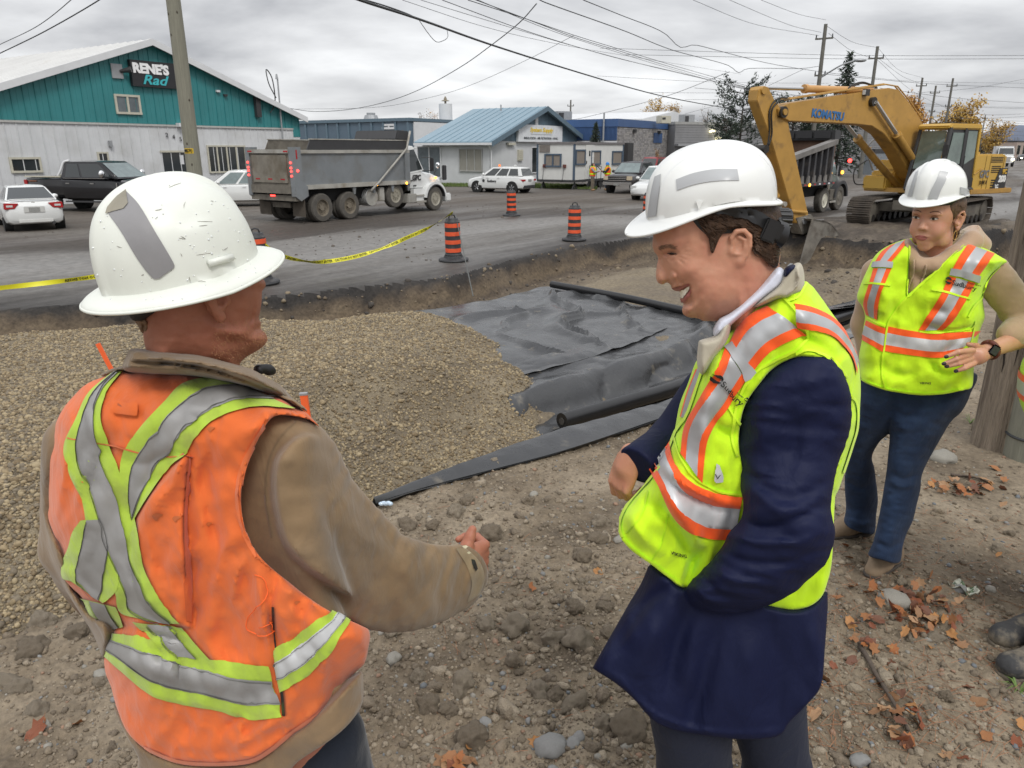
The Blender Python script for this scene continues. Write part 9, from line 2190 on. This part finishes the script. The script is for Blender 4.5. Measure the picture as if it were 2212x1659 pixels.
def right_person():
 0
 root=thing('person',(2.2,2.5,0),'person cut off by the right edge, only muddy boots and a bit of vest showing','person')
 M_bt=mat('muddy_boot',(.035,.035,.037),rough=.7,var=.3,vs=18,col2=(.17,.145,.11),c2s=14,c2t=(.44,.6),bump=.3,bs=60)
 legs=[]
 def core(P):
  d=chain(P,[(2.16,2.5,1.35),(2.14,2.5,1.0),(2.14,2.5,.9)],[.12,.13,.12],.05);d=smin(d,ellip(P,(2.1,2.5,1.62),(.10,.08,.12)),.03);d=smin(d,capsule(P,(2.12,2.5,1.4),(2.1,2.5,1.6),.06,.055),.03)
  for y in(2.3,2.72):d=smin(d,chain(P,[(2.2,(y+2.5)/2,.85),(2.22,y,.45),(2.25,y,.08)],[.09,.065,.05],.03),.04)
  return smin(d,chain(P,[(2.14,2.25,1.38),(2.14,2.2,1.1),(2.12,2.22,.90)],[.06,.05,.04],.02),.03)
 V,Q=surfnet(core,(1.9,2.0,-.02),(2.6,3.0,1.8),.014);mesh_np('body',V,Q,M_skinB,root,True,world_co=True)
 bl=((onz(2150,1400,0),onz(2290,1370,0)),(onz(2165,1465,0),onz(2320,1440,0)))
 for tip,heel in bl:
  d=heel-tip;d[2]=0;d/=np.linalg.norm(d);a=tip+d*.035
  fs=lambda P:smax(smin(smin(chain(P,[a+[0,0,.052],a+d*.10+[0,0,.062],a+d*.22+[0,0,.055]],[.048,.050,.045],.02),capsule(P,a+d*.16+[0,0,.09],a+d*.22+[0,0,.26],.048,.055),.03),ellip(P,a+[0,0,.05],(.055,.052,.045)),.01)-.0015*noise(P,60,3,2),.022-P[:,2],.003)
  o_,Vb,Qb=sdf_object(fs,np.minimum(a,a+d*.3)-.1,np.maximum(a,a+d*.3)+[.1,.1,.34],.0052,'boot',M_bt,root)
  fo=lambda P:smax(chain(P,[a+[0,0,.02],a+d*.22+[0,0,.02]],[.055,.052],.01),np.abs(P[:,2]-.014)-.014,.003)+.002*np.sign(np.sin(P[:,0]*300))
  sdf_object(fo,np.minimum(a,a+d*.3)-.1,np.maximum(a,a+d*.3)+[.1,.1,.1],.005,'sole',mat('sole_muddy',(.12,.10,.075),rough=.95,var=.3,vs=30),o_)
  q=MB();side=np.cross(d,[0,0,1])
  for k in range(5):
   cpt=a+d*(.085+.022*k)+np.array([0,0,.108+.022*k]);q.tube([cpt-side*.026+[0,0,-.012],cpt+[0,0,.006],cpt+side*.026+[0,0,-.012]],.0022,5)
  q.build('boot_lace',M_black,o_,smooth=True,world_co=True)
 tf=lambda P:smin(chain(P,[(2.24,2.42,.9),(2.28,2.3,.45),(2.28,2.3,.12)],[.10,.08,.07],.03),chain(P,[(2.24,2.6,.9),(2.32,2.7,.45),(2.30,2.68,.12)],[.10,.08,.07],.03),.03)
 sdf_object(tf,(2.0,2.1,.06),(2.6,3.0,1.1),.011,'trousers',M_jeand,root)
 vf=lambda P:smax(smin(ellip(P,(2.095,2.5,1.05),(.245,.26,.26)),ellip(P,(2.17,2.5,1.3),(.18,.26,.25)),.08)-.004*noise(P,9,3,2),.90-P[:,2],.01)
 ov,Vv,Qv=sdf_object(vf,(1.70,2.1,.75),(2.5,2.95,1.65),.009,'vest',M_lime,root);b=bvh_of(Vv,Qv)
 for z0,z1,mt in((1.045,1.068,M_orgs),(.995,1.045,M_silverw),(.972,.995,M_orgs)):
  V=[];F=[];ths=np.linspace(math.pi*.45,math.pi*1.75,30)
  for a in ths:
   for z in(z0,z1):
    r=b.ray_cast(Vector((2.1+math.cos(a),2.5+math.sin(a),z)),Vector((-math.cos(a),-math.sin(a),0)));p=r[0]if r[0]else Vector((2.1+.24*math.cos(a),2.5+.24*math.sin(a),z));V.append(np.array(p)+[.004*math.cos(a),.004*math.sin(a),0])
  F=[(2*i,2*i+1,2*i+3,2*i+2)for i in range(29)];mesh_np('vest_band',np.array(V),F,mt,ov,True,world_co=True)
 hat,_=hard_hat(root,np.array([2.09,2.5,1.68]),frame_mat((-1,0,0)),False,.88,M_hat)
right_person()
def far_person(p,label,vestm,hat,jm,tm,face,reach):
 root=thing('person',p,label,'person');X=np.array([math.cos(face),math.sin(face),0]);Yv=np.array([-X[1],X[0],0]);L=lambda f,l,z:np.array(p)+X*f+Yv*l+[0,0,z]
 def body(P):
  d=ellip(P,L(.02,0,1.62),(.10,.10,.13));d=smin(d,capsule(P,L(0,0,1.4),L(0,0,1.55),.06,.055),.02);d=smin(d,chain(P,[L(0,0,1.35),L(0,0,.95)],[.12,.12],.03),.05)
  for sd in(-1,1):
   d=smin(d,chain(P,[L(0,sd*.09,.9),L(.02,sd*.11,.5),L(0,sd*.12,.08)],[.08,.06,.045],.03),.03);h=L(.02,sd*.19,1.4)
   e,w=(L(.2,sd*.22,1.2),L(.42,sd*.16,1.25))if reach else(L(.02,sd*.26,1.12),L(.1,sd*.24,.88));d=smin(d,chain(P,[h,e,w],[.05,.042,.034],.02),.03)
  return d
 a=np.array(p);V,Q=surfnet(body,a-[.55,.55,.0],a+[.55,.55,1.8],.022);mesh_np('body',V,Q,M_skinB,root,True,world_co=True)
 V,Q=surfnet(lambda P:smin(chain(P,[L(0,0,1.40),L(0,0,.95)],[.18,.17],.03),np.minimum(chain(P,[L(.0,.2,1.4),L(.2,.22,1.2)if reach else L(.02,.27,1.12),L(.36,.17,1.24)if reach else L(.08,.25,.94)],[.075,.06,.05],.02),chain(P,[L(.0,-.2,1.4),L(.2,-.22,1.2)if reach else L(.02,-.27,1.12),L(.36,-.17,1.24)if reach else L(.08,-.25,.94)],[.075,.06,.05],.02)),.04),a-[.55,.55,-.7],a+[.55,.55,1.7],.022);mesh_np('jacket',V,Q,jm,root,True,world_co=True)
 V,Q=surfnet(lambda P:smax(chain(P,[L(0,0,1.38),L(0,0,.98)],[.20,.19],.03),np.abs(P[:,2]-(p[2]+1.22))-.30,.02),a-[.4,.4,-.7],a+[.4,.4,1.7],.02);v=mesh_np('vest',V,Q,vestm,root,True,world_co=True)
 q=MB();q.lathe([(.2,1.04),(.208,1.045),(.208,1.12),(.2,1.125)],(0,0,0),24);q.build('vest_band',M_lime,v)
 for sd in(-1,1):
  q=MB();q.tube([L(-.20,sd*.09,1.05),L(-.2,sd*.1,1.35),L(-.06,sd*.12,1.56),L(.08,sd*.12,1.55),L(.2,sd*.1,1.35),L(.2,sd*.09,1.05)],.022,6);q.build('vest_band',M_lime,v,smooth=True,world_co=True)
 V,Q=surfnet(lambda P:smin(chain(P,[L(0,.09,.92),L(.02,.11,.5),L(0,.12,.12)],[.115,.09,.08],.03),chain(P,[L(0,-.09,.92),L(.02,-.11,.5),L(0,-.12,.12)],[.115,.09,.08],.03),.02),a-[.35,.35,-.04],a+[.35,.35,1.1],.022);mesh_np('trousers',V,Q,tm,root,True,world_co=True)
 q=MB()
 for sd in(-1,1):q.ell(L(.06,sd*.12,.06),(.13 if abs(X[0])>.5 else .06,.07 if abs(X[0])>.5 else .13,.06),6)
 q.build('boot',mat('boot_tan',(.3,.18,.09),rough=.8),root,smooth=True,world_co=True)
 if hat:hard_hat(root,L(.02,0,1.68),frame_mat(X),True,.88,hat,suspension=False)
 else:
  V,Q=surfnet(lambda P:smax(ellip(P,L(0,0,1.65),(.115,.115,.13)),(P-L(.06,0,0))@X,.01),a+[-.2,-.2,1.45],a+[.2,.2,1.85],.015);mesh_np('hair',V,Q,M_hairB,root,True,world_co=True)
far_person(onz(1279,412,ZR),'bare headed worker in orange vest standing at the office trailer steps',M_orgs,None,cloth('grey_sweater',(.25,.25,.25)),cloth('khaki',(.14,.115,.085)),R(-20),True)
far_person(onz(1311,411,ZR),'worker with blue hard hat and orange vest standing beside the dark pickup',M_orgs,mat('helmet_blue',(.02,.18,.5),rough=.3),cloth('black_jacket',(.02,.02,.022)),M_jean,R(190),True)
M_drb=mat('drum_black',(.030,.031,.034),rough=.6,var=.2,vs=6,col2=(.08,.075,.07),c2s=6,c2t=(.55,.75))
M_dro=mat('drum_orange',(.70,.095,.03),rough=.5,var=.12,vs=6,col2=(.45,.08,.04),c2s=5,c2t=(.6,.8))
def make_drum(loc,label,rz=0.,tilt=0.):
 t=thing('traffic_drum',loc,label,'traffic drum',rz,'orange and black traffic drums along the pit')
 q=MB();q.lathe([(.0001,.13),(.20,.13),(.215,.16),(.195,.19),(.185,.95),(.16,.98),(.14,1.03),(.0001,1.04)],(0,0,0),28);q.build('drum_body',M_drb,t,smooth=True,sharp=30)
 q=MB();q.lathe([(.0001,.0),(.36,0),(.375,.03),(.36,.06),(.24,.09),(.225,.14),(.0001,.14)],(0,0,0),8*3);q.build('rubber_base',M_drb,t,smooth=True,sharp=30)
 for z in(.22,.42,.62,.82):
  r=.193-.01*(z-.2)/.75;q=MB();q.lathe([(r,z),(r+.006,z+.004),(r+.004,z+.096),(r-.002,z+.10)],(0,0,0),28);q.build('orange_band',M_dro,t,smooth=True,sharp=40)
 q=MB();q.tube([(-.08,0,1.03),(-.06,0,1.10),(0,0,1.12),(.06,0,1.10),(.08,0,1.03)],.016,8);q.build('handle',M_drb,t,smooth=True)
 return t
drums=[(1240,519,'traffic drum at the pit edge between the dump truck and the navy coated man',.1),(1105,466,'smallest traffic drum, standing in front of the white crossover',.5),(1398,475,'traffic drum partly hidden by the white helmet of the navy coated man',.9),(980,563,'traffic drum with the yellow tape tied to its top beside a thin rod',.2),(565,612,'traffic drum behind the face of the orange vested man',.3)]
D={}
def drums_():
 base=None
 for x,y,lb,rz in drums:
  p=onz(x,y,ZR+.01)
  if base is None:base=t=make_drum(p,lb,rz)
  else:t=copy_tree(base);t.location=tuple(p);t.rotation_euler=(.02,-.02,rz);t['label']=lb
  D[x]=p
 D[980]=D[980]+0
 a=onz(1000,566,ZR);q=MB();tp=ont(984,464,a[1]);bt=onz(1022,640,-1.12);r_=thing('steel_rod',bt,'thin grey steel rod leaning against the drum down into the pit','rod');q.tube([bt,tp],.012,6);q.build('rod',mat('rod_grey',(.10,.105,.10),rough=.6),r_,world_co=True)
 bt=onz(980,604,ZR-.35);q=MB();nrm=ray(985,605);q.ell(bt,(.26,.05,.05),6);o=q.build('paint_mark',mat('spray_orange',(.75,.10,.03),rough=.8),None,smooth=True);tag(o,'bright orange spray paint mark on the dark pit wall below the drum','paint mark')
 q=MB();q.ell(onz(985,605,ZR-.30)*0,(1,1,1),2)
drums_()
M_tp=mat('tape_yellow',(.72,.68,.03),rough=.4,var=.05)
def tape_run(P3,w,label,words,n=140,flip=1,ph=0.,tw=.9):
 P=spline(np.array(P3),n);rs=np.random.RandomState(4);V=[];T=np.gradient(P,axis=0);T/=np.linalg.norm(T,axis=1)[:,None]
 N=[]
 for i in range(n):
  a=ph+tw*math.sin(i*.06)+.35*math.sin(i*.21);up=np.array([0,0,1.]);sd=np.cross(T[i],up);sd/=np.linalg.norm(sd);up=np.cross(sd,T[i]);v=up*math.cos(a)+sd*math.sin(a);N.append(np.cross(T[i],v))
  for j in range(3):V.append(P[i]+v*w*(j/2-.5)+np.cross(T[i],v)*.004*(j==1))
 N=np.array(N);V=np.array(V);t=thing('caution_tape',P[0],label,'caution tape');mesh_np('tape',V,grid_faces(n,3),M_tp,t,world_co=True)
 cu=bpy.data.curves.new('x','FONT');cu.body=words;cu.size=w*.82;cu.offset=w*.02;cu.resolution_u=1;cu.align_y='CENTER';tmp=bpy.data.objects.new('t',cu);C.objects.link(tmp);me=bpy.data.meshes.new_from_object(tmp.evaluated_get(bpy.context.evaluated_depsgraph_get()));bpy.data.objects.remove(tmp)
 d=np.r_[0,np.cumsum(np.linalg.norm(np.diff(P,axis=0),axis=1))];W_=max(v.co.x for v in me.vertices);ref=wloc(t)
 k=min(1.,d[-1]/W_)
 for v in me.vertices:
  s=min(max(v.co.x*k,0),d[-1]-1e-4);i=min(int(np.searchsorted(d,s,'right')-1),n-2);u=(s-d[i])/(d[i+1]-d[i]);q=P[i]*(1-u)+P[i+1]*u;vv=(V[i*3+2]-V[i*3])*(1-u)+(V[i*3+5]-V[i*3+3])*u;vv/=np.linalg.norm(vv);nn=N[i];nn=nn*(1 if nn@(O-q)>0 else-1);v.co=Vector(q+vv*v.co.y*flip+nn*.008-ref)
 me.materials.clear();me.materials.append(M_ink);o=bpy.data.objects.new('lettering',me);C.objects.link(o);o.parent=t
def tapes():
 a=D[980]+np.array([0,-.1,1.06]);b_=D[565]+np.array([.1,-.1,.75])
 ta=proj(a)[2];tb=proj(b_)[2]
 pts=[]
 for(x,y),u in(((568,528),0),((600,548),.1),((640,561),.2),((690,566),.33),((760,556),.48),((830,535),.64),((880,513),.76),((930,490),.88),((978,459),1)):
  pts.append(ont(x,y,tb*(1-u)+ta*u))
 tape_run(pts,.09,'yellow caution tape sagging between two drums in front of the dump truck',('CAUTION DO NOT ENTER   '*6).strip(),tw=.9)
 p0=[(-160,640),(0,622),(100,611),(215,596),(330,575),(450,540),(548,520)]
 pts=[ont(x,y,12.5+1.8*i/6)for i,(x,y)in enumerate(p0)];pts[-1]=D[565]+np.array([-.15,-.1,.8])
 tape_run(pts[::-1],.085,'yellow caution tape running out of the left edge behind the worn white helmet',('CAUTION DO NOT ENTER   '*4).strip(),flip=1,tw=.12)
tapes()
def stakes():
 M_o=mat('stake_orange',(.85,.13,.03),rough=.6)
 for(x0,y0),(x1,y1),Yd,lb in(((246,808),(211,742),3.9,'thin orange survey stake leaning left in the crushed stone'),((664,905),(656,853),2.6,'orange topped survey stake behind the shoulder of the tan jacket')):
  a=onY(x0,y0,Yd);b_=onY(x1,y1,Yd);base=a+(a-b_)*3;d=(b_-a)/np.linalg.norm(b_-a)
  hz=float(gravel_top(np.array([a[0]]),np.array([a[1]]),polydist(np.array([a[0]]),np.array([a[1]]),E1)[0],polydist(np.array([a[0]]),np.array([a[1]]),E2)[0])[0][0]);base=b_-d*max((b_[2]-hz)/max(d[2],.3)+.05,.1)
  t=thing('survey_stake',base,lb,'survey stake');q=MB();w=.011 if Yd>3 else .013
  R_=frame_mat(d,(0,1,0));q.box((0,0,0),(np.linalg.norm(b_-base),w*2,w));q.xf(Matrix.Translation(Vector((b_+base)/2))@Matrix(R_.tolist()).to_4x4());q.build('stake',M_o,t,world_co=True)
  if Yd<3:q=MB();q.box((0,0,0),(.008,w*2.3,w*1.3));q.xf(Matrix.Translation(Vector(b_+d*.004))@Matrix(R_.tolist()).to_4x4());q.build('grey_cap',M_steel,t,world_co=True)
 p=onz(832,1092,.02);o=MB();
 for k in range(5):o.ell(p+np.array([.012*k-.02,.01*(k%2),.01]),(.016,.012,.012),5)
 o=o.build('crushed_bottle',mat('clear_plastic',(.45,.55,.65),rough=.1,var=.3,vs=30,spec=.9),None,smooth=True);tag(o,'small crushed clear plastic bottle at the near end of the grey strip','bottle')
stakes()
def leaf_mesh(seed):
 rs=np.random.RandomState(seed);n=14;out=[]
 for i in range(n):
  a=2*math.pi*i/n;r=(1 if i%2==0 else .78)*rs.uniform(.75,1.15);out.append((math.cos(a)*r,math.sin(a)*r*.62))
 V=[(0,0,.0)]+[(x,y,.55*(y*y)+rs.uniform(-.15,.35)*abs(x))for x,y in out]+[(-1.5,0,.1),(-1.0,.03,.02),(-1.,-.03,.02)]
 F=[(0,1+i,1+(i+1)%n)for i in range(n)]+[(n+1,n+2,n+3)]
 return np.array(V,float),F
def litter():
 cols=[(.30,.105,.03),(.38,.18,.06),(.20,.06,.025),(.30,.13,.05),(.25,.13,.06),(.13,.05,.025),(.36,.21,.11)]
 mts=[mat('leaf_%d'%i,c,rough=.65,var=.3,vs=20,col2=tuple(v*.5 for v in c),c2s=18,c2t=(.5,.8))for i,c in enumerate(cols)]
 rs=np.random.RandomState(21);base=[]
 for k in range(8):
  V,F=leaf_mesh(k);me=bpy.data.meshes.new('leaf');me.from_pydata([tuple(v)for v in V],[],F);me.polygons.foreach_set('use_smooth',np.ones(len(F),bool));base.append(me)
 spots=[]
 def cluster(x,y,sx,sy,n):spots.extend([(x+rs.normal()*sx,y+rs.normal()*sy,1)for _ in range(n)])
 cluster(1990,1335,42,26,46);cluster(1960,1310,30,16,18);cluster(2090,1050,46,13,34);cluster(1850,1400,40,30,14);cluster(1940,1580,26,26,16);cluster(1740,1530,30,40,8);cluster(985,1650,22,12,10);cluster(1860,1290,22,14,5)
 for _ in range(38):
  spots.append((rs.uniform(1560,2212),rs.uniform(1150,1655),0))
 for _ in range(12):spots.append((rs.uniform(20,1560),rs.uniform(1150,1655),0))
 spots+=[(78,1585,2),(1000,1645,2),(1755,1570,2),(1900,1490,2),(2130,1035,2),(2150,1010,2)]
 for i,(x,y,c_)in enumerate(spots):
  p=onz(x,y,.01)
  if polydist(np.array([p[0]]),np.array([p[1]]),E1)[0][0]>-.1:continue
  k=rs.randint(0,len(cols));me=base[rs.randint(0,8)].copy()if i<60 else None
  key=(rs.randint(0,8),k)
  if key not in cache:m2=base[key[0]].copy();m2.materials.append(mts[k]);cache[key]=m2
  o=bpy.data.objects.new('fallen_leaf',cache[key]);C.objects.link(o)
  z=float(height(np.array([p[0]]),np.array([p[1]]))[0][0]);s=rs.uniform(.020,.040)*(1.25 if c_==2 else 1)
  o.location=(p[0],p[1],z+.008+rs.uniform(0,.022)*(c_==1));o.rotation_euler=(rs.normal()*.5,rs.normal()*.5,rs.uniform(0,6.3));o.scale=(s,s,s)
  if c_==1:tag(o,'curled orange brown dead leaf in a drift of leaves on the dirt bank','leaf','dead leaves drifted on the dirt bank')
  elif c_==0:tag(o,'single orange brown dead leaf lying apart on the dirt bank','leaf','single dead leaves on the dirt bank')
  else:tag(o,['orange leaf at the left bottom edge beside the orange vest','curled orange leaf at the bottom edge beside a stone','dry orange leaf right of the navy coat hem','broad orange leaf near the thick end of the stick','pale leaf on the ground before the wooden pole','upper pale leaf before the wooden pole'][(i-(len(spots)-6))],'leaf')
 q=MB()
 for _ in range(900):
  x,y=(rs.uniform(1700,2212),rs.uniform(1100,1655))if rs.uniform()<.8 else(rs.uniform(900,2212),rs.uniform(1000,1655));p=onz(x,y,0.)
  if polydist(np.array([p[0]]),np.array([p[1]]),E1)[0][0]>-.1:continue
  a=rs.uniform(0,3.14);L=rs.uniform(.02,.05);z=float(height(np.array([p[0]]),np.array([p[1]]))[0][0])+.004;d=np.array([math.cos(a),math.sin(a),0]);e=p*[1,1,0]+[0,0,z]
  q.tube([e-d*L,e+[0,0,.004],e+d*L+[0,0,rs.uniform(0,.006)]],.0007,3)
 o=q.build('pine_needles',mat('needle_brown',(.30,.13,.06),rough=.7,var=.3),None);o['kind']='stuff'
 def stick(P_,r,lb):
  pts=[]
  for x,y in P_:p=onz(x,y,0);p[2]=float(height(np.array([p[0]]),np.array([p[1]]))[0][0])+r+.004;pts.append(p)
  pts=spline(pts,24);pts[:,2]+=.004*noise(pts,9,3,1);t=thing('stick',pts[0],lb,'stick');q=MB();q.tube(pts,[r*(1.1-.5*i/24)for i in range(24)],8);q.build('branch',mat('stick_bark',(.085,.065,.05),rough=.9,var=.3,vs=30),t,smooth=True,world_co=True)
 stick([(1848,1402),(1868,1440),(1890,1480),(1915,1525),(1942,1575),(1957,1605)],.009,'long crooked grey stick lying across the dirt at lower right')
 stick([(2054,1025),(2100,1030),(2140,1042)],.008,'dark twig on the upper leaf drift before the wooden pole');stick([(2060,1050),(2095,1054),(2130,1048)],.007,'lower dark twig on the upper leaf drift')
 p=onz(2080,1272,.03);q=MB();Vw=[]
 for i in range(7):
  for j in range(4):Vw.append((.05*(i/6-.5)*2.2,.028*(j/3-.5)*2,.016*math.sin(i*1.7+j)+.012*math.cos(j*2.3)))
 q.add(np.array(Vw),[(i*4+j,(i+1)*4+j,(i+1)*4+j+1,i*4+j+1)for i in range(6)for j in range(3)]);q.xf(Matrix.Translation(Vector(p))@Matrix.Rotation(2.1,4,'Z'));o=q.build('food_wrapper',mat('wrapper',(.50,.50,.42),rough=.25,var=.6,vs=50,col2=(.08,.12,.06),c2s=40,c2t=(.5,.55)),None,smooth=True);tag(o,'crumpled shiny food wrapper on the dirt beside the leaf pile','wrapper')
 for x,y,lb in((2200,1495,'small tuft of green grass below the muddy boots'),(2096,915,'small tuft of green grass at the foot of the wooden pole')):
  p=onz(x,y,0.);q=MB()
  for _ in range(16):
   a=rs.uniform(0,6.3);L=rs.uniform(.04,.11);d=np.array([math.cos(a),math.sin(a),0]);w=np.cross(d,[0,0,1])*.0022;q.add([p-w,p+w,p+d*L*.5+[0,0,L*.5]+w,p+d*L*.5+[0,0,L*.5]-w,p+d*L+[0,0,L*.45]],[(0,1,2,3),(3,2,4)])
  o=q.build('grass_tuft',mat('grass_blade_near',(.10,.17,.03),rough=.6),None);tag(o,lb,'grass tuft')
cache={}
litter()
